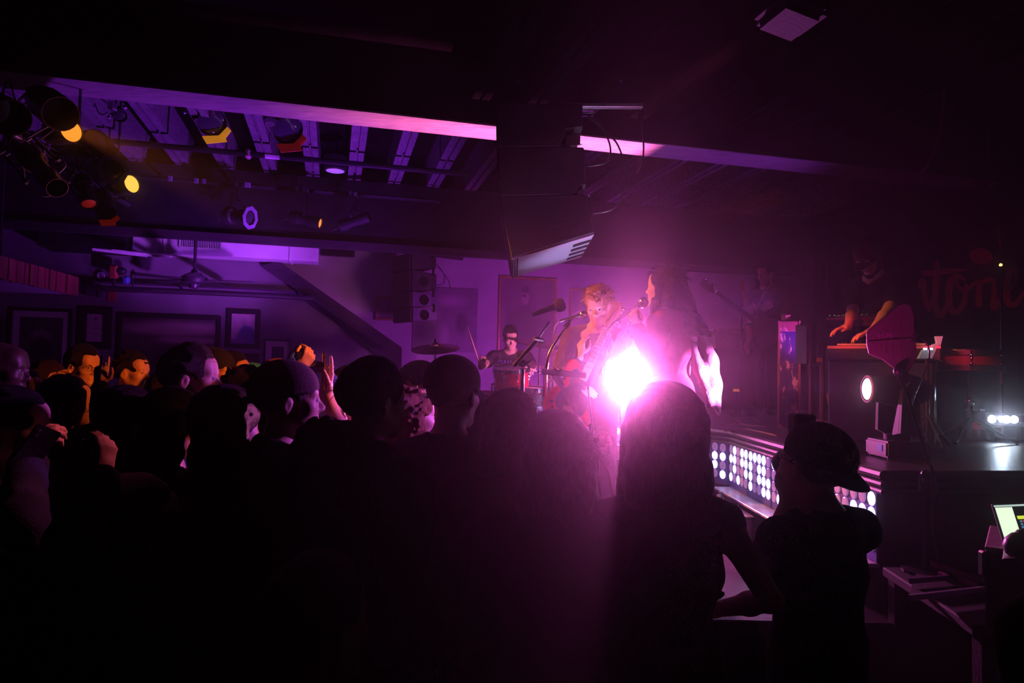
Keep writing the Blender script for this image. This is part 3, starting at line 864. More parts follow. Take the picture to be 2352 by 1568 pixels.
# ------------------------------------------------------------------ lighting pipes and lanterns
def pipe(name, pts, r, label, cat_='pipe'):
    o = MB().tube(pts, r, 8).build(name, PIPEM, smooth=True)
    return tagit(o, label, cat_)
LB = 7.3
pa = [PT(130, 318, LB), PT(560, 350, LB), PT(1078, 398, LB)]
za = sum(p.z for p in pa) / 3
pp1 = pipe('lighting_pipe', [ST(pa[0].dot(U) - 2, LB, za), ST(pa[2].dot(U), LB, za)], .03, 'long upper pipe crossing under the purple joists', 'pipe')
for q in [PT(x, 340, LB).dot(U) for x in (250, 520, 900)]:
    MB().tube([ST(q, LB, za), ST(q, LB, 4.0)], .008, 6).build('hanger', STEEL, pp1)
qs = PT(570, 351, LB).dot(U)
MB().box(ST(qs, LB, za), (.06, .08, .10)).build('coupling', mat('coupling_pink', (.5, .3, .4), .5), pp1, bevel=.02)
MB().tube([ST(qs + .16, LB - .001, za), ST(qs + .30, LB - .001, za)], .0315, 8).build('tape_band', mat('tape_white', (.7, .68, .74), .6), pp1)
LB2 = 8.25
zb2 = PT(700, 437, LB2).z
pp2 = pipe('lighting_pipe', [ST(-4.2, LB2, zb2), ST(PT(1010, 450, LB2).dot(U), LB2, zb2)], .026, 'lower pipe along the black bulkhead carrying small lanterns', 'pipe')
for q in [PT(x, 440, LB2).dot(U) for x in (360, 520, 760, 960)]:
    MB().tube([ST(q, LB2, zb2), ST(q, 8.45, zb2 + .08)], .012, 6).build('hanger', STEEL, pp2)
for px_ in (392, 452, 470, 568, 572, 684, 700, 806):
    p = PT(px_, 412, LB2 - .01)
    MB().box(ST(p.dot(U), LB2 - .035, zb2), (.035, .03, .05)).build('socket', mat('socket_violet', (.3, .25, .4), .4), pp2)


def lantern(front, back, r, label, lens=None, hang=None, gel=None, style='par', ring=None, shell=None, grp=None):
    """stage lantern: can from back to front, yoke, clamp, lens; hang = point on the pipe"""
    front, back = V(front), V(back); ax = (front - back); L = ax.length; ax.normalize()
    t = thing('stage_lantern', label, 'stage light', back, 0, grp)
    shell = shell or ML
    M = frame_to(back, front)
    if style == 'par':
        prof = [(r * .45, 0), (r * .8, L * .1), (r * .95, L * .3), (r, L * .4), (r, L), (r * .96, L), (r * .93, L * .5)]
    else:
        prof = [(r * .75, 0), (r * .8, L * .05), (r * .8, L * .28), (r * .62, L * .34), (r * .62, L * .6), (r * .72, L * .66), (r * .72, L), (r * .66, L), (r * .6, L * .7)]
    MB().lathe(prof, M, 22, close=False).build('can', shell, t, smooth=True)
    MB().lathe([(0, -.002), (prof[0][0], 0)], M, 22, close=False).build('back_cap', shell, t)
    if style != 'par':
        for q in (.06, .12, .18, .24):
            MB().lathe([(r * .86, 0), (r * .86, L * .02)], M @ Matrix.Translation((0, 0, L * q)), 18).build('cooling_fin', shell, t)
    rr = prof[-1][0]
    if lens is not None:
        MB().lathe([(rr, L * .955), (rr * .6, L * .975), (0, L * .985)], M, 22).build('lens', lens, t, smooth=True)
    else:
        MB().lathe([(rr, L * .6), (rr * .5, L * .52), (0, L * .5)], M, 18).build('reflector', LENSD, t, smooth=True)
    if ring is not None:
        MB().lathe([(r * .74, L * 1.0), (r * 1.12, L * 1.0), (r * 1.12, L * 1.03), (r * .74, L * 1.03), (r * .74, L)], M, 8, close=False).build('colour_frame', ring, t)
    if gel is not None:
        flaps = []
        for k in range(8):
            a = PI / 4 * k + .3
            flaps.append((M.to_3x3() @ V((math.cos(a), math.sin(a), 0))))
        flaps.sort(key=lambda q: q.z)
        for d, w_, l_ in ((flaps[0], .75, .5), (flaps[2], .5, .3)):
            e = ax.cross(d); p = front
            MB().prism([p + d * r * .9 + e * r * w_, p + d * r * .9 - e * r * w_, p + d * r * 1.25 + ax * r * l_ - e * r * w_ * .8, p + d * r * 1.1 + ax * r * l_ * 1.3 + e * r * w_], d * .004).build('gel_flap', gel, t)
    # yoke
    mid = back + ax * L * .5
    if hang is not None:
        hang = V(hang); dn = (hang - mid).normalized()
        sd = ax.cross(dn)
        if sd.length < .05: sd = V((1, 0, 0))
        sd.normalize()
        top = mid + dn * min((hang - mid).length * .8, r * 2.1)
        for sg in (-1, 1):
            MB().tube([mid + sd * sg * r * 1.02, mid + sd * sg * r * 1.25, top + sd * sg * r * 1.1, top], .008, 6).build('yoke', STEEL, t)
            MB().lathe([(.018, 0), (.018, .02)], frame_to(mid + sd * sg * r * 1.2, mid + sd * sg * r * 1.6), 10).build('knob', STEEL, t)
        MB().tube([top, hang], .009, 6).build('stem', STEEL, t)
        MB().box(hang - dn * .01, (.05, .07, .06)).build('clamp', mat('clamp_steel', (.4, .38, .45), .3, .9), t, bevel=.008)
        loop = cat([back, back + V((-.12, 0, -.05)), back + V((-.2, .02, .12)), (back + hang) / 2 + V((-.15, 0, .1)), hang], 4)
        MB().tube(loop, .005, 5).build('power_cable', RUBBER, t, smooth='all')
    return t


# near cluster at upper left
near_pipe_z = P(60, 205, 4.2).z
pc = thing('lighting_pipe', 'short pipe at upper left holding a cluster of big lanterns', 'pipe', P(20, 200, 4.2))
pA, pB = P(-120, 215, 3.7), P(300, 330, 6.2); pB.z = pA.z
MB().tube([pA, pB], .026, 8).build('tube', PIPEM, pc, smooth=True)
for q in (.1, .6, .9):
    c = pA + (pB - pA) * q
    MB().tube([c, V((c.x, c.y, 4.35 if c.dot(N) < 5.5 else 4.35))], .01, 6).build('hanger', STEEL, pc)
def onpipe(f): return pA + (pB - pA) * f
BRN = mat('can_brown', (.10, .05, .06), .35, .5)
lantern(P(140, 262, 4.25), P(85, 222, 4.45), .105, 'big brown par can at the top left, open mouth facing right', None, onpipe(.26), shell=BRN)
lantern(P(165, 300, 4.5), P(112, 312, 4.63), .074, 'lantern with a large glowing amber lens at upper left', AMBER, onpipe(.38))
lantern(P(132, 432, 4.1), P(62, 352, 4.3), .085, 'brown ellipsoidal lantern slanting down at left, below the amber lens', None, onpipe(.18), style='ell', shell=BRN)
lantern(P(222, 328, 5.2), P(180, 335, 5.4), .1, 'dark lantern with a thin rim right of the amber lens', LENSD, onpipe(.62))
lantern(P(258, 390, 5.2), P(215, 395, 5.5), .1, 'dark lantern with a broad ring below the upper pipe end', LENSD, onpipe(.66), ring=ML)
lantern(P(304, 422, 5.6), P(256, 434, 5.69), .074, 'lantern with a narrow bright yellow lens, lowest of the left cluster', AMBERH, onpipe(.8))
lantern(P(205, 470, 4.9), P(190, 410, 5.0), .075, 'small black lantern pointing down with a dull red gel, left cluster', GELR, onpipe(.5), style='ell')
lantern(P(245, 490, 5.1), P(232, 440, 5.2), .07, 'small black lantern hanging beside the dull red gel one', None, onpipe(.57), gel=GELR)
lantern(P(30, 270, 4.0), P(-30, 240, 4.2), .1, 'black par can cut by the left edge, beside the brown can', None, onpipe(.12))
# behind the girder
g1 = PT(460, 235, 6.3)
lantern(P(488, 283, 6.35), P(446, 225, 6.75), .13, 'par can with glowing amber gel flaps just under the girder', LENSD, PT(470, 225, 6.75), gel=GELA, shell=CHROME)
lantern(P(662, 300, 6.35), P(612, 236, 6.7), .14, 'par can with red gel flaps hanging under the girder', LENSD, PT(635, 238, 6.7), gel=GELR, shell=CHROME)
lantern(P(276, 266, 5.9), P(262, 250, 6.1), .055, 'small chrome can tucked behind the girder at left', LENSD, PT(258, 244, 6.1), shell=CHROME)
RINGP = mat('colour_frame_violet', (.30, .24, .42), .5)
lantern(PT(574, 500, 8.0), PT(520, 494, 8.15), .115, 'lantern with a violet octagonal colour frame on the lower pipe', LENSD, ST(PT(545, 437, LB2).dot(U), LB2, zb2), style='ell', ring=RINGP)
lantern(PT(737, 513, 8.0), PT(668, 497, 8.12), .085, 'lantern with a slim amber lens on the lower pipe', AMBER, ST(PT(705, 437, LB2).dot(U), LB2, zb2), style='ell')
lantern(PT(848, 498, 8.0), PT(782, 520, 8.12), .085, 'dark finned lantern at the right end of the lower pipe', None, ST(PT(818, 437, LB2).dot(U), LB2, zb2), style='ell')
t = thing('recessed_light', 'round recessed lamp glowing violet between the joists', 'lamp', PT(770, 392, 7.9))
c = PT(770, 392, 7.9)
MB().lathe([(.105, .0), (.12, .01), (.12, .16)], Matrix.Translation(c), 20).build('can', PLAST, t, smooth=True)
MB().lathe([(.1, -.004), (0, -.012)], Matrix.Translation(c), 20).build('diffuser', mat('diffuser_violet', (.7, .6, .9), .4, emit=(.5, .25, 1), estr=.35), t, smooth=True)
MB().tube([c + V((0, 0, .15)), V((c.x, c.y, 4.34))], .02, 6).build('stem', STEEL, t)
# cable tangle at upper left
cb = [[(-20, 200), (15, 230), (28, 300), (10, 345), (-20, 360)], [(35, 260), (40, 290), (60, 315), (90, 300), (110, 290)], [(20, 270), (50, 300), (75, 330), (85, 350), (60, 380)], [(90, 330), (100, 350), (90, 372), (70, 360)], [(50, 330), (55, 400), (65, 430), (100, 450), (140, 440)], [(130, 360), (150, 380), (135, 400), (160, 420)]]
for i, q in enumerate(cb):
    MB().tube(cat([P(x, y, 4.15 + .1 * i) for x, y in q], 5), .007, 6).build('power_cable', mat('cable_grey', (.16, .15, .2), .4), pc, smooth='all')

# unseen floor uplight behind the nearest person, barn doors added to shape its beam
t = thing('floor_uplight', 'small black floor lamp on the front stage pointing up at the girder', 'stage light', (UPL.x, UPL.y, FZ))
ud = (PT(1330, 320, 5.77) - UPL).normalized()
M = frame_to(UPL - ud * .13, UPL)
MB().lathe([(0, 0), (.05, .005), (.065, .04), (.068, .15), (.064, .15), (.06, .06)], M, 20, close=False).build('can', ML, t, smooth=True)
MB().lathe([(.06, .09), (.03, .1), (0, .1)], M, 18).build('lens', emis('lens_uplight', (1, .5, .8), 3), t, smooth=True)
pA_ = UPL + (PT(1482, 337, 5.77) - UPL).normalized() * .25
rt_ = (U - N * .05).normalized()
MB().prism([UPL + rt_ * .07 - N * .1, UPL + rt_ * .07 + N * .1, pA_ + N * .13, pA_ - N * .13], rt_ * .004).build('added_barn_door', ML, t)
for t_edge, sg in ((5.56, -1), (6.02, 1)):
    q = []
    for px_ in (500, 1560):
        e_ = PT(px_, 320, 5.77); e_ = ST(e_.dot(U), t_edge, 3.8); d_ = (e_ - UPL).normalized(); q.append(UPL + d_ * (.22 / max(.3, d_.z)))
    MB().prism([UPL - U * .12 + N * sg * .07 - V((0, 0, .0)), UPL + U * .09 + N * sg * .07, q[1], q[0]], N * sg * .004).build('added_barn_door', ML, t)
for sg in (-1, 1):
    MB().beam(UPL - ud * .05 + N * sg * .075, V((UPL.x, UPL.y, FZ + .006)) + N * sg * .075, .02, .008).build('bracket', STEEL, t)
MB().box((UPL.x, UPL.y, FZ + .005), (.1, .2, .01)).build('foot_plate', STEEL, t)

# ------------------------------------------------------------------ hung line array in the middle
AD = 4.75
ext = ray(1255, 500); ext = V((ext.x * .1, 1, 0)).normalized() * .95
t = thing('speaker_array', 'big black hanging speaker stack seen from the side, pale underside lit', 'speaker', P(1250, 400, 5.2))
def apoly(pts): return [P(x, y, AD + .0) for x, y in pts]
cabs = [
    [(1142, 236), (1338, 238), (1339, 292), (1300, 296), (1288, 334), (1288, 336), (1144, 338)],
    [(1144, 338), (1288, 336), (1341, 338), (1346, 424), (1328, 427), (1318, 446), (1150, 450)],
    [(1150, 450), (1318, 446), (1352, 448), (1365, 534), (1175, 592), (1160, 520)],
]
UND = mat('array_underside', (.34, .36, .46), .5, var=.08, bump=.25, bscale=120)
for i, cpl in enumerate(cabs):
    q = apoly(cpl)
    c = MB().prism(q, ext).build('cabinet', SPKD, t, bevel=.006)
    # front grille (faces the crowd at left)
    f0, f1 = (q[0], q[-1]) if i < 2 else (q[0], q[-2])
    MB().prism([f0 + ext * .06 + V((-.012, 0, 0)), f1 + ext * .06 + V((-.012, 0, 0)), f1 + ext * .94 + V((-.012, 0, 0)), f0 + ext * .94 + V((-.012, 0, 0))], (.01, 0, 0)).build('grille', SPKD, c)
q = apoly(cabs[2])
bl, br = q[4], q[3]
dn = V((0, 0, -1))
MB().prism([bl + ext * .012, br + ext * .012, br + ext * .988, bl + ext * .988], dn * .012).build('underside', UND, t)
for k in range(4):
    a = br + ext * (.18 + .2 * k); dx = (bl - br).normalized()
    MB().prism([a + dn * .014 + dx * .0, a + dx * .13 + dn * .014, a + dx * .13 + ext * .09 + dn * .014, a + ext * .09 + dn * .014], dn * .004).build('handle_slot', BLACK, t)
for k in range(3):
    a = bl + ext * (.02 + .035 * k)
    MB().beam(bl + (br - bl) * (.015 + .03 * k) + ext * .02 + dn * .014, bl + (br - bl) * (.015 + .03 * k) + ext * .97 + dn * .014, .006, .01).build('grille_rib', BLACK, t)
for (x, y, w) in ((1316, 318, 34), (1334, 437, 18)):
    p = P(x, y, AD + .12)
    MB().box(p, (w / F * AD, .02, .09)).build('rigging_plate', mat('rigging_white', (.7, .66, .72), .4, .3), t)
    MB().beam(P(x - 22, y + 14, AD + .1), P(x + 16, y + 14, AD + .5), .03, .008).build('rigging_plate', mat('rigging_white', (.7, .66, .72), .4, .3), t)
# fly bar and hangers
MB().beam(P(1260, 243, 5.05), P(1476, 244, 5.05), .05, .03).build('fly_bar', mat('fly_bar_grey', (.6, .55, .6), .35, .5), t, bevel=.004)
for yy in (253, 264):
    MB().beam(P(1330, yy, 5.1), P(1363, yy - 1, 5.1), .02, .02).build('fly_pin', CHROME, t)
for px_ in (1190, 1427):
    c = P(px_, 235, 5.05)
    MB().tube([c, V((c.x, c.y, 4.35))], .004, 6).build('hoist_wire', CHROME, t)
    MB().box(P(px_, 180, 5.05), (.02, .02, .04)).build('shackle', CHROME, t)
CAB = mat('cable_black', (.03, .028, .034), .28)
for pts in ([(1345, 262), (1378, 285), (1400, 330), (1400, 362), (1385, 376), (1346, 382)], [(1350, 268), (1385, 295), (1420, 335), (1438, 400), (1432, 440), (1415, 475), (1390, 486), (1362, 490)], [(1474, 236), (1477, 300), (1478, 350), (1472, 385), (1462, 398)], [(1470, 246), (1466, 270), (1460, 278)]):
    MB().tube(cat([P(x, y, 5.1) for x, y in pts], 6), .0065, 6).build('cable', CAB, t, smooth='all')

# far array, left of the back-wall poster
fc = PT(950, 655, 9.2)
fz = [(578, 618), (618, 668), (668, 704), (704, 738)]
t = thing('speaker_array', 'smaller hanging speaker stack in front of the back wall poster', 'speaker', fc)
dcam = V((fc.x, fc.y, 0)).normalized(); rt = V((dcam.y, -dcam.x, 0))
fn = (-dcam * .45 - rt * .89).normalized(); sn = V((-fn.y, fn.x, 0))     # front normal, side normal towards camera
if sn.dot(dcam) > 0: sn = -sn
cor = PT(944, 655, 8.95)        # near vertical edge between grille and side
for i, (y0, y1) in enumerate(fz):
    z1 = PT(944, y0, 8.95).z; z0 = PT(944, y1, 8.95).z; tl = .02 * i
    a = V((cor.x, cor.y, 0)) + fn * (-.0 - tl * .6)
    pf = [a + V((0, 0, z0)), a + V((0, 0, z1)), a - fn * .36 + V((0, 0, z1 - .03)), a - fn * .36 + V((0, 0, z0 + .045))]
    c = MB().prism(pf, -sn * .55).build('cabinet', SPKD if i < 2 else mat('speaker_violet', (.13, .11, .15), .5), t, bevel=.006)
    MB().prism([a + fn * .004 - sn * .02 + V((0, 0, z0 + .01)), a + fn * .004 - sn * .53 + V((0, 0, z0 + .01)), a + fn * .004 - sn * .53 + V((0, 0, z1 - .01)), a + fn * .004 - sn * .02 + V((0, 0, z1 - .01))], fn * .02).build('grille', SPKD, c)
    if i:
        hc = a - fn * .17 + sn * .003 + V((0, 0, (z0 + z1) / 2))
        MB().lathe([(.0, 0), (.06, 0), (.065, .006), (.07, .0)], frame_to(hc, hc + sn), 12).build('handle', BLACK, c)
    MB().box(a - fn * .3 + sn * .01 + V((0, 0, z1)), (.03, .03, .1)).build('rigging_link', STEEL, t)
top = V((cor.x, cor.y, PT(944, 578, 8.95).z)) - sn * .25 - fn * .15
MB().beam(top + fn * .15 + V((0, 0, .05)), top - fn * .75 + V((0, 0, .05)), .06, .06).build('fly_bar', PLAST, t)
for q in (.1, -.3):
    c = top + fn * q + V((0, 0, .05)); MB().tube([c, V((c.x, c.y, 3.44))], .006, 6).build('hoist_wire', STEEL, t)
MB().tube(cat([PT(1004, 608, 9.0), PT(1020, 630, 9.2), PT(1018, 650, 9.2), PT(1004, 655, 9.0)], 5), .006, 5).build('cable', CAB, t, smooth='all')
MB().tube(cat([PT(1004, 610, 9.0), PT(1028, 640, 9.3), PT(1035, 665, 9.3)], 5), .006, 5).build('cable', CAB, t, smooth='all')

# box hung at the top of the frame; violet light put into its colour
c = P(1825, 20, 2.6)
t = thing('hanging_box', 'box coloured as if violet lit, hanging from the ceiling at the very top', 'speaker', c)
Rm = Matrix.Rotation(.25, 3, 'Z') @ Matrix.Rotation(.2, 3, 'Y')
MB().box(c + V((0, 0, .06)), (.2, .22, .26), Rm).build('cabinet', mat('box_violet', (.03, .012, .13), .8), t, bevel=.03, seg=3)
MB().tube([c + V((0, 0, .15)), V((c.x, c.y, 4.35))], .012, 6).build('stem', STEEL, t)
o = MB().tube(cat([P(2168, 200, 5.5), P(2166, 260, 5.5), P(2152, 330, 5.5), P(2128, 385, 5.5), P(2110, 400, 5.6)], 5), .012, 6).build('hanging_cable', mat('cable_brown', (.1, .05, .06), .5), smooth='all')
o2 = P(2168, 200, 5.5)
MB().tube([o2, V((o2.x, o2.y, 4.35))], .012, 6).build('cable_drop', MATS['cable_brown'], o)
tagit(o, 'brown cable looping down from the black ceiling at right', 'cable')

# ------------------------------------------------------------------ microphones and stands
MICW = mat('mic_windscreen', (.05, .02, .05), .85, bump=.5, bscale=300)
MICB = mat('mic_body', (.07, .06, .08), .3, .6)
MICS = mat('mic_silver', (.62, .6, .64), .25, .9)


def mic(p_tail, p_head, label, body=MICB, foam=None, grill=STEEL, k=1.0, name='microphone'):
    p_tail, p_head = V(p_tail), V(p_head); M = frame_to(p_tail, p_head); L = (p_head - p_tail).length
    t = thing(name, label, 'microphone', p_tail)
    MB().lathe([(0, 0), (.009 * k, .002), (.0115 * k, L * .2), (.0125 * k, L * .5), (.017 * k, L * .72), (.018 * k, L * .76), (0, L * .765)], M, 14).build('body', body, t, smooth=True)
    if foam:
        MB().lathe([(.012 * k, L * .68), (.024 * k, L * .72), (.031 * k, L * .82), (.031 * k, L * .93), (.022 * k, L * 1.01), (0, L * 1.03)], M, 16).build('windscreen', foam, t, smooth='all')
    else:
        MB().lathe([(.018 * k, L * .74), (.025 * k, L * .8), (.026 * k, L * .86), (.022 * k, L * .95), (.012 * k, L), (0, L * 1.005)], M, 16).build('grille_ball', grill, t, smooth='all')
        MB().lathe([(.0262 * k, L * .83), (.0275 * k, L * .845), (.0262 * k, L * .86)], M, 16, close=False).build('grille_band', CHROME, t, smooth=True)
    return t


def tripod(t, top, r=.011, spread=.3, h=.14, m=CHROME):
    """three folding legs under top (x, y, floor z)"""
    for k in range(3):
        a = 2 * PI * k / 3 + .4
        foot = V((top[0] + spread * math.cos(a), top[1] + spread * math.sin(a), top[2] + .008))
        lg = MB().tube([V((top[0], top[1], top[2] + h)), foot], r * .7, 6).build('leg', m, t, smooth=True)
        MB().ball(foot, .012, 6).build('rubber_foot', RUBBER, lg)


# stand 1: boom stand with the dark windscreen microphone
d1 = 3.95
t = thing('mic_stand', 'dark boom stand holding the microphone with round windscreen', 'mic stand', PZ(1197, 1262, FZ) if False else V((P(1198, 900, d1).x, P(1198, 900, d1).y, FZ)))
b0 = P(1200, 846, d1); bx, by = b0.x, b0.y
MB().tube([V((bx, by, FZ + .12)), b0], .0125, 10).build('pole', STEEL, t, smooth=True)
MB().tube([P(1262, 738, d1), P(1236, 778, d1)], .006, 8).build('boom', CHROME, t, smooth=True)
MB().tube([P(1238, 775, d1), P(1180, 840, d1)], .0135, 10).build('boom_sleeve', MICB, t, smooth=True)
MB().tube([P(1226, 778, d1 - .02), P(1246, 782, d1 + .02)], .012, 8).build('clutch', CHROME, t, smooth=True)
b = MB().ball(P(1202, 835, d1), .022, 10); b.tube([P(1196, 832, d1), P(1186, 812, d1)], .006, 6); b.build('swivel', STEEL, t, smooth='all')
MB().tube([P(1206, 838, d1 - .03), P(1222, 826, d1 - .03)], .006, 6).build('wing_nut', CHROME, t)
tripod(t, (bx, by, FZ))
MB().tube([V((bx, by, FZ)), V((bx, by, FZ + .2))], .02, 8).build('leg_collar', STEEL, t)
mic(P(1222, 723, d1), P(1296, 697, d1), 'dark microphone with a round foam windscreen on the boom stand', MICB, MICW, k=1.25)
MB()
# stand 2: guitarist's silver microphone on a curved tube
d2 = 4.45
s2 = P(1252, 900, d2)
t = thing('mic_stand', 'bright curved stand in front of the guitarist', 'mic stand', V((s2.x, s2.y, FZ)))
MB().tube([V((s2.x, s2.y, FZ + .1)), V((s2.x, s2.y, P(1252, 870, d2).z))] + cat([P(1253, 850, d2), P(1262, 812, d2), P(1283, 775, d2), P(1308, 742, d2)], 5), .0125, 10).build('pole', CHROME, t, smooth='all')
MB().tube([P(1298, 752, d2), P(1306, 742, d2)], .016, 10).build('clutch', MICB, t, smooth=True)
MB().lathe([(.15, 0), (.15, .012), (.03, .03), (.02, .06)], Matrix.Translation((s2.x, s2.y, FZ)), 24).build('round_base', STEEL, t, smooth=True)
mic(P(1285, 738, d2), P(1349, 719, d2), 'silver microphone at the guitarist\'s mouth', MICS, None, MICS, k=1.0)
b = MB().tube([P(1306, 742, d2), P(1312, 732, d2)], .009, 8); b.build('mic_clip', MICB, t)
o = MB().tube(cat([P(1284, 739, d2), P(1274, 752, d2), P(1271, 790, d2 + .02), P(1272, 850, d2 + .03), P(1277, 930, d2 + .03), P(1280, 1010, d2 + .03), PZ(1290, 1240, FZ + .006)], 5), .0042, 6).build('mic_cable', mat('cable_pale', (.4, .32, .4), .4), smooth='all')
tagit(o, 'thin cable dropping from the guitarist\'s microphone', 'cable')
# singer's stand with the pale boom she has taken the microphone from
d3 = 3.72
f3 = P(1368, 1010, d3)
t = thing('mic_stand', 'tall boom stand at the singer with long slanting arm and crossbar', 'mic stand', V((f3.x, f3.y, FZ)))
MB().tube([P(1448, 738, d3), P(1350, 889, d3)], .0062, 8).build('boom', CHROME, t, smooth=True)
MB().tube([P(1446, 741, d3), P(1424, 775, d3)], .0105, 8).build('boom_sleeve', MICB, t, smooth=True)
MB().tube(cat([P(1350, 889, d3), P(1355, 930, d3), P(1364, 1006, d3)], 4), .006, 8).build('arm', CHROME, t, smooth='all')
MB().tube([f3, P(1372, 1045, d3), V((P(1388, 1120, d3).x, f3.y, FZ + .1))], .0085, 8).build('pole', STEEL, t, smooth=True)
b = MB().ball(f3, .02, 10); b.tube([f3, P(1376, 1002, d3 - .03)], .006, 6); b.build('swivel', STEEL, t, smooth='all')
tripod(t, (P(1388, 1120, d3).x, f3.y, FZ))
# black keyboard-stand-like bar with slanted leg
d4 = 3.5
t = thing('music_stand', 'folded black stand with crossbar and long slanting leg before the guitarist', 'music stand', PZ(1400, 1300, FZ))
MB().beam(P(1244, 853, d4), P(1346, 862, d4), .032, .03).build('crossbar', PLAST, t, bevel=.004)
MB().prism([P(1262, 857, d4), P(1285, 859, d4), P(1300, 888, d4), P(1284, 884, d4)], V((0, .03, 0))).build('bracket', PLAST, t, bevel=.003)
MB().tube([P(1274, 862, d4), P(1288, 884, d4)], .016, 10).build('sleeve', PLAST, t, smooth=True)
lo = PZ(1440, 1312, FZ + .01)
MB().tube([P(1284, 878, d4), P(1398, 1085, d4), V((lo.x, P(1398, 1085, d4).y + .12, FZ + .01))], .0095, 8).build('leg', PLAST, t, smooth=True)
MB().tube([P(1372, 1042, d4), V((P(1392, 1120, d4).x, P(1392, 1120, d4).y, FZ + .01))], .0065, 8).build('leg', PLAST, t, smooth=True)
MB().tube([P(1290, 872, d4 - .02), P(1300, 868, d4 - .02)], .008, 6).build('wing_nut', CHROME, t)

# ------------------------------------------------------------------ drum kit
RED = mat('drum_red', (.62, .012, .035), .25, var=.25, scale=20, bump=.03)
HEADM = mat('drum_head', (.68, .62, .68), .5, var=.05)
SPARK = mat('drum_sparkle', (.7, .66, .74), .15, .8, var=.6, scale=60, bump=.4, bscale=90)
CYM = mat('cymbal_brass', (.72, .52, .3), .25, .95, var=.1, scale=3, stretch=(1, 1, 1))


def drum(name, c, ax, r, L, shell, label, front_head=HEADM, nl=8, hoop=CHROME, stand=None):
    c = V(c); ax = V(ax).normalized(); M = frame_to(c - ax * L / 2, c + ax * L / 2)
    t = thing(name, label, 'drum', (c.x, c.y, c.z - (L / 2 if abs(ax.z) > .7 else r)))
    MB().lathe([(r, 0), (r, L)], M, 32, close=False).build('shell', shell, t, smooth=True)
    for z in (0, L):
        sgn = -1 if z == 0 else 1
        MB().lathe([(r * 1.0, z - .018 * sgn), (r + .014, z - .018 * sgn), (r + .014, z + .02 * sgn), (r + .002, z + .02 * sgn)], M, 32, close=False).build('hoop', hoop, t, smooth=True)
        MB().lathe([(r * .995, z + .006 * sgn), (r * .5, z + .007 * sgn), (0, z + .007 * sgn)], M, 32).build('drumhead', front_head, t, smooth='all')
    for k in range(nl):
        a = 2 * PI * (k + .5) / nl
        p = M @ V(((r + .01) * math.cos(a), (r + .01) * math.sin(a), L * .5))
        lg = MB()
        for z in (L * .22, L * .78):
            q = M @ V(((r + .01) * math.cos(a), (r + .01) * math.sin(a), z)); lg.ball(q, (.012, .012, .022), 8)
        lg.tube([M @ V(((r + .016) * math.cos(a), (r + .016) * math.sin(a), -.012)), M @ V(((r + .016) * math.cos(a), (r + .016) * math.sin(a), L + .012))], .0035, 5)
        lg.build('lug', CHROME, t, smooth='all')
    return t


dd = 6.85
kick_ax = V((-.35, -1, 0)).normalized()
kc = P(1100, 962, dd + .1); kc.z = DZ + .30
kt = drum('bass_drum', kc, kick_ax, .29, .4, RED, 'red bass drum with pale front head, half hidden by the crowd', HEADM, 8, RED)
for sgn in (-1, 1):
    sd = V((-kick_ax.y, kick_ax.x, 0))
    MB().tube([kc + sd * sgn * .28 + kick_ax * .12, V(((kc + sd * sgn * .42 + kick_ax * .25).x, (kc + sd * sgn * .42 + kick_ax * .25).y, DZ))], .009, 6).build('spur', CHROME, kt)
tc_ = P(1176, 873, 6.75)
tt = drum('rack_tom', tc_, (-.02, -.22, 1), .165, .23, RED, 'bright red tom drum in front of the drummer', HEADM)
MB().tube([tc_ + V((-.02, .17, .0)), V((kc.x + .12, kc.y + .05, tc_.z - .05)), V((kc.x + .12, kc.y + .05, kc.z + .25))], .013, 8).build('tom_arm', CHROME, tt, smooth=True)
sc_ = P(1222, 912, 6.6)
st_ = drum('snare_drum', sc_, (.05, -.1, 1), .135, .16, SPARK, 'sparkling silver drum right of the red tom', HEADM)
MB().tube([V((sc_.x, sc_.y, DZ + .02)), V((sc_.x, sc_.y, sc_.z - .08))], .014, 8).build('stand_pole', CHROME, st_, smooth=True)
tripod(st_, (sc_.x, sc_.y, DZ))
fc_ = P(1092, 935, 6.75); 
ft = drum('floor_tom', V((P(1072, 930, 6.4).x, P(1072, 930, 6.4).y, DZ + .34)), (0, -.05, 1), .19, .38, mat('drum_pearl', (.6, .56, .66), .25), 'pearl floor tom with red drum behind it, left of the red tom', HEADM)
for k in range(3):
    a = 2 * PI * k / 3
    q = V((P(1072, 930, 6.4).x + .2 * math.cos(a), P(1072, 930, 6.4).y + .2 * math.sin(a), DZ)); MB().tube([q, q + V((0, 0, .4))], .007, 6).build('leg', CHROME, ft)


def cymbal(c, r, nrm, label, floor, grp=None, straight=True):
    c = V(c); M = frame_to(c, c + V(nrm))
    t = thing('cymbal', label, 'cymbal', (c.x, c.y, floor), 0, grp)
    MB().lathe([(r, -.03), (r * .6, -.012), (r * .22, .0), (r * .2, .012), (r * .1, .03), (.008, .034), (.008, .030), (r * .1, .026), (r * .2, .006), (r * .22, -.006), (r * .6, -.017), (r, -.033)], M, 36, close=False).build('plate', CYM, t, smooth=True)
    MB().lathe([(.009, .03), (.014, .035), (.009, .055), (.004, .075), (0, .076)], M, 10).build('wing_nut', CHROME, t)
    MB().tube([c, V((c.x, c.y, floor + .1))], .011, 8).build('stand_pole', CHROME, t, smooth=True)
    MB().tube([c, V((c.x, c.y, c.z - .32))], .0075, 8).build('upper_tube', CHROME, t, smooth=True)
    MB().ball(V((c.x, c.y, c.z - .33)), .02, 8).build('clamp', STEEL, t)
    tripod(t, (c.x, c.y, floor), spread=.26, h=.28)
    return t


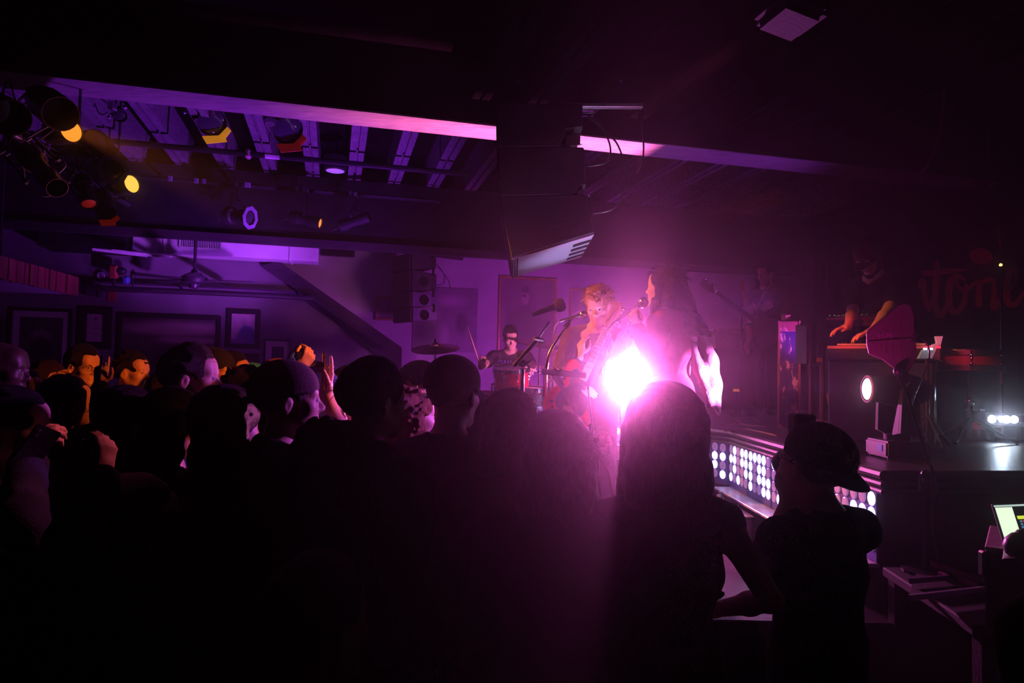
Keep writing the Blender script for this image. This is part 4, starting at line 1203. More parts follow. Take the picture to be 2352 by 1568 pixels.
cymbal(P(1000, 794, 6.9), .24, (-.05, -.26, 1), 'dark ride cymbal on a stand at the drummer\'s right', DZ)
cymbal(P(1240, 784, 7.35), .27, (.12, -.16, 1), 'pale crash cymbal glowing right of the drummer', DZ)
cymbal(P(1289, 842, 6.95), .19, (.0, -.12, 1), 'small hi-hat cymbal behind the curved microphone stand', DZ)
t = thing('drum_throne', 'round black stool under the drummer', 'stool', V((P(1168, 800, 7.5).x, P(1168, 800, 7.5).y, DZ)))
dsx, dsy = P(1168, 800, 7.5).x, P(1168, 800, 7.5).y
MB().lathe([(.0, .40), (.15, .40), (.17, .42), (.17, .46), (.14, .48), (0, .485)], Matrix.Translation((dsx, dsy, DZ)), 22).build('seat', PLAST, t, smooth=True)
MB().tube([V((dsx, dsy, DZ + .08)), V((dsx, dsy, DZ + .41))], .014, 8).build('pole', CHROME, t, smooth=True)
tripod(t, (dsx, dsy, DZ), spread=.24, h=.24)
t = thing('drum_rack', 'chrome drum rack tubes with clamps right of the silver drum', 'drum hardware', V((P(1265, 950, 6.3).x, P(1265, 950, 6.3).y, FZ)))
for px_, rr in ((1262, .016), (1270, .01)):
    c = P(px_, 850, 6.3); MB().tube([V((c.x, c.y, FZ)), c], rr, 8).build('tube', CHROME, t, smooth=True)
for y in (872, 905, 948, 985):
    MB().ball(P(1267, y, 6.28), (.035, .03, .025), 8).build('clamp', CHROME, t, smooth='all')
MB().beam(P(1235, 905, 6.3), P(1300, 903, 6.3), .02, .02).build('rail', CHROME, t)
# raised drumstick
o = MB().lathe([(0, 0), (.0075, .003), (.008, .2), (.0072, .32), (.0045, .385), (.006, .395), (.0055, .405), (0, .41)], frame_to(P(1102, 838, 7.0), P(1074, 752, 6.95)), 10).build('drumstick', mat('hickory', (.65, .42, .26), .5), smooth=True)
tagit(o, 'wooden drumstick raised in the drummer\'s hand', 'drumstick')

# ------------------------------------------------------------------ stage right gear on the upper stage
t = thing('road_case', 'narrow scuffed violet road case standing on end by the keyboards', 'case', V((P(1812, 900, 5.7).x, P(1812, 900, 5.7).y, UZ)))
cc = P(1812, 900, 5.7)
WORN = worn_mat('worn_paint', (.045, .02, .12), (.8, .48, .42), .535, 15)
ztop = P(1812, 736, 5.7).z
hw = 22 / F * 5.7
MB().box((cc.x + .02, cc.y + .06, (UZ + ztop) / 2), (hw * 2, .12, ztop - UZ), Matrix.Rotation(-.3, 3, 'Z')).build('case_body', WORN, t, bevel=.01, seg=2)
for sx in (-1, 1):
    MB().box((cc.x + .002 + sx * hw * .955, cc.y + .003 - sx * hw * .295, (UZ + ztop) / 2), (.014, .014, ztop - UZ), None).build('edge_rail', mat('edge_orange', (.55, .24, .12), .4, .4), t)
MB().box((cc.x + .02, cc.y + .06, ztop - .045), (hw * 2.04, .125, .09), Matrix.Rotation(-.3, 3, 'Z')).build('top_band', worn_mat('worn_lit_band', (.4, .1, .08), (.8, .5, .4), .55, 20), t, bevel=.006)  # reddish tone stands in for pink light on the top; scuffs are wear
MB().box((cc.x, cc.y + .06, ztop + .03), (.06, .08, .06)).build('handle', mat('handle_brown', (.4, .18, .1), .5), t, bevel=.01)

# keyboards on a stand
kd = 4.75
ka, kb = P(1900, 793, kd), P(2075, 797, kd - .25); kb.z = ka.z
ku = (kb - ka).normalized(); kn = V((-ku.y, ku.x, 0))
if kn.y < 0: kn = -kn
def keyboard(a, u, n, L, dep, hh, label, face):
    t = thing('keyboard', label, 'keyboard', a + u * L / 2)
    MB().prism([a, a + u * L, a + u * L + n * dep, a + n * dep], (0, 0, -hh)).build('case', face, t, bevel=.006)
    MB().prism([a - n * .004 + V((0, 0, -.004)), a + u * L - n * .004 + V((0, 0, -.004)), a + u * L - n * .004 + V((0, 0, -.022)), a - n * .004 + V((0, 0, -.022))], n * .004).build('front_strip', mat('front_strip_pink', (.6, .22, .42), .5), t)
    nk = int((L - .12) / .0235)
    kw = None
    for i in range(nk):
        p = a + u * (.06 + .0235 * i) + n * .012
        if kw is None:
            b = MB().prism([V((0, 0, 0)), u * .0225, u * .0225 + n * .14, n * .14], (0, 0, .012)); o = b.build('white_key', mat('key_ivory', (.7, .6, .6), .3), t); kw = o.data
        else:
            o = bpy.data.objects.new('white_key', kw); COL.objects.link(o); o.parent = t
        o.location = RM[t.name].inverted() @ p - (RM[t.name].inverted() @ V((0, 0, 0))) if o.data is kw and False else p
    kbm = None
    for i in range(nk - 1):
        if i % 7 in (2, 6): continue
        p = a + u * (.06 + .0235 * (i + 1) - .006) + n * .06 + V((0, 0, .012))
        if kbm is None:
            b = MB().prism([V((0, 0, 0)), u * .012, u * .012 + n * .09, n * .09], (0, 0, .012)); o = b.build('black_key', PLAST, t); kbm = o.data
        else:
            o = bpy.data.objects.new('black_key', kbm); COL.objects.link(o); o.parent = t
        o.location = p
    for i in range(6):
        MB().lathe([(.012, 0), (.01, .014), (0, .014)], Matrix.Translation(a + u * (.1 + .08 * i) + n * (dep - .06)), 10).build('knob', STEEL, t)
    return t
k1 = keyboard(ka, ku, kn, .66, .32, .1, 'lower keyboard with pink front strip under the player\'s hands', mat('keys_case', (.03, .03, .045), .4))
k2a = P(1898, 728, kd + .35)
k2 = keyboard(k2a, ku, kn, .56, .26, .07, 'upper keyboard behind the player\'s arm, with tiny green lights', mat('keys_case', (.03, .03, .045), .4))
for i in range(9):
    MB().lathe([(.005, 0), (0, .003)], Matrix.Translation(k2a + ku * (.02 + .03 * i) + kn * .02 + V((0, 0, .012))), 6).build('status_light', emis('led_green', (.6, 1, .15), 1.5), k2)
# the emblem of pale tape on the front panel
t = thing('keyboard_cabinet', 'dark organ cabinet under the keyboards with a worn pink sticker', 'keyboard', V((ka.x + .3, ka.y + .2, UZ)))
MB().prism([V((ka.x + .02, ka.y + .03, UZ)), V((ka.x + .02, ka.y + .03, 0)) + ku * .62 + V((0, 0, UZ)), V((ka.x + .02, ka.y + .03, UZ)) + ku * .62 + kn * .4, V((ka.x + .02, ka.y + .03, UZ)) + kn * .4], (0, 0, ka.z - .105 - UZ)).build('cabinet_body', mat('organ_dark', (.028, .03, .05), .5), t, bevel=.008)
c = P(1962, 817, kd - .02); zc = c.z
p = V((ka.x + .02, ka.y + .03, 0)); fac = p + ku * ((c - p).dot(ku)); fac.z = zc
STK = mat('sticker_worn_pink', (.6, .3, .4), .6, var=.5, scale=40)
b = MB(); b.lathe([(.0, 0), (.035, 0), (.035, .002), (0, .002)], frame_to(fac - kn * .001 - ku * .03, fac - kn * 1 - ku * .03), 10); b.box(fac + ku * .05 - kn * .002, (.12, .003, .035), Matrix.Rotation(math.atan2(ku.y, ku.x), 3, 'Z')); b.build('sticker', STK, t)
# stand rails left of the keyboards
t = thing('equipment_rack', 'thin dark upright frame between road case and keyboards', 'rack', V((P(1862, 950, 5.2).x, P(1862, 950, 5.2).y, UZ)))
for px_, y0 in ((1862, 730), (1888, 785)):
    c = P(px_, y0, 5.2); MB().tube([V((c.x, c.y, UZ)), c], .012 if px_ == 1862 else .02, 8).build('upright', mat('tube_maroon', (.16, .06, .1), .35, .5), t, smooth=True)
MB().beam(P(1838, 745, 5.2), P(1862, 745, 5.2), .02, .02).build('crossbar', STEEL, t)
MB().box(P(1850, 790, 5.3), (.07, .2, .3)).build('side_panel', mat('dark_violet_panel', (.05, .04, .09), .6), t)
MB().box(P(1874, 815, 5.25), (.08, .1, .16)).build('small_unit', mat('unit_grey', (.16, .12, .18), .5), t, bevel=.006)
MB().box(P(1882, 826, 5.18), (.03, .03, .03)).build('lamp_cap', mat('cap_orange', (.9, .3, .12), .5), t)
# patch cables hanging behind
for i, q in enumerate(([(1935, 850), (1925, 880), (1905, 905)], [(1942, 850), (1932, 885), (1915, 905), (1900, 910)], [(1905, 850), (1908, 880), (1912, 900)])):
    o = MB().tube(cat([P(x, y, 4.85) for x, y in q] + [PZ(1925, 1000, UZ + .006)], 5), .0055, 6).build('patch_cable', mat('cable_orange', (.4, .12, .05), .4), smooth='all')
    tagit(o, 'orange-brown cable drooping below the keyboards, ' + ('longest curve', 'middle curve', 'straightest, nearest the frame')[i], 'cable', 'cables below the keyboards')
# pedal board on the lip
pb = PZ(1950, 1010, UZ)
t = thing('pedal_board', 'row of small effect pedals with bright knobs on the stage lip', 'pedals', pb)
MB().prism([PZ(1880, 985, UZ), PZ(2000, 1018, UZ), PZ(2010, 1008, UZ), PZ(1885, 972, UZ)], (0, 0, .03)).build('board', PLAST, t, bevel=.003)
for i in range(6):
    p = PZ(1888 + 20 * i, 980 + 5.5 * i, UZ) + V((0, 0, .045))
    pd = MB().box(p, (.06, .09, .035), Matrix.Rotation(.3, 3, 'Z')).build('pedal', mat('pedal_%d' % (i % 3), ((.5, .12, .2), (.55, .3, .1), (.2, .15, .4))[i % 3], .35, .4), t, bevel=.005)
    for q in (-.015, .015):
        MB().lathe([(.007, 0), (.006, .012), (0, .012)], Matrix.Translation(p + V((q, -.02, .018))), 8).build('knob', CHROME, pd)
t = thing('sticker_box', 'small dark box with a lit pink square, just above the photographer\'s cap', 'box', PZ(1905, 1000, UZ))
c = PZ(1905, 1003, UZ); MB().box(c + V((0, 0, .05)), (.16, .1, .1)).build('shell', PLAST, t, bevel=.006)
MB().box(c + V((.02, -.052, .055)), (.035, .004, .04)).build('lit_square', mat('lit_pink', (.9, .3, .35), .4, emit=(1, .2, .25), estr=.7), t)

# percussion: dark drum on a chrome tripod at right, with bottles behind
pc_ = P(2226, 828, 4.75)
t = drum('floor_drum', pc_, (0, 0, 1), .19, .1, mat('drum_maroon', (.2, .01, .03), .35), 'dark maroon drum on a chrome tripod at stage right', mat('drum_head_dark', (.05, .03, .04), .5), 6, STEEL)
MB().tube([V((pc_.x, pc_.y, UZ + .12)), V((pc_.x, pc_.y, pc_.z - .06))], .012, 8).build('stand_pole', CHROME, t, smooth=True)
MB().tube([V((pc_.x, pc_.y, UZ + .02)), V((pc_.x, pc_.y, pc_.z - .28))], .017, 8).build('stand_sleeve', STEEL, t, smooth=True)
MB().ball(V((pc_.x, pc_.y, pc_.z - .28)), .03, 8).build('clamp', CHROME, t, smooth='all')
for k in range(3):
    a = 2 * PI * k / 3 - .35
    lg = MB().tube([V((pc_.x, pc_.y, pc_.z - .38)), V((pc_.x + .27 * math.cos(a), pc_.y + .27 * math.sin(a), UZ + .01))], .01, 6).build('leg', CHROME, t, smooth=True)
    MB().ball(V((pc_.x + .27 * math.cos(a), pc_.y + .27 * math.sin(a), UZ + .012)), .014, 6).build('rubber_foot', RUBBER, lg)
for i, px_ in enumerate((2222, 2240, 2257)):
    p = PZ(px_, 1004, UZ) ; bottle((p.x, p.y, UZ), .21, ('left', 'middle', 'right')[i] + ' one of three clear bottles behind the chrome tripod', 'bottles behind the chrome tripod', (.85, .85, .9))
# lit lectern/laptop shape behind the antenna
t = thing('mixer_stand', 'pale lit panel on a bracket behind the antenna paddle', 'screen', P(2140, 820, 4.4))
GRY = mat('panel_grey_glow', (.4, .45, .5), .5, emit=(.5, .62, .75), estr=.12)  # slight emission stands in for batten light falling on the panels
MB().prism([P(2120, 803, 4.4), P(2150, 803, 4.4), P(2141, 823, 4.4), P(2110, 823, 4.4)], (0, .02, 0)).build('lower_panel', GRY, t)
MB().prism([P(2150, 772, 4.4), P(2166, 772, 4.4), P(2158, 802, 4.4), P(2140, 804, 4.4), P(2143, 791, 4.4), P(2153, 788, 4.4)], (0, .02, 0)).build('upper_panel', GRY, t)
for px_ in (2125, 2138): MB().box(P(px_, 801, 4.38), (.02, .01, .012)).build('lit_button', emis('button_white', (.8, .9, 1), 2), t)
MB().tube([P(2130, 823, 4.42), V((P(2130, 823, 4.42).x, P(2130, 823, 4.42).y, UZ))], .012, 6).build('pole', STEEL, t)
tripod(t, (P(2130, 823, 4.42).x, P(2130, 823, 4.42).y, UZ), spread=.2, h=.2, m=STEEL)
c = P(2301, 853, 5.2)
t = thing('mic_stand', 'thin stand with a small red glint right of the maroon drum', 'mic stand', V((c.x, c.y, UZ)))
MB().tube([V((c.x, c.y, UZ)), V((c.x, c.y, c.z + .8))], .007, 6).build('pole', STEEL, t, smooth=True)
MB().tube([c + V((0, 0, .0)), c + V((0, 0, -.09))], .012, 8).build('clutch', mat('clutch_red', (.6, .1, .2), .3, .7), t, smooth=True)
MB().lathe([(.11, 0), (.11, .012), (0, .02)], Matrix.Translation((c.x, c.y, UZ)), 18).build('round_base', STEEL, t)
MB().ball(c + V((0, 0, .8 )), .012, 6).build('status_light', emis('pilot_orange', (1, .55, .1), 5), t)

# amplifier behind the bassist
ac = P(1688, 860, 9.05); ac.z = UZ
t = thing('guitar_amplifier', 'dark amplifier stack with a pale ridged head behind the singer\'s back', 'amplifier', ac)
az = P(1688, 765, 9.05).z
MB().box((ac.x, ac.y, (UZ + az - .2) / 2), (.62, .4, az - .2 - UZ)).build('cabinet', mat('amp_dark', (.05, .035, .05), .7), t, bevel=.012)
MB().box((ac.x, ac.y, az - .08), (.64, .34, .26)).build('amp_head', mat('amp_head', (.16, .11, .16), .6), t, bevel=.012)
b = MB()
for i in range(26): b.box((ac.x - .3 + i * .024, ac.y - .175, az + .012), (.01, .012, .05))
b.build('ridged_grille', mat('amp_grille', (.45, .3, .42), .5), t)
for i in range(5):
    MB().lathe([(.012, 0), (.012, .02), (0, .02)], frame_to((ac.x - .2 + .1 * i, ac.y - .17, az - .1), (ac.x - .2 + .1 * i, ac.y - 1, az - .1)), 10).build('knob', CHROME, t)
# cables on the deck at the bassist's feet
for i, q in enumerate(([(1660, 978), (1690, 972), (1720, 976), (1760, 980)], [(1665, 990), (1700, 984), (1740, 990), (1785, 1000)], [(1690, 962), (1705, 968), (1725, 960), (1745, 967)])):
    o = MB().tube(cat([PZ(x, y, UZ + .006) for x, y in q], 5), .006, 6).build('deck_cable', mat('cable_tan', (.3, .14, .08), .5), smooth='all')
    tagit(o, ('long tan cable across the deck at the bassist\'s feet', 'tan cable nearest the stage lip below the bassist', 'short tan cable farthest back by the bassist\'s shoes')[i], 'cable', 'cables at the bassist\'s feet')
t = thing('stomp_box', 'small yellow-lit tuner on a stand near the bassist\'s feet', 'pedals', PZ(1691, 925, UZ) if False else V((P(1691, 940, 7.6).x, P(1691, 940, 7.6).y, UZ)))
c = P(1691, 896, 7.6)
MB().box(c, (.06, .03, .03)).build('lit_tag', mat('tag_orange', (.9, .45, .05), .5, emit=(1, .4, .05), estr=.25), t)
MB().tube([c, V((c.x, c.y, UZ))], .006, 6).build('pole', STEEL, t); MB().lathe([(.07, 0), (.07, .01), (0, .012)], Matrix.Translation((c.x, c.y, UZ)), 14).build('round_base', STEEL, t)

# ------------------------------------------------------------------ antenna paddle on its stand
ad = 2.95
t = thing('antenna_paddle', 'magenta lit paddle antenna on a black stand at right', 'antenna', P(2060, 850, ad))
out = [(2080, 695), (2094, 703), (2100, 725), (2101, 768), (2104, 780), (2105, 810), (2103, 826), (2092, 846), (2083, 861), (2074, 860), (2054, 846), (2028, 826), (1996, 813), (1991, 790), (1990, 766), (1993, 757), (2025, 732), (2064, 700)]
pl_ = [P(x, y, ad + (x - 2045) * .0009) for x, y in out]
ANT = mat('antenna_board', (.20, .07, .16), .55, var=.05, bump=.03)
MB().prism(pl_, V((.006, .016, 0))).build('paddle', ANT, t, bevel=.003)
TR = mat('antenna_trace', (.12, .01, .08), .4)
def A3(x, y, o=.0015): return P(x, y, ad + (x - 2045) * .0009 - o)
MB().tube([A3(1994, 784), A3(2096, 776)], .0016, 5).build('seam', TR, t)
b = MB()
for x in (2002, 2011, 2022, 2035, 2050, 2068):
    hh = (x - 1985) * .62
    b.tube([A3(x, 784 - 2), A3(x + 1, 784 - hh * .95)], .0008, 4); b.tube([A3(x, 786), A3(x + 1, 786 + min(hh * .8, 42))], .0008, 4)
b.build('dipole_traces', TR, t)
vs, fs = text_mesh('SHURE', 1.0, .02)
xs = [v.x for v in vs]; ys = [v.y for v in vs]
b = MB()
q = []
for v in vs:
    fx = (v.x - min(xs)) / (max(xs) - min(xs)); fy = (v.y - min(ys)) / (max(ys) - min(ys))
    q.append(A3(2013.5 + 38 * fx, 775.5 - 3.2 * fx - 9.5 * fy, .002 + (.001 if v.z > 0 else 0)))
b.add(q, fs).build('lettering', mat('lettering_violet', (.55, .12, .6), .5), t)
t2 = thing('antenna_stand', 'thin black boom stand carrying the antenna paddle', 'stand', V((P(2130, 1300, ad).x, P(2130, 1300, ad).y, P(2130, 1312, ad).z)))
MB().tube([P(2063, 858, ad), P(2085, 905, ad), P(2096, 948, ad), P(2128, 1048, ad), P(2146, 1092, ad)], .0062, 8).build('boom', mat('stand_violet_black', (.08, .06, .11), .25, .8), t2, smooth=True)
MB().tube([P(2146, 1092, ad), P(2164, 1160, ad)], .005, 8).build('boom_tail', STEEL, t2, smooth=True)
bz = P(2130, 1312, ad).z
pv = P(2124, 1090, ad)
MB().tube([pv, V((pv.x, pv.y, bz + .02))], .0095, 10).build('pole', MATS['stand_violet_black'], t2, smooth=True)
MB().ball(P(2126, 1090, ad), (.02, .018, .022), 10).build('clutch', PLAST, t2, smooth='all')
MB().tube([P(2114, 1088, ad - .02), P(2111, 1105, ad - .02), P(2112, 1126, ad - .02)], .006, 6).build('clutch_lever', STEEL, t2)
MB().ball(P(2062, 852, ad), (.018, .018, .022), 10).build('mount', PLAST, t2, smooth='all')
MB().ball(P(2104, 776, ad), (.012, .012, .014), 8).build('socket', CHROME, t)
MB().box(P(2101, 776, ad), (.012, .03, .035)).build('socket_plate', PLAST, t)
MB().lathe([(.09, .006), (.09, .016), (.02, .024)], Matrix.Translation((pv.x, pv.y, bz - .005)), 20).build('round_base', STEEL, t2)
o = MB().tube(cat([P(2106, 777, ad), P(2118, 778, ad), P(2130, 790, ad), P(2135, 815, ad), P(2126, 850, ad), P(2100, 910, ad), P(2096, 945, ad), P(2130, 1020, ad), P(2139, 1120, ad - .02), P(2142, 1220, ad - .02), P(2158, 1300, ad - .03)], 6), .0032, 6).build('antenna_cable', CAB, smooth='all')
tagit(o, 'thin black cable running from the antenna down its stand', 'cable')

# ------------------------------------------------------------------ side table with trays, road case and laptop
ty = bz
td = thing('equipment_table', 'low black table at the lower right under stand and trays', 'table', V((1.95, 2.75, 0)))
c0, c1, c2, c3 = PZ(2085, 1288, ty), PZ(2390, 1330, ty), PZ(2420, 1375, ty), PZ(2080, 1385, ty)
q = [V((1.55, 2.35, ty)), V((2.9, 2.2, ty)), V((2.9, 3.05, ty)), V((1.62, 3.05, ty))]
MB().prism(q, (0, 0, -.04)).build('tabletop', BLACK, td, bevel=.006)
for p in q:
    x, y = p.x + (2.2 - p.x) * .08, p.y + (2.65 - p.y) * .08
    MB().box((x, y, (ty - .04) / 2), (.05, .05, ty - .04)).build('leg', BLACK, td)
tr = thing('equipment_tray', 'open metal edged tray with pink lit rails on the black table', 'tray', PZ(2200, 1340, ty + .02))
TRAY = mat('tray_rail_pink', (.42, .16, .28), .4, .5)
TRAYG = mat('tray_rail_grey', (.30, .33, .36), .4, .5)
def rail(a, b_, m, w=.012, nm='rail'):
    A, B = PZ(*a, ty + .03), PZ(*b_, ty + .03); MB().beam(A, B, w, .02).build(nm, m, tr)
rail((2138, 1292), (2300, 1346), TRAY)
rail((2088, 1372), (2318, 1346), TRAYG, .014)
rail((2090, 1334), (2180, 1326), mat('rail_violet', (.10, .06, .14), .5), .008)
rail((2205, 1330), (2248, 1344), TRAY, .014); rail((2188, 1314), (2262, 1328), TRAY, .02); rail((2278, 1322), (2352, 1328), TRAY, .012)
for a, b_ in (((2155, 1318), (2172, 1324)), ((2162, 1316), (2176, 1322))): rail(a, b_, mat('clip_magenta', (.8, .2, .55), .4), .006, 'clip')
c = PZ(2306, 1347, ty + .04); MB().box(c, (.05, .03, .012)).build('corner_plate', CHROME, tr, bevel=.003)
MB().prism([PZ(2092, 1370, ty + .003), PZ(2310, 1346, ty + .003), PZ(2296, 1342, ty + .003), PZ(2140, 1296, ty + .003), PZ(2095, 1330, ty + .003)], (0, 0, .008)).build('tray_floor', BLACK, tr)
# road case with laptop
ld = 2.25
lz = P(2300, 1262, ld).z
rc = thing('road_case', 'flat black road case with pink lit lid under the laptop', 'case', P(2320, 1300, ld))
e0, e1 = P(2262, 1246, ld), P(2380, 1290, ld - .08)
e0.z = e1.z = lz
eu = (e1 - e0).normalized(); en = V((-eu.y, eu.x, 0))
if en.y < 0: en = -en
e0 = e0 - en * .02
MB().prism([e0, e0 + eu * .7, e0 + eu * .7 + en * .42, e0 + en * .42], (0, 0, -(lz - ty))).build('case_body', mat('case_black', (.05, .03, .05), .6), rc, bevel=.006)
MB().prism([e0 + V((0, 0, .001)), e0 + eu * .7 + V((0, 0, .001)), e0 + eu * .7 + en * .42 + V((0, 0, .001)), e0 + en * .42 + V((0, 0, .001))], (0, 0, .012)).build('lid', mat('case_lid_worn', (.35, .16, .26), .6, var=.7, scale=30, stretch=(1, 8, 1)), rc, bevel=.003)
MB().box(e0 + V((0, 0, -.04)), (.03, .03, .08)).build('corner', CHROME, rc, bevel=.006)
lp = thing('laptop', 'open laptop with a bright mixing screen on the road case', 'laptop', P(2310, 1245, ld))
h0 = P(2306, 1247, ld); h0.z = lz + .016
tl = P(2277, 1157, ld + .05); tr_ = P(2440, 1150, ld - .0)
h1 = h0 + (tr_ - tl)
SCR = mat('laptop_shell', (.35, .35, .37), .35, .7)
nb_ = (tr_ - tl).cross(h0 - tl).normalized()
if nb_.y < 0: nb_ = -nb_
MB().prism([h0, h1, tr_, tl], nb_ * .008).build('lid', SCR, lp, bevel=.002)
def scr(u0, v0, u1, v1, m, nm, off=.0015):
    f = lambda u_, v_: tl + (tr_ - tl) * u_ + (h0 - tl) * v_ - nb_ * off
    return MB().prism([f(u0, v0), f(u1, v0), f(u1, v1), f(u0, v1)], -nb_ * .0008).build(nm, m, lp)
scr(.01, .02, .99, .98, emis('screen_dark', (.01, .015, .02), .2), 'screen')
LW = emis('screen_white', (.80, .95, .70), 1.1)
scr(.03, .1, .27, .9, LW, 'window_pane', .003); scr(.02, .04, .6, .085, emis('screen_bar', (.5, .65, .6), .9), 'menu_bar', .003)
scr(.3, .32, .52, .4, emis('screen_yellow', (.75, .85, .05), .9), 'channel_strip', .003); scr(.52, .32, .8, .4, emis('screen_magenta', (.8, .12, .7), .8), 'channel_strip', .003)
scr(.45, .12, .6, .17, emis('screen_yellow', (.75, .85, .05), .9), 'channel_strip', .003)
scr(.27, .88, .5, .95, emis('screen_blue', (.15, .35, .8), .6), 'task_bar', .003); scr(.03, .91, .27, .96, emis('screen_blue', (.15, .35, .8), .6), 'task_bar', .003)
for i in range(9):
    for j in range(6):
        m = emis('screen_red', (.8, .05, .05), .8) if (j == 0 and i % 2) else emis('screen_cell', (.1, .3, .5), .7)
        scr(.32 + i * .045, .43 + j * .07, .35 + i * .045, .475 + j * .07, m, 'meter', .003)
MB().prism([h0, h1, h1 - en * .22, h0 - en * .22], (0, 0, -.014)).build('keyboard_deck', SCR, lp, bevel=.003)
for i in range(8):
    for j in range(3):
        c = h0 + eu * (.03 + .03 * i) - en * (.04 + .03 * j) + V((0, 0, .001)); MB().box(c, (.02, .02, .003), Matrix.Rotation(math.atan2(eu.y, eu.x), 3, 'Z')).build('key', PLAST, lp)
c = P(2345, 1255, ld - .15)
b = MB(); b.ball(c, (.05, .04, .045), 10); b.ball(P(2352, 1240, ld - .15), (.03, .03, .035), 8); ob = b.build('black_pouch', PLAST, smooth='all'); tagit(ob, 'black pouch lying before the laptop screen', 'bag')

# ------------------------------------------------------------------ figures: one smooth field per body, meshed as one surface
def smin(a, b, k):
    h = np.clip(.5 + .5 * (b - a) / k, 0, 1)
    return b * (1 - h) + a * h - k * h * (1 - h)


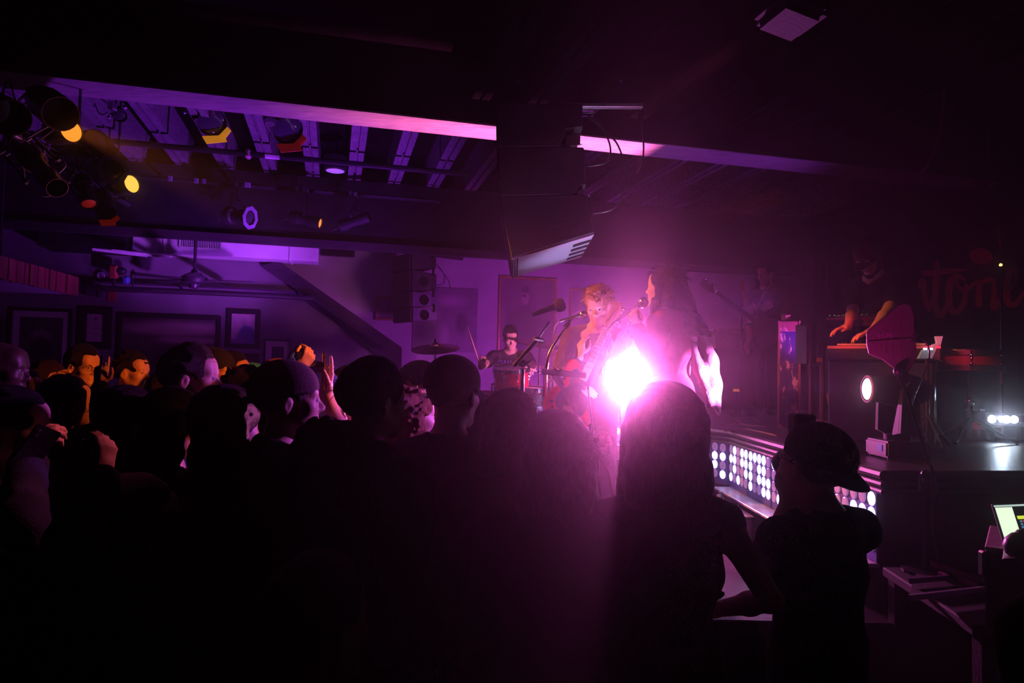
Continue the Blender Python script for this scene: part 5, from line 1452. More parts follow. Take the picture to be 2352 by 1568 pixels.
class Shape:
    def __init__(s): s.ops = []; s.M = Matrix.Identity(4)

    def _p(s, p): return np.array(s.M @ V(p), dtype=np.float32)

    def cone(s, a, b, r1, r2=None, k=.02, tag=''):
        s.ops.append(['cone', s._p(a), s._p(b), r1, r1 if r2 is None else r2, k, tag]); return s

    def tub(s, a, b, e1, e2, xa=(1, 0, 0), k=.05, tag=''):
        xa = s.M.to_3x3() @ V(xa)
        s.ops.append(['tub', s._p(a), s._p(b), e1, e2, np.array(xa, dtype=np.float32), k, tag]); return s

    def ell(s, c, r, k=.02, R=None, tag='', neg=False):
        R3 = s.M.to_3x3().normalized()
        if R is not None: R3 = R3 @ R
        s.ops.append(['hole' if neg else 'ell', s._p(c), np.array(R3, dtype=np.float32), np.array(r, dtype=np.float32), k, tag]); return s

    def cut(s, p, n, tag=''):
        n = (s.M.to_3x3() @ V(n)).normalized()
        s.ops.append(['cut', s._p(p), np.array(n, dtype=np.float32), tag]); return s

    def wob(s, amp, fr, seed=0):
        s.ops.append(['wob', amp, fr, seed]); return s

    def bounds(s):
        lo = np.full(3, 1e9); hi = -lo
        for o in s.ops:
            if o[0] == 'cone': P_ = [(o[1], o[3]), (o[2], o[4])]
            elif o[0] == 'tub': P_ = [(o[1], max(o[3])), (o[2], max(o[4]))]
            elif o[0] == 'ell': P_ = [(o[1], float(np.max(o[3])))]
            else: continue
            for c, r in P_: lo = np.minimum(lo, c - r); hi = np.maximum(hi, c + r)
        return lo - .04, hi + .04

    def mesh(s, h, name):
        lo, hi = s.bounds()
        n = np.ceil((hi - lo) / h).astype(int) + 1
        F_ = np.full(n, .08, dtype=np.float32)
        ax = [(lo[i] + h * np.arange(n[i])).astype(np.float32) for i in range(3)]

        def blk(c0, c1, m):
            i0 = np.clip(np.floor((c0 - m - lo) / h).astype(int), 0, n - 1); i1 = np.clip(np.ceil((c1 + m - lo) / h).astype(int) + 1, 1, n)
            sl = tuple(slice(a, b) for a, b in zip(i0, i1))
            return sl, ax[0][sl[0]][:, None, None], ax[1][sl[1]][None, :, None], ax[2][sl[2]][None, None, :]
        for o in s.ops:
            if o[0] == 'cone':
                _, a, b, r1, r2, k, _t = o
                sl, x, y, z = blk(np.minimum(a, b), np.maximum(a, b), max(r1, r2) + k + h * 2)
                d = b - a; L2 = max(float(d @ d), 1e-9)
                t = np.clip(((x - a[0]) * d[0] + (y - a[1]) * d[1] + (z - a[2]) * d[2]) / L2, 0, 1)
                q = np.sqrt((x - a[0] - t * d[0]) ** 2 + (y - a[1] - t * d[1]) ** 2 + (z - a[2] - t * d[2]) ** 2) - (r1 + (r2 - r1) * t)
                F_[sl] = smin(F_[sl], q, k)
            elif o[0] == 'tub':
                _, a, b, e1, e2, xa, k, _t = o
                mr = max(max(e1), max(e2))
                sl, x, y, z = blk(np.minimum(a, b), np.maximum(a, b), mr + k + h * 2)
                d = b - a; L = float(np.sqrt(d @ d)); d = d / max(L, 1e-6)
                xv = xa - d * (xa @ d); xv = xv / np.sqrt(xv @ xv); yv = np.cross(d, xv)
                px, py, pz = x - a[0], y - a[1], z - a[2]
                w = px * d[0] + py * d[1] + pz * d[2]; t = np.clip(w / max(L, 1e-6), 0, 1)
                rx = e1[0] + (e2[0] - e1[0]) * t; ry = e1[1] + (e2[1] - e1[1]) * t
                mnr = np.minimum(rx, ry)
                u = (px * xv[0] + py * xv[1] + pz * xv[2]) / rx; v = (px * yv[0] + py * yv[1] + pz * yv[2]) / ry
                ww = (w - t * L) / mnr
                q = (np.sqrt(u * u + v * v + ww * ww) - 1) * mnr
                F_[sl] = smin(F_[sl], q, k)
            elif o[0] in ('ell', 'hole'):
                _, c, R, r, k, _t = o
                mr = float(np.max(r))
                sl, x, y, z = blk(c, c, mr + k + h * 2)
                px, py, pz = x - c[0], y - c[1], z - c[2]
                l = [px * R[0][i] + py * R[1][i] + pz * R[2][i] for i in range(3)]
                k0 = np.sqrt(sum((l[i] / r[i]) ** 2 for i in range(3))) + 1e-6
                k1 = np.sqrt(sum((l[i] / (r[i] * r[i])) ** 2 for i in range(3))) + 1e-6
                q = k0 * (k0 - 1) / k1
                if o[0] == 'ell': F_[sl] = smin(F_[sl], q, k)
                else: F_[sl] = -smin(-F_[sl], q, k)
            elif o[0] == 'cut':
                _, p, nn, _t = o
                q = (ax[0][:, None, None] - p[0]) * nn[0] + (ax[1][None, :, None] - p[1]) * nn[1] + (ax[2][None, None, :] - p[2]) * nn[2]
                F_ = np.maximum(F_, q)
            elif o[0] == 'wob':
                _, amp, fr, seed = o
                x, y, z = ax[0][:, None, None], ax[1][None, :, None], ax[2][None, None, :]
                f = fr
                F_ = F_ + amp * (np.sin(f * x + 1.7 * seed + 2 * np.sin(.6 * f * z)) * np.sin(f * .8 * y + seed + 1.5 * np.sin(.5 * f * x)) + .6 * np.sin(f * 1.3 * z + 2.1 * seed + 2.2 * np.sin(f * .7 * (x + y))))
        return surface_nets(F_.astype(np.float32), lo, h, name)


def surface_nets(Fd, lo, h, name):
    nx, ny, nz = Fd.shape
    S = Fd < 0
    cnt = np.zeros((nx - 1, ny - 1, nz - 1), dtype=np.int8)
    cr = [(i, j, k) for i in (0, 1) for j in (0, 1) for k in (0, 1)]
    for (i, j, k) in cr: cnt += S[i:nx - 1 + i, j:ny - 1 + j, k:nz - 1 + k]
    I, J, K = np.nonzero((cnt > 0) & (cnt < 8))
    idx = np.full((nx - 1, ny - 1, nz - 1), -1, dtype=np.int32); idx[I, J, K] = np.arange(len(I))
    val = {c: Fd[I + c[0], J + c[1], K + c[2]] for c in cr}
    acc = np.zeros((len(I), 3), dtype=np.float64); num = np.zeros(len(I))
    for a in cr:
        for d in range(3):
            if a[d] == 1: continue
            b = list(a); b[d] = 1; b = tuple(b)
            fa, fb = val[a], val[b]
            m = (fa < 0) != (fb < 0)
            t = np.where(m, fa / np.where(fa == fb, 1, fa - fb), 0)
            for q in range(3):
                acc[:, q] += np.where(m, a[q] + (t if q == d else 0), 0)
            num += m
    pos = (acc / num[:, None] + np.stack([I, J, K], 1)) * h + lo
    quads = []
    for d in range(3):
        A = [slice(None)] * 3; B = [slice(None)] * 3
        A[d] = slice(0, -1); B[d] = slice(1, None)
        s0, s1 = S[tuple(A)], S[tuple(B)]
        X, Y, Z = np.nonzero(s0 != s1)
        e, f = [q for q in range(3) if q != d]
        C = np.stack([X, Y, Z], 1)
        ok = (C[:, e] > 0) & (C[:, f] > 0) & (C[:, e] < idx.shape[e]) & (C[:, f] < idx.shape[f])
        C = C[ok]; inside = s0[tuple(C.T)]
        def at(de, df):
            q = C.copy(); q[:, e] -= de; q[:, f] -= df
            return idx[q[:, 0], q[:, 1], q[:, 2]]
        Q = np.stack([at(1, 1), at(0, 1), at(0, 0), at(1, 0)], 1)
        flip = inside if d != 1 else ~inside
        Q = np.where(flip[:, None], Q, Q[:, ::-1])
        quads.append(Q)
    Q = np.concatenate(quads)
    Q = Q[(Q >= 0).all(1)]
    me = bpy.data.meshes.new(name)
    me.vertices.add(len(pos)); me.vertices.foreach_set('co', pos.astype(np.float32).ravel())
    me.loops.add(len(Q) * 4); me.loops.foreach_set('vertex_index', Q.ravel().astype(np.int32))
    me.polygons.add(len(Q)); me.polygons.foreach_set('loop_start', np.arange(0, len(Q) * 4, 4, dtype=np.int32))
    me.polygons.foreach_set('use_smooth', np.ones(len(Q), dtype=bool))
    me.update(calc_edges=True)
    return me


# ---- materials of people
SKIN = mat('skin_light', (.62, .38, .29), .5, var=.1, scale=14, bump=.12, bscale=250)
SKIND = mat('skin_dark', (.075, .036, .028), .42, var=.1, scale=14, bump=.12, bscale=250)
SKINM = mat('skin_tan', (.45, .26, .19), .5, var=.1, scale=14, bump=.12, bscale=250)
def hairmat(n, c, r=.55): return mat(n, c, r, var=.6, scale=30, stretch=(6, 6, .6), bump=.8, bscale=120, spec=.15)
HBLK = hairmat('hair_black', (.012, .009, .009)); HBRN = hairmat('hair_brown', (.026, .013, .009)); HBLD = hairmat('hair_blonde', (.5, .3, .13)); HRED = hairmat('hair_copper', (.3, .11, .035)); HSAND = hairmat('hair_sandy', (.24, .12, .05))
def cloth(n, c): return mat(n, c, .85, var=.2, scale=8, bump=.3, bscale=160, sheen=.03, spec=.2)
CBLK = cloth('cloth_black', (.012, .011, .013)); CNAVY = cloth('cloth_navy', (.016, .018, .05)); CGRY = cloth('cloth_grey', (.06, .055, .065)); CMAR = cloth('cloth_maroon', (.09, .015, .025)); COLV = cloth('cloth_olive', (.03, .028, .02)); CBLU = cloth('cloth_blue', (.03, .04, .2))
DENIM = cloth('denim', (.03, .035, .06)); DENIMB = cloth('denim_black', (.014, .014, .018)); CDUST = cloth('cloth_dusky', (.10, .05, .06))
COATP = mat('coat_satin_pink', (.5, .10, .20), .38, var=.25, scale=5, bump=.25, bscale=60, sheen=.3)
SHOEM = mat('shoe_leather', (.02, .016, .016), .4); SOLE = mat('shoe_sole', (.12, .11, .12), .7)
EYEW = mat('eye_white', (.38, .34, .34), .15, var=.03, bump=0); IRIS = mat('iris_dark', (.03, .02, .015), .1, bump=0)
LIPM = mat('lip', (.45, .18, .16), .4, bump=.05)
SHARED = {}


def rotm(yaw, pitch, roll):
    """head turn (to its left +), nod (down +), tilt (to its right +), degrees; person faces +Y"""
    return Matrix.Rotation(math.radians(yaw), 4, 'Z') @ Matrix.Rotation(math.radians(-pitch), 4, 'X') @ Matrix.Rotation(math.radians(roll), 4, 'Y')


def head_ops(S, HM, fem=False, fine=True, beard=False):
    S.M = HM
    S.ell((0, -.018, .032), (.074, .096, .083), .02, tag='skull')
    S.ell((0, .03, -.035), (.058, .062, .078), .03)
    for sx in (-1, 1):
        S.cone((sx * .050, -.008, -.045), (sx * .016, .066, -.097), .016, .015, .03)
        S.ell((sx * .040, .056, -.022), (.024, .028, .024), .022)
    S.ell((0, .076, -.099), (.02 if fem else .024, .018, .016), .022)
    S.cone((-.032, .077, .017), (.032, .077, .017), .010 if fem else .013, None, .018)
    S.ell((0, .055, .05), (.055, .035, .04), .03)
    for sx in (-1, 1):
        S.ell((sx * .031, .104, -.002), (.019, .020, .013), .014, neg=True)
        S.ell((sx * .031, .075, -.001), (.0145, .0135, .0125), .004)
    S.cone((0, .085, .006), (0, .106, -.030), .0075, .011 if not fem else .0095, .012)
    for sx in (-1, 1): S.ell((sx * .011, .094, -.036), (.009, .012, .007), .008)
    S.cone((-.017, .086, -.061), (.017, .086, -.061), .0065, None, .006); S.cone((-.014, .086, -.073), (.014, .086, -.073), .007, None, .006)
    S.ell((0, .103, -.067), (.02, .010, .0022), .003, neg=True)
    for sx in (-1, 1):
        R = Matrix.Rotation(sx * .35, 3, 'Z') @ Matrix.Rotation(-.2, 3, 'X')
        S.ell((sx * .077, -.008, -.012), (.0085, .019, .031), .006, R)
        S.ell((sx * .086, -.003, -.010), (.006, .010, .018), .004, R, neg=True)
    S.M = Matrix.Identity(4)


def ik(sh, wr, l1, l2, pole):
    d = wr - sh; L = d.length
    if L > (l1 + l2) * .995:
        wr = sh + d.normalized() * (l1 + l2) * .995; d = wr - sh; L = d.length
    n = d.normalized(); a = (l1 * l1 - l2 * l2 + L * L) / (2 * L); hh = math.sqrt(max(l1 * l1 - a * a, 0))
    q = pole - n * pole.dot(n)
    if q.length < 1e-4: q = V((0, 0, -1)) - n * n.z * -1
    return sh + n * a + q.normalized() * hh, wr


def hand_ops(S, w, d, pn, side, c=.3, k=1.0, thumb=.3, spread=.0):
    """w wrist, d hand direction, pn palm normal, side +1 right / -1 left; c = curl of the four fingers (number or list)"""
    d = d.normalized(); pn = (pn - d * pn.dot(d)).normalized(); tl = d.cross(pn) * side
    cs = c if isinstance(c, (list, tuple)) else [c] * 4
    tag = 'hand'
    for i in range(4):
        kx = (.028 - .0185 * i) * k
        kn = w + d * ((.088, .092, .088, .080)[i] * k) + tl * kx
        S.cone(w + tl * kx * .55 + d * .012 * k, kn, .0125 * k, .0105 * k, .010, tag)
        L = (.072, .080, .074, .058)[i] * k; p = kn
        fd = (d + tl * spread * (1.2 - .8 * i)).normalized()
        for j, (fr, an) in enumerate(((.45, 1.35), (.31, 2.75), (.24, 3.7))):
            a = an * cs[i]
            q = p + (fd * math.cos(a) + pn * math.sin(a)) * L * fr
            S.cone(p, q, (.0092, .0084, .0076)[j] * k, (.0086, .0078, .0066)[j] * k, .0035, tag); p = q
    b0 = w + d * .022 * k + tl * .020 * k
    b1 = b0 + (d * .6 + tl * (.85 - .5 * thumb) + pn * (.25 + .6 * thumb)).normalized() * .045 * k
    b2 = b1 + (d * .9 + tl * (.5 - .9 * thumb) + pn * (.15 + .7 * thumb)).normalized() * .033 * k
    b3 = b2 + (d * .95 + tl * (.2 - .9 * thumb) + pn * (.1 + .6 * thumb)).normalized() * .027 * k
    S.cone(b0, b1, .0145 * k, .011 * k, .010, tag); S.cone(b1, b2, .0105 * k, .0092 * k, .004, tag); S.cone(b2, b3, .0092 * k, .0075 * k, .004, tag)
    S.cone(w, w + d * .03 * k, .023 * k, .018 * k, .02, tag)


def hair_shape(style, HM, seed=0, vol=1.0):
    S = Shape(); S.M = HM
    v = vol
    S.ell((0, -.022, .036), (.083 * v, .106 * v, .090 * v), .02)
    if style in ('short', 'mess', 'fade'):
        S.ell((0, .0, .085), (.062, .07, .055 * v), .03)
        S.ell((0, .125, -.045), (.095, .088, .102), .012, neg=True)
        S.ell((0, .04, -.135), (.13, .095, .105), .015, neg=True)
        for sx in (-1, 1): S.ell((sx * .085, .012, -.03), (.03, .03, .05), .01, neg=True)
        S.cut((0, 0, -.085), (0, -.2, -1))
        S.wob(.0022 if style != 'mess' else .006, 95 if style != 'mess' else 70, seed)
        if style == 'mess':
            for i in range(26):
                r_ = random.Random(seed * 31 + i); a = r_.uniform(0, 2 * PI); e = r_.uniform(.1, 1.3)
                p = V((.082 * math.cos(a) * math.cos(e), -.02 + .1 * math.sin(a) * math.cos(e), .045 + .085 * math.sin(e)))
                if p.y > .045 and p.z < .04: continue
                dd_ = V((p.x, p.y + .02, p.z - .03)).normalized() * .03 + V((r_.uniform(-.02, .02), r_.uniform(-.02, .02), -.008))
                S.cone(p, p + dd_, .009, .003, .008)
    elif style in ('long', 'bob', 'curly', 'fringe'):
        L = {'long': .40, 'bob': .17, 'curly': .30, 'fringe': .14}[style]
        S.ell((0, -.02, .05), (.08 * v, .098 * v, .085 * v), .03)
        S.tub((0, -.035, .02), (0, -.055, -.10), (.082 * v, .075 * v), (.088 * v, .058 * v), k=.03)
        S.tub((0, -.055, -.10), (0, -.085, -L), (.088 * v, .055 * v), (.105 * v, .035), k=.03)
        for sx in (-1, 1):
            S.cone((sx * .073 * v, .0, .02), (sx * .088 * v, .005, -L * .55), .026, .024, .02)
            S.cone((sx * .088 * v, .005, -L * .55), (sx * .095 * v, .0, -L * .9), .024, .012, .02)
        S.ell((0, .118, -.045), (.062, .072, .105), .012, neg=True)
        if style == 'fringe':
            for sx in (-.045, -.02, .005, .03, .052): S.cone((sx, .066, .075), (sx * 1.2, .096, .018), .012, .006, .012)
        if style == 'curly': S.wob(.009, 60, seed); S.wob(.004, 130, seed + 1)
        else: S.wob(.0022, 85, seed)
    elif style == 'bun':
        S.ell((0, -.10, .09), (.04, .04, .04), .015)
        S.ell((0, .12, -.04), (.07, .078, .1), .012, neg=True); S.ell((0, .03, -.15), (.13, .1, .1), .015, neg=True)
        S.wob(.002, 90, seed)
    S.M = Matrix.Identity(4)
    return S


def strands(b, HM, n, seed, L=(.02, .05), r=.0008, zone=None, droop=.5, out=1.0):
    rd = random.Random(seed)
    for i in range(n):
        for _ in range(30):
            a = rd.uniform(0, 2 * PI); e = rd.uniform(-.25, 1.5)
            p = V((.086 * math.cos(a) * math.cos(e), -.022 + .108 * math.sin(a) * math.cos(e), .036 + .092 * math.sin(e)))
            if zone is None or zone(p): break
        nrm = V((p.x, p.y + .02, p.z - .03)).normalized(); l = rd.uniform(*L)
        t = nrm * out + V((rd.uniform(-.7, .7), rd.uniform(-.7, .7), rd.uniform(-.2, .4)))
        pts = [HM @ (p * .97)]
        for k in (1, 2, 3):
            f = k / 3; pts.append(HM @ (p + t.normalized() * l * f - V((0, 0, droop * l * f * f))))
        b.tube(pts, [r, r, r * .8, r * .3], 3)


def garment(S0, tags, off, ks=.03, grow=None):
    G = Shape()
    for o in S0.ops:
        t = o[-1] if o[0] != 'wob' else ''
        if o[0] in ('hole', 'cut', 'wob') or t not in tags: continue
        f = off * (grow.get(t, 1) if grow else 1)
        if o[0] == 'cone': G.ops.append(['cone', o[1], o[2], o[3] + f, o[4] + f, ks, t])
        elif o[0] == 'tub': G.ops.append(['tub', o[1], o[2], (o[3][0] + f, o[3][1] + f), (o[4][0] + f, o[4][1] + f), o[5], max(o[6], ks), t])
        elif o[0] == 'ell': G.ops.append(['ell', o[1], o[2], o[3] + f, max(o[4], ks), t])
    return G


def shoe_mesh():
    if 'shoe' not in SHARED:
        S = Shape()
        S.tub((0, -.05, .05), (0, .05, .045), (.038, .042), (.04, .036), k=.03); S.ell((0, .11, .035), (.045, .085, .036), .04); S.cone((0, -.045, .06), (0, -.045, .11), .042, .042, .03)
        S.tub((0, -.06, .012), (0, .15, .012), (.042, .02), (.04, .018), k=.01)
        S.cut((0, 0, .0), (0, 0, -1)); S.cut((0, 0, .125), (0, 0, 1))
        SHARED['shoe'] = S.mesh(.012, 'shoe'); SHARED['shoe'].materials.append(SHOEM)
    return SHARED['shoe']


def legs_shape(k, stance=.1, bend=None):
    S = Shape()
    S.tub((0, -.01, .86 * k), (0, 0, .99 * k), (.165 * k, .115 * k), (.155 * k, .105 * k), k=.04, tag='hip')
    for sx in (-1, 1):
        hip, kn, an = V((sx * .085 * k, -.005, .88 * k)), V((sx * stance * k, .02, .49 * k)), V((sx * (stance + .01) * k, -.02, .075))
        S.cone(hip, kn, .092 * k, .064 * k, .03); S.cone(kn, an, .064 * k, .058, .03)
    S.wob(.003, 30, 3); S.cut((0, 0, .06), (0, 0, -1)); S.cut((0, 0, 1.0 * k), (0, 0, 1))
    return S


PEOPLE = []


def person(label, crown, floor, face, skin=SKIN, hair='short', hairm=HBRN, top='tee', topm=CBLK, pants=DENIMB, fem=False,
           lean=(0, 0), head=(0, 0, 0), R=None, L=None, h=.011, hat=None, hatm=None, beard=None, glasses=False, vol=1.0,
           seated=False, group=None, eyes=False, seed=1, name='person', hs=1.0, legs=True, fuzz=0, fr=.0008):
    """crown = world point of the top of the skull; face = direction faced; arms R/L: dict(w, pole, d, pn, c, thumb) in world space or None"""
    crown = V(crown); f = V((face[0], face[1], 0)).normalized()
    rz = math.atan2(-f.x, f.y)
    RZ = Matrix.Rotation(rz, 4, 'Z')
    lm = Matrix.Translation((0, 0, .92)) @ Matrix.Rotation(math.radians(-lean[0]), 4, 'X') @ Matrix.Rotation(math.radians(lean[1]), 4, 'Y') @ Matrix.Translation((0, 0, -.92))
    HR = rotm(*head)
    sitz = -.40 if seated else 0.0
    def skel(k):
        B = lambda x, y, z: (lm @ V((x, y, z / 1.0))) * k
        hc = lm @ V((0, .025, 1.635))
        j = dict(hc=hc * k)
        return j, hc
    # solve the size so that the crown is where it should be
    hc = lm @ V((0, .025, 1.635)); crl = hc + (lm.to_3x3() @ HR.to_3x3()) @ V((0, -.018, .115 * hs))
    k = (crown.z - floor) / (crl.z + sitz)
    off = RZ @ (V((crl.x, crl.y, 0)) * k)
    base = V((crown.x - off.x, crown.y - off.y, floor))
    t = thing(name, label, 'person', base, rz, group)
    WM = RM[t.name]; IM = WM.inverted()
    J = lambda x, y, z: (lm @ V((x, y, z))) * k + V((0, 0, sitz * k))
    sw = (.165 if fem else .188)
    HC = J(0, .025, 1.635)
    HM = Matrix.Translation(HC) @ (lm.to_3x3() @ HR.to_3x3()).to_4x4() @ Matrix.Diagonal((k * hs, k * hs, k * hs, 1))
    S = Shape()
    head_ops(S, Matrix.Translation(HC) @ (lm.to_3x3() @ HR.to_3x3()).to_4x4(), fem)
    # neck and torso
    S.cone(HC + HM.to_3x3() @ V((0, -.022, -.06)), J(0, -.012, 1.455), .052 if not fem else .044, .058 if not fem else .05, .03, 'neck')
    xa = lm.to_3x3() @ V((1, 0, 0))
    S.tub(J(0, 0, .93), J(0, .0, 1.06), (.155 * k, .105 * k), ((.125 if fem else .14) * k, .092 * k), xa, .05, 'torso')
    S.tub(J(0, 0, 1.06), J(0, .005, 1.27), ((.125 if fem else .14) * k, .092 * k), ((.145 if fem else .165) * k, .112 * k), xa, .05, 'torso')
    S.tub(J(0, .005, 1.27), J(0, -.01, 1.40), ((.145 if fem else .165) * k, .112 * k), ((.12 if fem else .14) * k, .082 * k), xa, .05, 'torso')
    if fem:
        for sx in (-1, 1): S.ell(J(sx * .068, .085, 1.265), (.06 * k, .05 * k, .058 * k), .04, tag='torso')
    l1, l2 = .285 * k, .25 * k
    A = {}
    for sx, spec in ((1, R), (-1, L)):
        sh = J(sx * sw, -.01, 1.405)
        S.cone(J(0, -.012, 1.455), sh, .05 * k, .052 * k, .05, 'clav')
        if spec is None:
            wr = sh + V((sx * .07, .06, -.53)) * k; pole = V((sx * .3, -1, 0)); hd = V((0, .12, -1)); pn = V((-sx, .1, 0)); c = .28; th = .3; sp = 0
        else:
            wr = IM @ V(spec['w']); pole = (IM.to_3x3() @ V(spec['pole'])) if 'pole' in spec else V((sx * .4, -.3, -1))
            hd = None if 'd' not in spec else IM.to_3x3() @ V(spec['d'])
            pn = IM.to_3x3() @ V(spec.get('pn', (0, 1, 0))); c = spec.get('c', .3); th = spec.get('thumb', .3); sp = spec.get('spread', 0)
        el, wr = ik(sh, wr, l1, l2, pole)
        if hd is None: hd = (wr - el)
        s_ = 'r' if sx > 0 else 'l'
        ar = .85 if fem else 1.0
        S.cone(sh, el, .052 * k * ar, .041 * k * ar, .03, 'up' + s_)
        S.cone(el, el + (wr - el) * .35, .040 * k * ar, .039 * k * ar, .02, 'fo' + s_); S.cone(el + (wr - el) * .35, wr, .039 * k * ar, .0265 * k * ar, .02, 'fo' + s_)
        hand_ops(S, wr, hd, pn, sx, c, k * (.92 if fem else 1.0), th, sp)
        A[s_] = (sh, el, wr, hd.normalized())
    body = link_mesh('body', S.mesh(h, 'body'), t, skin)
    # ---- clothing
    garm = {'tee': .55, 'long': .96, 'jacket': .97, 'tank': 0, 'coat': .97, 'hoodie': .97}[top]
    offc = {'tee': .013, 'long': .013, 'jacket': .024, 'tank': .008, 'coat': .018, 'hoodie': .026}[top] * k
    G = garment(S, ('torso', 'clav'), offc, .035)
    for s_ in 'rl':
        sh, el, wr, _ = A[s_]
        if garm <= 0: continue
        up_r = (.054 if fem else .058) * k + offc * .8
        if garm < .7:
            q = sh + (el - sh) * .72
            G.cone(sh, q, up_r, up_r * .98, .03)
        else:
            q = el + (wr - el) * .93
            G.cone(sh, el, up_r, .047 * k + offc * .7, .03); G.cone(el, q, .047 * k + offc * .7, .034 * k + offc * .6, .02)
    G.ell(J(0, -.055, 1.40), (.12 * k, .05 * k, .075 * k), .05)
    if top in ('hoodie',):
        G.ell(J(0, -.095, 1.45), (.12 * k, .06 * k, .075 * k), .04); G.cone(J(-.1, -.02, 1.455), J(0, -.1, 1.44), .04, .05, .04); G.cone(J(.1, -.02, 1.455), J(0, -.1, 1.44), .04, .05, .04)
    if top in ('jacket', 'coat'):
        G.cone(J(-.065, -.01, 1.465), J(0, -.06, 1.475), .03, .035, .03); G.cone(J(.065, -.01, 1.465), J(0, -.06, 1.475), .03, .035, .03)
    hemz = .86 if top != 'coat' else .62
    if top == 'coat':
        G.tub(J(0, 0, .95), J(0, 0, .60), (.19 * k, .15 * k), (.24 * k, .2 * k), xa, .05)
    else:
        G.tub(J(0, 0, .84), J(0, 0, .98), (.17 * k + offc, .12 * k + offc), (.158 * k + offc, .11 * k + offc), xa, .04)
    G.wob(.0035 if top in ('tee', 'tank') else .006, 24, seed)
    G.wob(.002, 55, seed + 3)
    up = (lm.to_3x3() @ V((0, .35, 1))).normalized()
    if R is None or L is None or True:
        # neckline: a hollow around the neck instead of a plane, so that raised sleeves are not cut off
        nc = J(0, .015, 1.515 if top != 'hoodie' else 1.535)
        G.ell(nc, (.062 * k + .012, .066 * k + .012, .085 * k), .012, lm.to_3x3(), neg=True)
    if not seated: G.cut(J(0, 0, hemz), lm.to_3x3() @ V((0, 0, -1)))
    link_mesh({'tee': 'shirt', 'long': 'shirt', 'jacket': 'jacket', 'tank': 'tank_top', 'coat': 'coat', 'hoodie': 'hoodie'}[top], G.mesh(max(h, .0105), 'top'), t, topm)
    # ---- legs
    if legs and not seated:
        key = ('legs', pants.name, fem)
        if key not in SHARED:
            me = legs_shape(1.0).mesh(.016, 'trousers'); me.materials.append(pants); SHARED[key] = me
        o = link_mesh('trousers', SHARED[key], t); o.scale = (k, k, k)
        for sx in (-1, 1):
            o = link_mesh('shoe', shoe_mesh(), t); o.location = (sx * .112 * k, -.005, 0); o.rotation_euler = (0, 0, -sx * .15)
    if seated:
        S2 = Shape()
        S2.tub(J(0, -.02, .93), J(0, .02, .86), (.165 * k, .13 * k), (.16 * k, .12 * k), k=.04)
        for sx in (-1, 1):
            kn = V((sx * .2, .40, .49 * k)); an = V((sx * .22, .36, .09))
            S2.cone(J(sx * .08, .0, .88), kn, .085, .06, .03); S2.cone(kn, an, .06, .05, .03)
            o = link_mesh('shoe', shoe_mesh(), t); o.location = (sx * .22, .37, 0)
        S2.wob(.004, 28, 2)
        link_mesh('trousers', S2.mesh(.014, 'trousers'), t, pants)
    # ---- hair, hat
    HMs = Matrix.Translation(HC) @ (lm.to_3x3() @ HR.to_3x3()).to_4x4()
    if hair:
        hm = hair_shape(hair, HMs, seed, vol)
        if hat: hm.cut(HMs @ V((0, 0, .055)), HMs.to_3x3() @ V((0, 0, 1)))
        me = hm.mesh(max(.0065, h * .75), 'hair')
        ho = link_mesh('hair', me, t, hairm)
        if fuzz:
            b = MB(); strands(b, HMs, fuzz, seed + 5, r=fr, L=(.02, .05) if hair != 'mess' else (.03, .075), zone=lambda p: not (p.y > .03 and p.z < .06))
            fz = bpy.data.meshes.new('hair_strand'); fz.from_pydata([tuple(v) for v in b.v], [], b.f)
            o = link_mesh('loose_hair', fz, t, hairm); o['kind'] = 'stuff'
    if hat in ('cap', 'cap_back', 'beanie', 'snapback'):
        C = Shape(); C.M = HMs
        C.ell((0, -.02, .045), (.090, .112, .090), .01); C.tub((0, -.02, .02), (0, -.02, .05), (.090, .112), (.090, .112), k=.02)
        C.ell((0, -.02, .137), (.008, .008, .006), .004)
        C.M = Matrix.Identity(4)
        C.cut(HMs @ V((0, 0, .022)), HMs.to_3x3() @ V((0, -.0, -1)))
        cp = link_mesh('cap', C.mesh(.0075, 'cap'), t, hatm)
        if hat != 'beanie':
            sg = 1 if hat != 'cap_back' else -1
            top_, bot = [], []
            n = 14
            for i in range(n + 1):
                a = PI * (.1 + .8 * i / n)
                ri = V((.088 * math.cos(a), -.02 + sg * .108 * math.sin(a), .028)); ro = V((.086 * math.cos(a), -.02 + sg * (.108 * math.sin(a) + .072 * math.sin(PI * i / n) ** .7), .022 - .016 * math.sin(PI * i / n) - .010 * abs(math.cos(a))))
                top_.append((ri, ro))
            vs = []; 
            for ri, ro in top_: vs += [HMs @ ri, HMs @ ro, HMs @ (ri - V((0, 0, .005))), HMs @ (ro - V((0, 0, .005)))]
            fs = []
            for i in range(n):
                a, c = 4 * i, 4 * i + 4
                fs += [(a, c, c + 1, a + 1), (a + 2, a + 3, c + 3, c + 2), (a + 1, c + 1, c + 3, a + 3), (a, a + 2, c + 2, c)]
            fs += [(0, 1, 3, 2), (4 * n, 4 * n + 2, 4 * n + 3, 4 * n + 1)]
            bb = MB().add([WM @ v for v in vs], fs).build('brim', hatm, cp, smooth=True)
        b = MB()
        for i in range(6):
            a = PI * i / 6
            pts = []
            for q in range(9):
                e = PI * q / 8
                if math.sin(e) * .09 < .0: continue
                pts.append(WM @ HMs @ V((.0915 * math.cos(e) * math.cos(a), -.02 + .1135 * math.cos(e) * math.sin(a), .045 + .0915 * math.sin(e))))
            b.tube(pts, .0014, 4)
        b.build('cap_seam', hatm, cp)
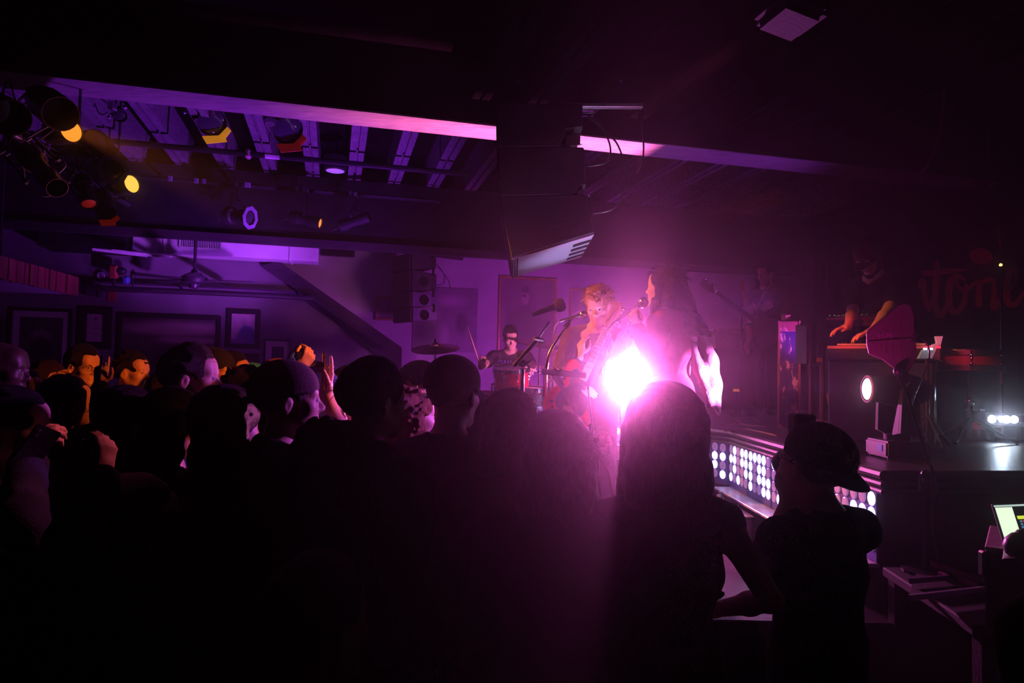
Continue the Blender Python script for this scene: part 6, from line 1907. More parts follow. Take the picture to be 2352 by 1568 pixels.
    if hat == 'brim_hat':
        C = Shape(); C.M = HMs; C.ell((0, -.01, .055), (.088, .108, .085), .01); C.M = Matrix.Identity(4); C.cut(HMs @ V((0, 0, .03)), HMs.to_3x3() @ V((0, 0, -1)))
        cp = link_mesh('hat_crown', C.mesh(.009, 'hat'), t, hatm)
        MB().lathe([(.085, .03), (.16, .02), (.165, .026), (.085, .036)], WM @ HMs @ Matrix.Translation((0, -.01, 0)) @ Matrix.Diagonal((1, 1.15, 1, 1)), 24).build('brim', hatm, cp, smooth=True)
    if beard:
        Bd = Shape(); Bd.M = HMs
        for sx in (-1, 1): Bd.cone((sx * .066, .0, -.03), (sx * .052, .03, -.075), .012, .016, .02); Bd.cone((sx * .052, .03, -.075), (sx * .012, .078, -.105), .018, .02, .02)
        Bd.ell((0, .075, -.105), (.03, .024, .024), .02); Bd.cone((-.024, .090, -.052), (.024, .090, -.052), .006, None, .008)
        Bd.M = Matrix.Identity(4); Bd.wob(.002, 160, 2)
        link_mesh('beard', Bd.mesh(.0055, 'beard'), t, beard)
    if eyes:
        for sx in (-1, 1):
            p = HMs @ V((sx * .031, .0785, -.001)); dr = HMs.to_3x3() @ V((0, 1, 0))
            M = frame_to(WM @ p, WM @ (p + dr))
            e = MB().lathe([(.0115, .002), (.009, .0075), (.005, .0105), (0, .0115)], M, 14).build('eye', EYEW, t, smooth='all')
            MB().lathe([(.0052, .0107), (0, .0122)], M, 12).build('iris', IRIS, e, smooth='all')
            b = MB().tube([WM @ HMs @ V((sx * x, y, z)) for x, y, z in ((.016, .089, .017), (.030, .0895, .021), (.045, .081, .016))], [.002, .0035, .0015], 5).build('eyebrow', hairm, t, smooth='all')
    if glasses:
        b = MB()
        for sx in (-1, 1):
            b.tube([WM @ HMs @ V((sx * (.032 + .021 * math.cos(a)), .099 - .006 * abs(math.cos(a)), -.002 + .017 * math.sin(a))) for a in [2 * PI * q / 14 for q in range(15)]], .0014, 5)
            b.tube([WM @ HMs @ V((sx * .053, .094, .004)), WM @ HMs @ V((sx * .075, .06, .006)), WM @ HMs @ V((sx * .08, -.01, .006))], .0014, 5)
        b.tube([WM @ HMs @ V((-.011, .1, .002)), WM @ HMs @ V((.011, .1, .002))], .0014, 5)
        o = b.build('glasses', PLAST, t, smooth='all'); o['label'] = 'thin dark framed glasses'
    PEOPLE.append(t)
    return dict(t=t, HM=WM @ HMs, A={q: [WM @ p for p in A[q][:3]] + [WM.to_3x3() @ A[q][3]] for q in A}, WM=WM, k=k)


def phone(c, up, nrm, label, scr=None, sz_=(.072, .148, .008), case=None, name='smartphone'):
    c = V(c); up = V(up).normalized(); nrm = (V(nrm) - up * V(nrm).dot(up)).normalized(); x = up.cross(nrm)
    R = Matrix((x, up, nrm)).transposed()
    t = thing(name, label, 'phone', c)
    MB().box(c, sz_, R).build('phone_body', case or mat('phone_dark', (.03, .03, .035), .25, .4), t, bevel=.0035, seg=2)
    MB().box(c + nrm * (sz_[2] / 2 + .0003), (sz_[0] * .9, sz_[1] * .93, .0008), R).build('screen', scr or LENSD, t)
    b = MB()
    for q in (0, .014): b.lathe([(.006, 0), (.005, .002), (0, .002)], frame_to(c - nrm * sz_[2] / 2 + x * sz_[0] * .28 + up * (sz_[1] * .38 - q), c - nrm + x * sz_[0] * .28 + up * (sz_[1] * .38 - q)), 8)
    b.build('camera_lens', LENSD, t)
    return t

# ================================================================== the band
RIGHT = V((1, .15, 0))
# singer, seen from behind and to her right, microphone at her lips
_P = P


def P(x, y, d): return _P(x, y, d + .28)


sg_face = V((-.80, .52, 0))
mt, mh = P(1416, 735, 3.70), P(1487, 688, 3.66)
md = (mh - mt).normalized()
sing = person('person singing in a pink satin coat with very long straight hair, microphone raised', P(1535, 617, 3.82), FZ, sg_face, hair='long', hairm=HBRN, top='coat', topm=COATP,
              pants=DENIM, fem=True, lean=(1, 0), head=(0, -4, 0), h=.0075, fuzz=300, fr=.0013, seed=4,
              R=None,
              L=dict(w=P(1462, 752, 3.62), pole=(.35, -.2, -1), d=(-.22, .05, 1), pn=(.35, .9, .1), c=[.62, .64, .66, .7], thumb=.75))
# long mane down her back
HMw = sing['HM']; b = Shape()
WMi = RM[sing['t'].name].inverted()
def L_(x, y, d): return WMi @ P(x, y, d)
b.tub(L_(1545, 650, 3.85), L_(1560, 700, 3.84), (.095, .085), (.115, .08), k=.04)
b.tub(L_(1560, 700, 3.84), L_(1590, 752, 3.78), (.115, .08), (.105, .05), k=.04)
b.cone(L_(1600, 735, 3.74), L_(1632, 770, 3.72), .035, .012, .03); b.cone(L_(1575, 740, 3.74), L_(1612, 768, 3.7), .03, .012, .03)
b.cone(L_(1502, 690, 3.72), L_(1497, 770, 3.66), .02, .012, .02); b.cone(L_(1508, 690, 3.7), L_(1507, 750, 3.66), .02, .012, .02)
b.wob(.003, 80, 3)
link_mesh('long_hair', b.mesh(.009, 'long_hair'), sing['t'], HBRN)
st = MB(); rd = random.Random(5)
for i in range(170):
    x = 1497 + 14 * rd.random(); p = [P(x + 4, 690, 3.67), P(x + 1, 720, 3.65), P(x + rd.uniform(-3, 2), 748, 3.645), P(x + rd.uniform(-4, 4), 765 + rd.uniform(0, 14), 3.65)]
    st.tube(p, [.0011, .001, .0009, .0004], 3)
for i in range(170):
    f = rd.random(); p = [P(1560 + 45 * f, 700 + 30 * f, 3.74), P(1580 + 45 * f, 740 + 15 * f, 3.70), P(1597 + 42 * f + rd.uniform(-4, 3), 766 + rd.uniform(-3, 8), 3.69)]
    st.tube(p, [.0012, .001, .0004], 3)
o = st.build('loose_strands', HSAND, sing['t'], smooth='all'); o['kind'] = 'stuff'; o['label'] = 'hair ends in a sandy tone for the amber light'  # lighter than her hair: amber light put into the strands' colour
# bright back panel of the coat, billowing at her right
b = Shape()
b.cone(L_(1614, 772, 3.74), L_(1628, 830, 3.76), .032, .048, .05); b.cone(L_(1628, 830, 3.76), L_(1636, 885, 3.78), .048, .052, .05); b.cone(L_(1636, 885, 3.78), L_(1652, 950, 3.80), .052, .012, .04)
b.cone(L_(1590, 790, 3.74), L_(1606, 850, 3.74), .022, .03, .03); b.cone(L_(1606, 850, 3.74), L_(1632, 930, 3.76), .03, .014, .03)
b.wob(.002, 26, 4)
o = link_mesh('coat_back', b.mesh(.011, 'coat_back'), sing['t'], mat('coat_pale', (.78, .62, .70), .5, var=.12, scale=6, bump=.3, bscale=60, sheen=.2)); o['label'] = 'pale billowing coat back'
mic(mt, mh, 'black microphone held to the singer\'s lips', MICB, None, STEEL, 1.15)
o = MB().tube(cat([mt, P(1404, 748, 3.7), P(1392, 775, 3.72), P(1420, 900, 3.75), PZ(1440, 1310, FZ + .006)], 6), .0042, 6).build('mic_cable', CAB, smooth='all')
tagit(o, 'black cable trailing from the singer\'s microphone', 'cable')
w_ = sing['A']['l'][2]
ang = sing['A']['l'][3]
MB().lathe([(.034, -.004), (.037, 0), (.034, .004)], frame_to(w_ - V((0, 0, .04)), w_ + V((-.1, .0, .5))), 18, close=False).build('bracelet', CHROME, sing['t'], smooth=True)

P = _P
# guitarist, facing the camera and her, left hand up on the neck
gt_face = V((-.18, -1, 0))
gu = person('guitarist with tousled blond hair playing in a dark shirt beside the blazing light', P(1372, 668, 4.62), FZ, gt_face, hair='mess', hairm=HBLD, top='long', topm=CDUST, pants=DENIM,
            lean=(5, -2), head=(-12, 14, 6), h=.0065, eyes=True, fuzz=420, fr=.0019, seed=2, vol=1.1,
            L=dict(w=P(1337, 818, 4.33), pole=(.9, .1, -.9), d=(-.12, -.05, 1), pn=(.75, .55, 0), c=[.42, .5, .55, .6], thumb=.5),
            R=dict(w=P(1330, 880, 4.36), pole=(-1, .15, -.25), d=(.55, -.25, -.45), pn=(.1, 1, -.2), c=.35, thumb=.4))
# electric guitar held steeply
ga, gb = P(1322, 905, 4.36), P(1398, 742, 4.34)
gax = (gb - ga).normalized(); gnr = V((0, -1, 0)); gnr = (gnr - gax * gnr.dot(gax)).normalized(); gsd = gax.cross(gnr)
gt = thing('electric_guitar', 'red bodied electric guitar held nearly upright by the guitarist', 'guitar', ga)
def GP(u, s, n=0): return ga + gax * u + gsd * s + gnr * n
GRED = mat('guitar_red', (.55, .07, .04), .25, var=.2); MAPLE = mat('maple', (.55, .28, .1), .35, var=.2)
outl = [(-.2, -.02), (-.19, -.12), (-.12, -.165), (-.03, -.15), (.03, -.105), (.09, -.12), (.16, -.135), (.2, -.1), (.18, -.05), (.15, -.03), (.15, .03), (.17, .06), (.19, .11), (.15, .135), (.08, .12), (.03, .105), (-.03, .14), (-.12, .16), (-.19, .11)]
sm_ = cat([V((a, c, 0)) for a, c in outl + outl[:1]], 3)[:-1]
MB().prism([GP(p.x, p.y, -.02) for p in sm_], gnr * .04).build('guitar_body', GRED, gt, bevel=.006, seg=2, smooth=True)
MB().prism([GP(p.x * .7 + .01, p.y * .62, .021) for p in sm_], gnr * .003).build('pickguard', PLAST, gt)
MB().prism([GP(.1, -.026, .018), GP(.46, -.021, .018), GP(.46, .021, .018), GP(.1, .026, .018)], gnr * .02).build('neck', MAPLE, gt, bevel=.004)
b = MB()
for i in range(12): b.beam(GP(.15 + .32 * (1 - .92 ** (i + 1)) / (1 - .92 ** 13), -.024, .039), GP(.15 + .32 * (1 - .92 ** (i + 1)) / (1 - .92 ** 13), .024, .039), .002, .002)
b.build('frets', CHROME, gt)
MB().prism([GP(.46, -.022, .016), GP(.5, -.034, .014), GP(.62, -.03, .008), GP(.64, .01, .008), GP(.6, .04, .01), GP(.5, .032, .014), GP(.46, .022, .016)], gnr * .014).build('headstock', MAPLE, gt, bevel=.003)
for i in range(6):
    p = GP(.5 + .021 * i, .037 + .002 * (i % 2), .016); b = MB(); b.tube([p - gsd * .012, p + gsd * .018], .003, 6); b.ball(p + gsd * .022, (.007, .007, .007), 6); b.build('tuning_peg', CHROME, gt, smooth='all')
b = MB()
for i in range(6): b.tube([GP(-.1, -.02 + .008 * i, .03), GP(.46, -.016 + .0064 * i, .043), GP(.5 + .02 * i, -.012 + .005 * i, .03)], .0007, 4)
b.build('strings', CHROME, gt)
for u in (-.03, .06): MB().box(GP(u, 0, .026), (.08, .03, .012), Matrix((gsd, gax, gnr)).transposed()).build('pickup', PLAST, gt, bevel=.003)
MB().box(GP(-.1, 0, .026), (.08, .03, .014), Matrix((gsd, gax, gnr)).transposed()).build('bridge', CHROME, gt, bevel=.003)
for u, s in ((-.13, -.1), (-.1, -.12)): MB().lathe([(.011, 0), (.009, .014), (0, .014)], frame_to(GP(u, s, .02), GP(u, s, .2)), 10).build('knob', CHROME, gt)
o = MB().tube(cat([GP(-.18, .06, -.03), P(1300, 900, 4.75), P(1332, 830, 4.78), P(1385, 765, 4.74), P(1402, 760, 4.6), P(1396, 790, 4.42), GP(.16, .1, -.02)], 5), .012, 4).build('guitar_strap', CMAR, gt, smooth='all')
o = MB().tube(cat([GP(-.2, .0, 0), P(1318, 985, 4.4), P(1335, 1060, 4.5), PZ(1350, 1235, FZ + .006)], 5), .004, 6).build('guitar_cable', CAB, smooth='all')
tagit(o, 'guitar lead dropping from the red guitar to the deck', 'cable')
# ripped bright knees of his jeans
for x, y in ((1333, 990), (1387, 1018)):
    p = P(x, y, 4.5)
    bb = Shape(); bb.ell(RM[gu['t'].name].inverted() @ p, (.055, .05, .085), .02); bb.wob(.005, 60, 3)
    link_mesh('torn_knee', bb.mesh(.01, 'torn_knee'), gu['t'], mat('torn_denim', (.5, .45, .55), .8, var=.5, scale=40, bump=.6))

# drummer
dr = person('drummer in a dark lettered T-shirt seated behind the red drums, stick raised', P(1172, 752, 7.45), DZ, V((-.02, -1, 0)), hair='short', hairm=HBRN, top='tee', topm=cloth('cloth_plum', (.05, .03, .05)), seated=True,
            lean=(9, 0), head=(10, 16, 4), h=.0075, eyes=True, seed=6,
            R=dict(w=P(1104, 843, 7.05), pole=(-.8, .3, -.7), d=(-.14, -.05, 1), pn=(.8, -.3, .1), c=[.7, .72, .75, .78], thumb=.7),
            L=dict(w=P(1226, 850, 7.0), pole=(.9, .3, -.5), d=(-.3, -.7, -.1), pn=(0, -.2, -1), c=.6, thumb=.6))
vs, fs = text_mesh('DALLAS', 1.0, .02)
xs = [v.x for v in vs]; ys = [v.y for v in vs]
ch = P(1170, 836, 7.235)
RTX = dr['WM'].to_3x3()
xr = RTX @ V((-1, 0, 0)); fw_ = RTX @ V((0, 1, 0))
q = []
for v in vs:
    a = (v.x - min(xs)) / (max(xs) - min(xs)) - .5; c = (v.y - min(ys)) / (max(ys) - min(ys)) - .5
    q.append(ch + xr * a * .23 + V((0, 0, .085 * c)) - fw_ * (2.4 * (a * .23) ** 2) + fw_ * v.z * .1)
MB().add(q, fs).build('shirt_lettering', mat('print_violet', (.25, .16, .75), .6), dr['t'])
o = MB().lathe([(0, 0), (.0075, .003), (.008, .2), (.0045, .385), (.006, .395), (0, .41)], frame_to(P(1232, 852, 6.95), P(1205, 842, 6.62)), 10).build('drumstick', MATS['hickory'], smooth=True)
tagit(o, 'wooden drumstick held low over the tom in the drummer\'s other hand', 'drumstick')

# bassist in the dark at right
ba = person('bassist standing in the dark in black by the amplifier', P(1757, 606, 7.9), UZ, V((-.75, -.6, 0)), hair='short', hairm=HBLK, top='tee', topm=CBLK, h=.009, head=(0, 14, 0), seed=8,
            R=dict(w=P(1738, 738, 7.55), pole=(.6, .6, -.6), d=(-.9, -.2, -.2), pn=(.1, 1, -.2), c=.4),
            L=dict(w=P(1716, 730, 7.5), pole=(-.3, -.6, -1), d=(-.4, -.2, .5), pn=(.3, .9, 0), c=.5))
bg = thing('bass_guitar', 'dark bass guitar with pale edges held across the bassist', 'guitar', P(1722, 745, 7.45))
g0, g1 = P(1752, 752, 7.5), P(1672, 692, 7.35)
ax_ = (g1 - g0).normalized(); nr_ = V((-.3, -1, 0)); nr_ = (nr_ - ax_ * nr_.dot(ax_)).normalized(); sd_ = ax_.cross(nr_)
BP = lambda u, s, n=0: g0 + ax_ * u + sd_ * s + nr_ * n
MB().prism([BP(p.x * 1.05 - .02, p.y * 1.05, -.02) for p in sm_], nr_ * .04).build('guitar_body', mat('bass_plum', (.12, .03, .06), .3), bg, bevel=.006)
MB().prism([BP(.1, -.026, .018), BP(.72, -.02, .018), BP(.72, .02, .018), BP(.1, .026, .018)], nr_ * .02).build('neck', mat('rosewood', (.08, .03, .03), .4), bg, bevel=.003)
MB().prism([BP(.72, -.02, .014), BP(.78, -.045, .01), BP(.92, -.03, .01), BP(.92, .03, .01), BP(.78, .03, .01)], nr_ * .016).build('headstock', mat('rosewood', (.08, .03, .03), .4), bg, bevel=.003)
for i in range(4): MB().ball(BP(.79 + .035 * i, .04, .015), .012, 6).build('tuning_peg', CHROME, bg)
o = MB().tube(cat([BP(.15, .1, -.02), P(1748, 690, 7.65), P(1763, 655, 7.8), P(1775, 665, 7.95), P(1772, 720, 7.9), BP(-.2, 0, -.03)], 5), .014, 4).build('guitar_strap', cloth('strap_pink', (.35, .1, .16)), bg, smooth='all')
o = MB().tube([P(1703, 645, 7.3), P(1712, 702, 7.3)], .018, 8).build('hanging_tambourine_stick', mat('stick_red', (.55, .06, .08), .4), smooth=True)
o.name = 'guitar_neck_upright'; tagit(o, 'slim red upright rod beside the bassist, top lit', 'stand')
rz0 = P(1703, 700, 7.3); MB().tube([rz0, V((rz0.x, rz0.y, UZ))], .009, 6).build('pole', STEEL, o); MB().lathe([(.12, 0), (.12, .012), (0, .02)], Matrix.Translation((rz0.x, rz0.y, UZ)), 16).build('round_base', STEEL, o)
o = MB().tube(cat([P(1718, 748, 7.4), P(1722, 775, 7.4), P(1716, 795, 7.4), P(1720, 812, 7.4)], 5), [.03, .034, .036, .038, .036, .034, .03, .03, .03, .034, .036, .034, .032, .03, .026, .022], 8).build('hanging_towel', cloth('towel_pink', (.5, .22, .26)), smooth='all')
tagit(o, 'pinkish towel hanging below the bassist\'s hand', 'towel')

# keyboard player bending over the keys
kc_ = P(1985, 560, 4.95)
ky = person('keyboard player in black bending over two keyboards, forearm lit red', kc_, UZ - .22, V((-.80, -.5, 0)), hair='short', hairm=HBLK, top='tee', topm=CBLK, h=.0075, lean=(16, 0), head=(0, 26, 0), hat='cap', hatm=cloth('cap_maroon', (.05, .012, .022)), beard=HBLK, seed=9,
            R=dict(w=P(1944, 776, 4.72), pole=(.5, .4, .1), d=(-.86, -.1, -.22), pn=(0, -.1, -1), c=[.22, .24, .25, .3], thumb=.1, spread=.12),
            L=dict(w=P(1990, 782, 4.62), pole=(.6, -.5, .3), d=(-.8, .1, -.25), pn=(0, 0, -1), c=.25, thumb=.1))
lantern(P(2252, 590, 6.2), P(2272, 556, 6.3), .1, 'dark shape built as a lantern with a magenta glint hanging above the brush-script sign', mat('lens_magenta_glint', (.25, .03, .15), .3), V((P(2272, 556, 6.3).x, P(2272, 556, 6.3).y, 4.35)))  # lantern put in for a head-like shape; magenta glint is in the lens colour

# ================================================================== the crowd
FL = 0.0
def cw(label, px, py, d, face, **k):
    return person(label, P(px, py, d), FL, face, **k)

cw('person with a bare shaved head in profile at the left edge', -2, 782, 2.9, (1, .18), skin=SKIND, hair=None, top='jacket', topm=CBLK, h=.007, seed=1, head=(0, 2, 0), eyes=True)
p2 = cw('person with orange lit forehead half hidden behind a raised dark phone', 108, 836, 3.9, (1, -.15), hair='short', hairm=HBRN, top='jacket', topm=CBLK, h=.007, seed=2, eyes=True, head=(0, 6, 0),
        R=dict(w=P(112, 905, 3.55), pole=(0, 0, -1), d=(.25, .1, 1), pn=(1, 0, 0), c=.35))
cw('person with glasses and swept dark hair, face glowing orange', 190, 796, 4.3, (1, -.3), hair='short', hairm=HBLK, top='jacket', topm=CBLK, h=.0065, seed=3, glasses=True, eyes=True, vol=1.06, head=(-4, 4, 0))
# hand with phone up in front of the orange face
ph = P(231, 852, 3.7)
cw('dark figure raising a phone, only the orange hand bright', 150, 872, 3.45, (1, .35), hair='bob', hairm=HBLK, top='jacket', topm=CBLK, h=.006, seed=4, fem=True,
   R=dict(w=P(228, 884, 3.4), pole=(.2, -.3, -1), d=(.1, .0, 1), pn=(.55, -.8, 0), c=[.0, .5, .62, .7], thumb=.45),)
phone(P(231, 850, 3.37), (.05, 0, 1), (-.85, -.45, 0), 'slim phone held up by the orange lit hand', sz_=(.07, .145, .008))
cw('person in shadow with pale light on the brow and dark wispy hair', 300, 812, 4.4, (1, -.1), hair='mess', hairm=HBLK, top='jacket', topm=CBLK, h=.007, seed=5, eyes=True)
cw('person with pink lit dark hair seen past the raised hand at left', 290, 902, 2.55, (1, .25), hair='long', hairm=HBRN, top='jacket', topm=CBLK, h=.0075, fem=True, seed=6, eyes=True, fuzz=60)
# bearded person in profile
cw('person in profile with short dark hair and stubble, face lit pink and violet', 430, 800, 2.75, (1, .12), hair='short', hairm=HBRN, top='jacket', topm=CNAVY, h=.0055, seed=7, eyes=True, beard=HBRN, head=(0, -3, 0), vol=1.05, fuzz=120)
cw('person in a dark cap peering past the bearded profile', 492, 806, 3.9, (1, -.25), skin=SKINM, hair='short', hairm=HBLK, hat='cap_back', hatm=CBLK, top='jacket', topm=CBLK, h=.007, seed=8, eyes=True, beard=HBLK)
cw('dim bearded face just right of the person in the dark cap', 530, 812, 4.2, (1, -.1), skin=SKINM, hair='short', hairm=HBLK, top='jacket', topm=CBLK, h=.008, seed=9, beard=HBLK)
cw('person with dark hair below the teal cap, warm rim on the crown', 560, 852, 3.5, (.9, .4), hair='mess', hairm=HBLK, top='jacket', topm=CBLK, h=.009, seed=10, vol=1.08)
cw('person in a bright teal cap far back in the crowd', 570, 843, 4.4, (1, -.4), hair='short', hairm=HBLK, hat='cap', hatm=cloth('cap_teal', (.05, .5, .45)), top='jacket', topm=CBLK, h=.009, seed=11, head=(0, -18, 0))
cw('person with big dark hair and a rust rim, before the curved-cap person', 518, 908, 2.4, (.7, .75), hair='long', hairm=HBRN, top='jacket', topm=CBLK, h=.009, fem=True, vol=1.12, seed=12, fuzz=160)
cw('person in a plain brown cap in profile, cap lit violet in front', 650, 843, 2.35, (1, .3), hair='short', hairm=HBLK, hat='cap_back', hatm=cloth('cap_brown', (.09, .05, .055)), top='jacket', topm=CBLK, h=.0065, seed=13, head=(0, -4, 0), eyes=True)
cw('person gazing up under a navy cap, one orange lit arm raising a gold phone', 708, 858, 2.85, (1, .1), hair='bob', hairm=HBLK, hat='cap_back', hatm=cloth('cap_navy', (.03, .03, .12)), top='tee', topm=CNAVY, h=.0055, fem=True, seed=14, head=(0, -14, 0), eyes=True, glasses=True,
   R=dict(w=P(749, 906, 2.66), pole=(.15, -.4, -1), d=(.03, .0, 1), pn=(-.6, -.75, 0), c=[.05, .45, .5, .55], thumb=.5))
phone(P(744, 852, 2.64), (-.03, 0, 1), (-.96, -.30, 0), 'gold phone held high by the orange lit arm', case=mat('phone_gold', (.8, .55, .25), .3, .5), sz_=(.07, .145, .009))
# hands framing a camera
hc_ = cw('person with copper hair holding a camera up with both hands', 640, 832, 3.6, (1, .15), hair='bob', hairm=HRED, top='jacket', topm=CBLK, h=.006, seed=16, fem=True,
   R=dict(w=P(690, 848, 3.42), pole=(.1, -.5, -1), d=(.5, .1, .9), pn=(-.5, .5, -.2), c=[.55, .6, .62, .66], thumb=.3),
   L=dict(w=P(668, 832, 3.5), pole=(0, .4, -1), d=(.55, .0, .75), pn=(.5, -.6, -.5), c=[.5, .55, .6, .6], thumb=.5))
cc_ = P(692, 824, 3.46)
t = thing('compact_camera', 'dark compact camera framed by two raised hands', 'camera', cc_)
MB().box(cc_, (.05, .11, .07), Matrix.Rotation(.25, 3, 'Z')).build('camera_body', PLAST, t, bevel=.006)
MB().lathe([(.026, 0), (.026, .03), (.022, .034), (0, .03)], frame_to(cc_ + V((.02, 0, 0)), cc_ + V((.2, -.02, 0))), 16).build('lens_barrel', PLAST, t, smooth=True)
MB().box(cc_ + V((-.026, -.01, 0)), (.003, .08, .05), Matrix.Rotation(.25, 3, 'Z')).build('rear_screen', mat('screen_violet', (.05, .04, .12), .2, emit=(.3, .2, .9), estr=.4), t)
cw('person in a pale brimmed hat just behind the camera hands', 716, 836, 4.3, (1, -.1), hair='short', hairm=HBLK, hat='brim_hat', hatm=cloth('hat_pale', (.55, .5, .5)), top='jacket', topm=CBLK, h=.009, seed=17)
cw('person with glowing orange hair right of the raised arm', 772, 925, 3.1, (.95, .4), hair='bob', hairm=HRED, top='jacket', topm=CBLK, h=.008, fem=True, seed=18, fuzz=120)
cw('dim person behind the tall dark-haired person, dark red cheek', 800, 848, 3.9, (1, .2), skin=SKINM, hair='short', hairm=HBLK, top='jacket', topm=CBLK, h=.009, seed=19)
cw('tall person with dark hair turned away, violet rim on forehead, wide dark jacket', 852, 838, 2.25, (.72, .70), hair='short', hairm=HBLK, top='jacket', topm=CGRY, h=.0075, seed=20, vol=1.1, fuzz=150)
cw('person in a white fronted dark cap with blond curls spilling out', 958, 838, 3.7, (.9, .5), hair='curly', hairm=HBLD, hat='cap', hatm=cloth('cap_two_tone', (.03, .03, .06)), top='jacket', topm=CGRY, h=.008, seed=21, head=(0, -10, 0), fuzz=120, fem=True)
cw('person from behind in a dark cap with shiny violet panel and red ear', 1040, 830, 2.45, (.45, .9), hair='short', hairm=HBLK, hat='cap', hatm=cloth('cap_black', (.025, .02, .035)), top='tee', topm=CBLK, h=.0075, seed=22)
cw('person with curly blond hair below the white fronted cap', 940, 900, 3.0, (.8, .5), hair='curly', hairm=HSAND, top='jacket', topm=CBLK, h=.009, fem=True, seed=31, fuzz=80)
cw('person from behind with rounded dark hair, centre of the crowd', 1170, 914, 2.3, (.2, 1), hair='long', hairm=HBRN, top='jacket', topm=CMAR, h=.009, fem=True, vol=1.06, seed=23, fuzz=120)
cw('person with a violet tinted hood of hair just left of the rounded dark hair', 1118, 925, 2.75, (.3, 1), hair='bob', hairm=HBRN, top='jacket', topm=CBLK, h=.009, fem=True, seed=32)
cw('person from behind with orange rimmed hair left of the tall nearest person', 1280, 972, 1.95, (.15, 1), hair='long', hairm=HBRN, top='jacket', topm=CBLK, h=.009, fem=True, vol=1.1, seed=24, fuzz=260)
# nearest person, elbows out
cw('nearest person from behind with a broad fall of long hair and bare arms bent outwards', 1530, 918, 1.95, (.03, 1), hair='long', hairm=HBRN, top='tank', topm=CBLK, h=.0075, fem=True, vol=1.30, seed=25, fuzz=600,
   R=dict(w=P(1640, 1400, 2.15), pole=(1, -.35, -.75), d=(-.8, .4, .3), pn=(-.2, -1, 0), c=.5),
   L=dict(w=P(1430, 1390, 2.15), pole=(-1, -.35, -.75), d=(.8, .4, .3), pn=(.2, -1, 0), c=.5))
# photographer in the lettered cap
kd_ = 2.15
kc2 = cw('photographer from behind in a black cap lettered KANSAS CITY, camera at the eye', 1893, 1000, kd_, (-.42, .9), skin=SKIN, hair='short', hairm=HBLK, hat='cap_back', hatm=cloth('cap_coal', (.014, .013, .016)), top='tee', topm=CBLK, h=.008, seed=26, head=(0, -16, 0), glasses=True,
   L=dict(w=P(1812, 1150, 2.2), pole=(-.4, -.2, -1), d=(-.2, .6, .7), pn=(.3, .4, .6), c=.5),
   R=dict(w=P(1870, 1120, 2.35), pole=(.8, -.1, -1), d=(-.5, .5, .4), pn=(-.6, .4, 0), c=.5))
lc0, lc1 = P(1836, 1068, 2.26), P(1800, 1062, 2.46)
t = thing('photo_camera', 'black camera with a fat lens held by the photographer in the lettered cap', 'camera', lc0)
MB().lathe([(.034, 0), (.036, .05), (.04, .055), (.04, .13), (.044, .14), (.044, .19), (.038, .195), (.03, .18)], frame_to(lc0, lc1), 22, close=False).build('lens_barrel', PLAST, t, smooth=True)
for q in (.07, .085, .1): MB().lathe([(.041, q), (.041, q + .006)], frame_to(lc0, lc1), 22, close=False).build('focus_ring', RUBBER, t)
MB().lathe([(.038, .186), (0, .18)], frame_to(lc0, lc1), 20).build('front_lens', LENSD, t)
ddx = (lc1 - lc0).normalized(); sdx = V((ddx.y, -ddx.x, 0))
MB().beam(lc0 - ddx * .03 - sdx * .06, lc0 - ddx * .03 + sdx * .075, .06, .09).build('camera_body', PLAST, t, bevel=.01, seg=2)
MB().box(lc0 - ddx * .02 + V((0, 0, .055)), (.05, .05, .03)).build('viewfinder_hump', PLAST, t, bevel=.008)
MB().box(lc0 - ddx * .03 + V((0, 0, .085)), (.025, .025, .035)).build('flash_stem', PLAST, t)
fl_ = P(1862, 985, 2.3)
MB().box(lc0 - ddx * .03 + V((0, 0, .13)), (.07, .06, .07)).build('flash_head', PLAST, t, bevel=.008)
# cap lettering wrapped on the cap
HMk = kc2['HM']
def wrap_text(txt, el, a0, a1, hgt, arc, m, nm):
    vs, fs = text_mesh(txt, 1.0, .02); xs = [v.x for v in vs]; ys = [v.y for v in vs]; q = []
    for v in vs:
        fx = (v.x - min(xs)) / (max(xs) - min(xs)); fy = (v.y - min(ys)) / (max(ys) - min(ys))
        a = a0 + (a1 - a0) * fx; e = el + hgt * (fy - .5) + arc * (1 - (2 * fx - 1) ** 2)
        r = 1.075 + .006 * (v.z > 0)
        q.append(HMk @ V((.09 * r * math.cos(e) * math.cos(a), -.02 + .112 * r * math.cos(e) * math.sin(a), .045 + .09 * r * math.sin(e))))
    MB().add(q, fs).build(nm, m, kc2['t'])
CL = mat('cap_lettering', (.7, .2, .3), .7)
wrap_text('KANSAS', .30, -1.85, -.62, .24, .2, CL, 'cap_lettering'); wrap_text('CITY', .04, -1.58, -.88, .25, 0, CL, 'cap_lettering')

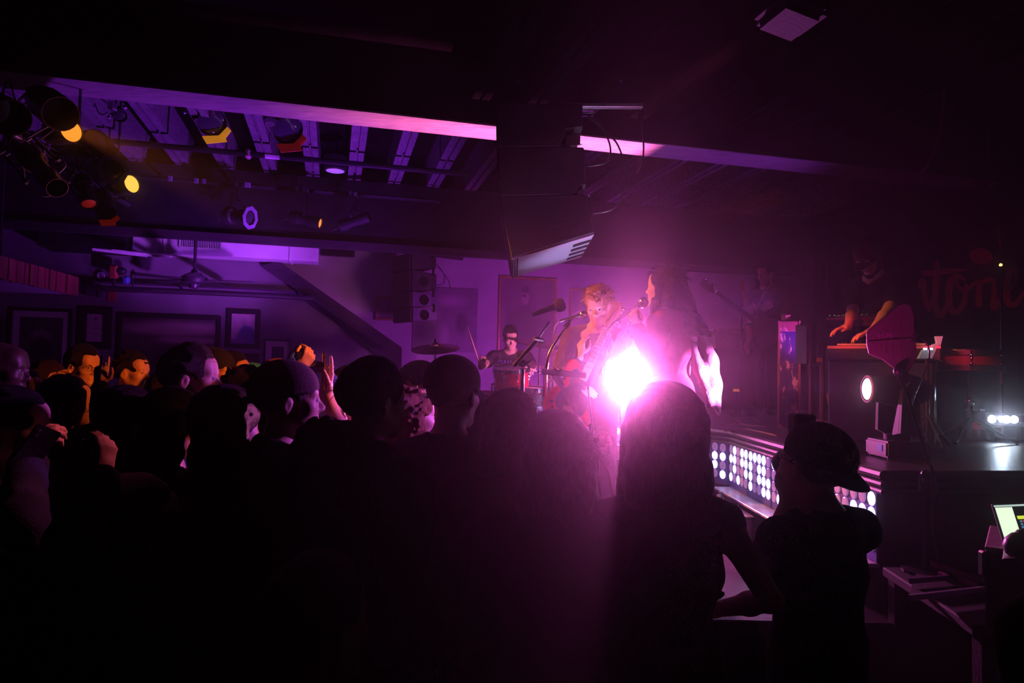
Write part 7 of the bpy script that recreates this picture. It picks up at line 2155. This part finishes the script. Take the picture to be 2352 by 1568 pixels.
# near shoulder at the lower right, hooded figure low in the middle, hand with rings at left
cw('dark reddish shoulder of a person cut off at the lower right corner', 2610, 960, 1.1, (-.3, 1), hair='short', hairm=HBLK, top='jacket', topm=CMAR, h=.011, seed=27)
hm_ = P(226, 1052, 1.95)
cw('short dark figure at lower left raising a pink lit hand with rings', 305, 1125, 1.75, (.95, .4), hair='long', hairm=HBLK, top='jacket', topm=CBLK, h=.0055, fem=True, seed=28,
   R=dict(w=P(236, 1090, 1.66), pole=(.2, -.5, -1), d=(.05, .1, 1), pn=(-.9, .4, .2), c=[.42, .46, .5, .52], thumb=.4))
cw('dark figure at the left edge holding a phone low in a pink lit hand', 20, 905, 2.1, (1, .3), hair='bob', hairm=HBLK, top='jacket', topm=CNAVY, h=.0055, seed=29,
   R=dict(w=P(62, 1062, 1.95), pole=(-.2, -.6, -1), d=(.35, .1, .7), pn=(.5, .6, .5), c=[.5, .55, .6, .65], thumb=.3))
phone(P(80, 1030, 1.92), (.5, .2, .9), (-.5, .6, .4), 'dark phone in the pink lit hand at the left edge', sz_=(.07, .13, .009))
cw('figure in a dark hooded jacket low in the foreground', 720, 1330, 1.3, (.6, .9), hair='short', hairm=HBLK, top='hoodie', topm=CBLK, h=.011, seed=30)
cw('short dark-haired person between the orange haired person and the far left profile', 395, 905, 2.5, (1, .5), hair='bob', hairm=HBLK, top='jacket', topm=CBLK, h=.011, seed=33, fem=True)
cw('dark head filling the gap behind the ringed hand', 385, 858, 3.6, (1, .1), hair='short', hairm=HBLK, top='jacket', topm=CBLK, h=.011, seed=34)
cw('dark head at far left behind the orange forehead', 40, 850, 3.4, (1, .1), hair='bob', hairm=HBLK, top='jacket', topm=CBLK, h=.011, seed=35)
cw('dark curly head low between brown cap and tall dark-haired person', 760, 985, 2.2, (.8, .6), hair='curly', hairm=HBLK, top='jacket', topm=CBLK, h=.011, seed=36)

# ------------------------------------------------------------------ haze
hz = MB().prism([ST(LS + .02, -2.98, .01), ST(RS - .02, -2.98, .01), ST(RS - .02, 9.88, .01), ST(LS + .02, 9.88, .01)], (0, 0, ROOMZ - .03))
m = bpy.data.materials.new('stage_haze'); m.use_nodes = True
nt = m.node_tree; nt.nodes.clear()
out_ = nt.nodes.new('ShaderNodeOutputMaterial'); prev = None
for dens, g in HAZE:
    vsn = nt.nodes.new('ShaderNodeVolumeScatter')
    vsn.inputs['Color'].default_value = (1, .9, .97, 1); vsn.inputs['Density'].default_value = dens; vsn.inputs['Anisotropy'].default_value = g
    if prev is None: prev = vsn.outputs[0]
    else:
        ad_ = nt.nodes.new('ShaderNodeAddShader'); nt.links.new(prev, ad_.inputs[0]); nt.links.new(vsn.outputs[0], ad_.inputs[1]); prev = ad_.outputs[0]
nt.links.new(prev, out_.inputs['Volume'])
ho = hz.build('stage_haze', m)
tagit(ho, 'thin stage haze filling the whole room, glowing around the lamps', 'haze', kind='stuff')
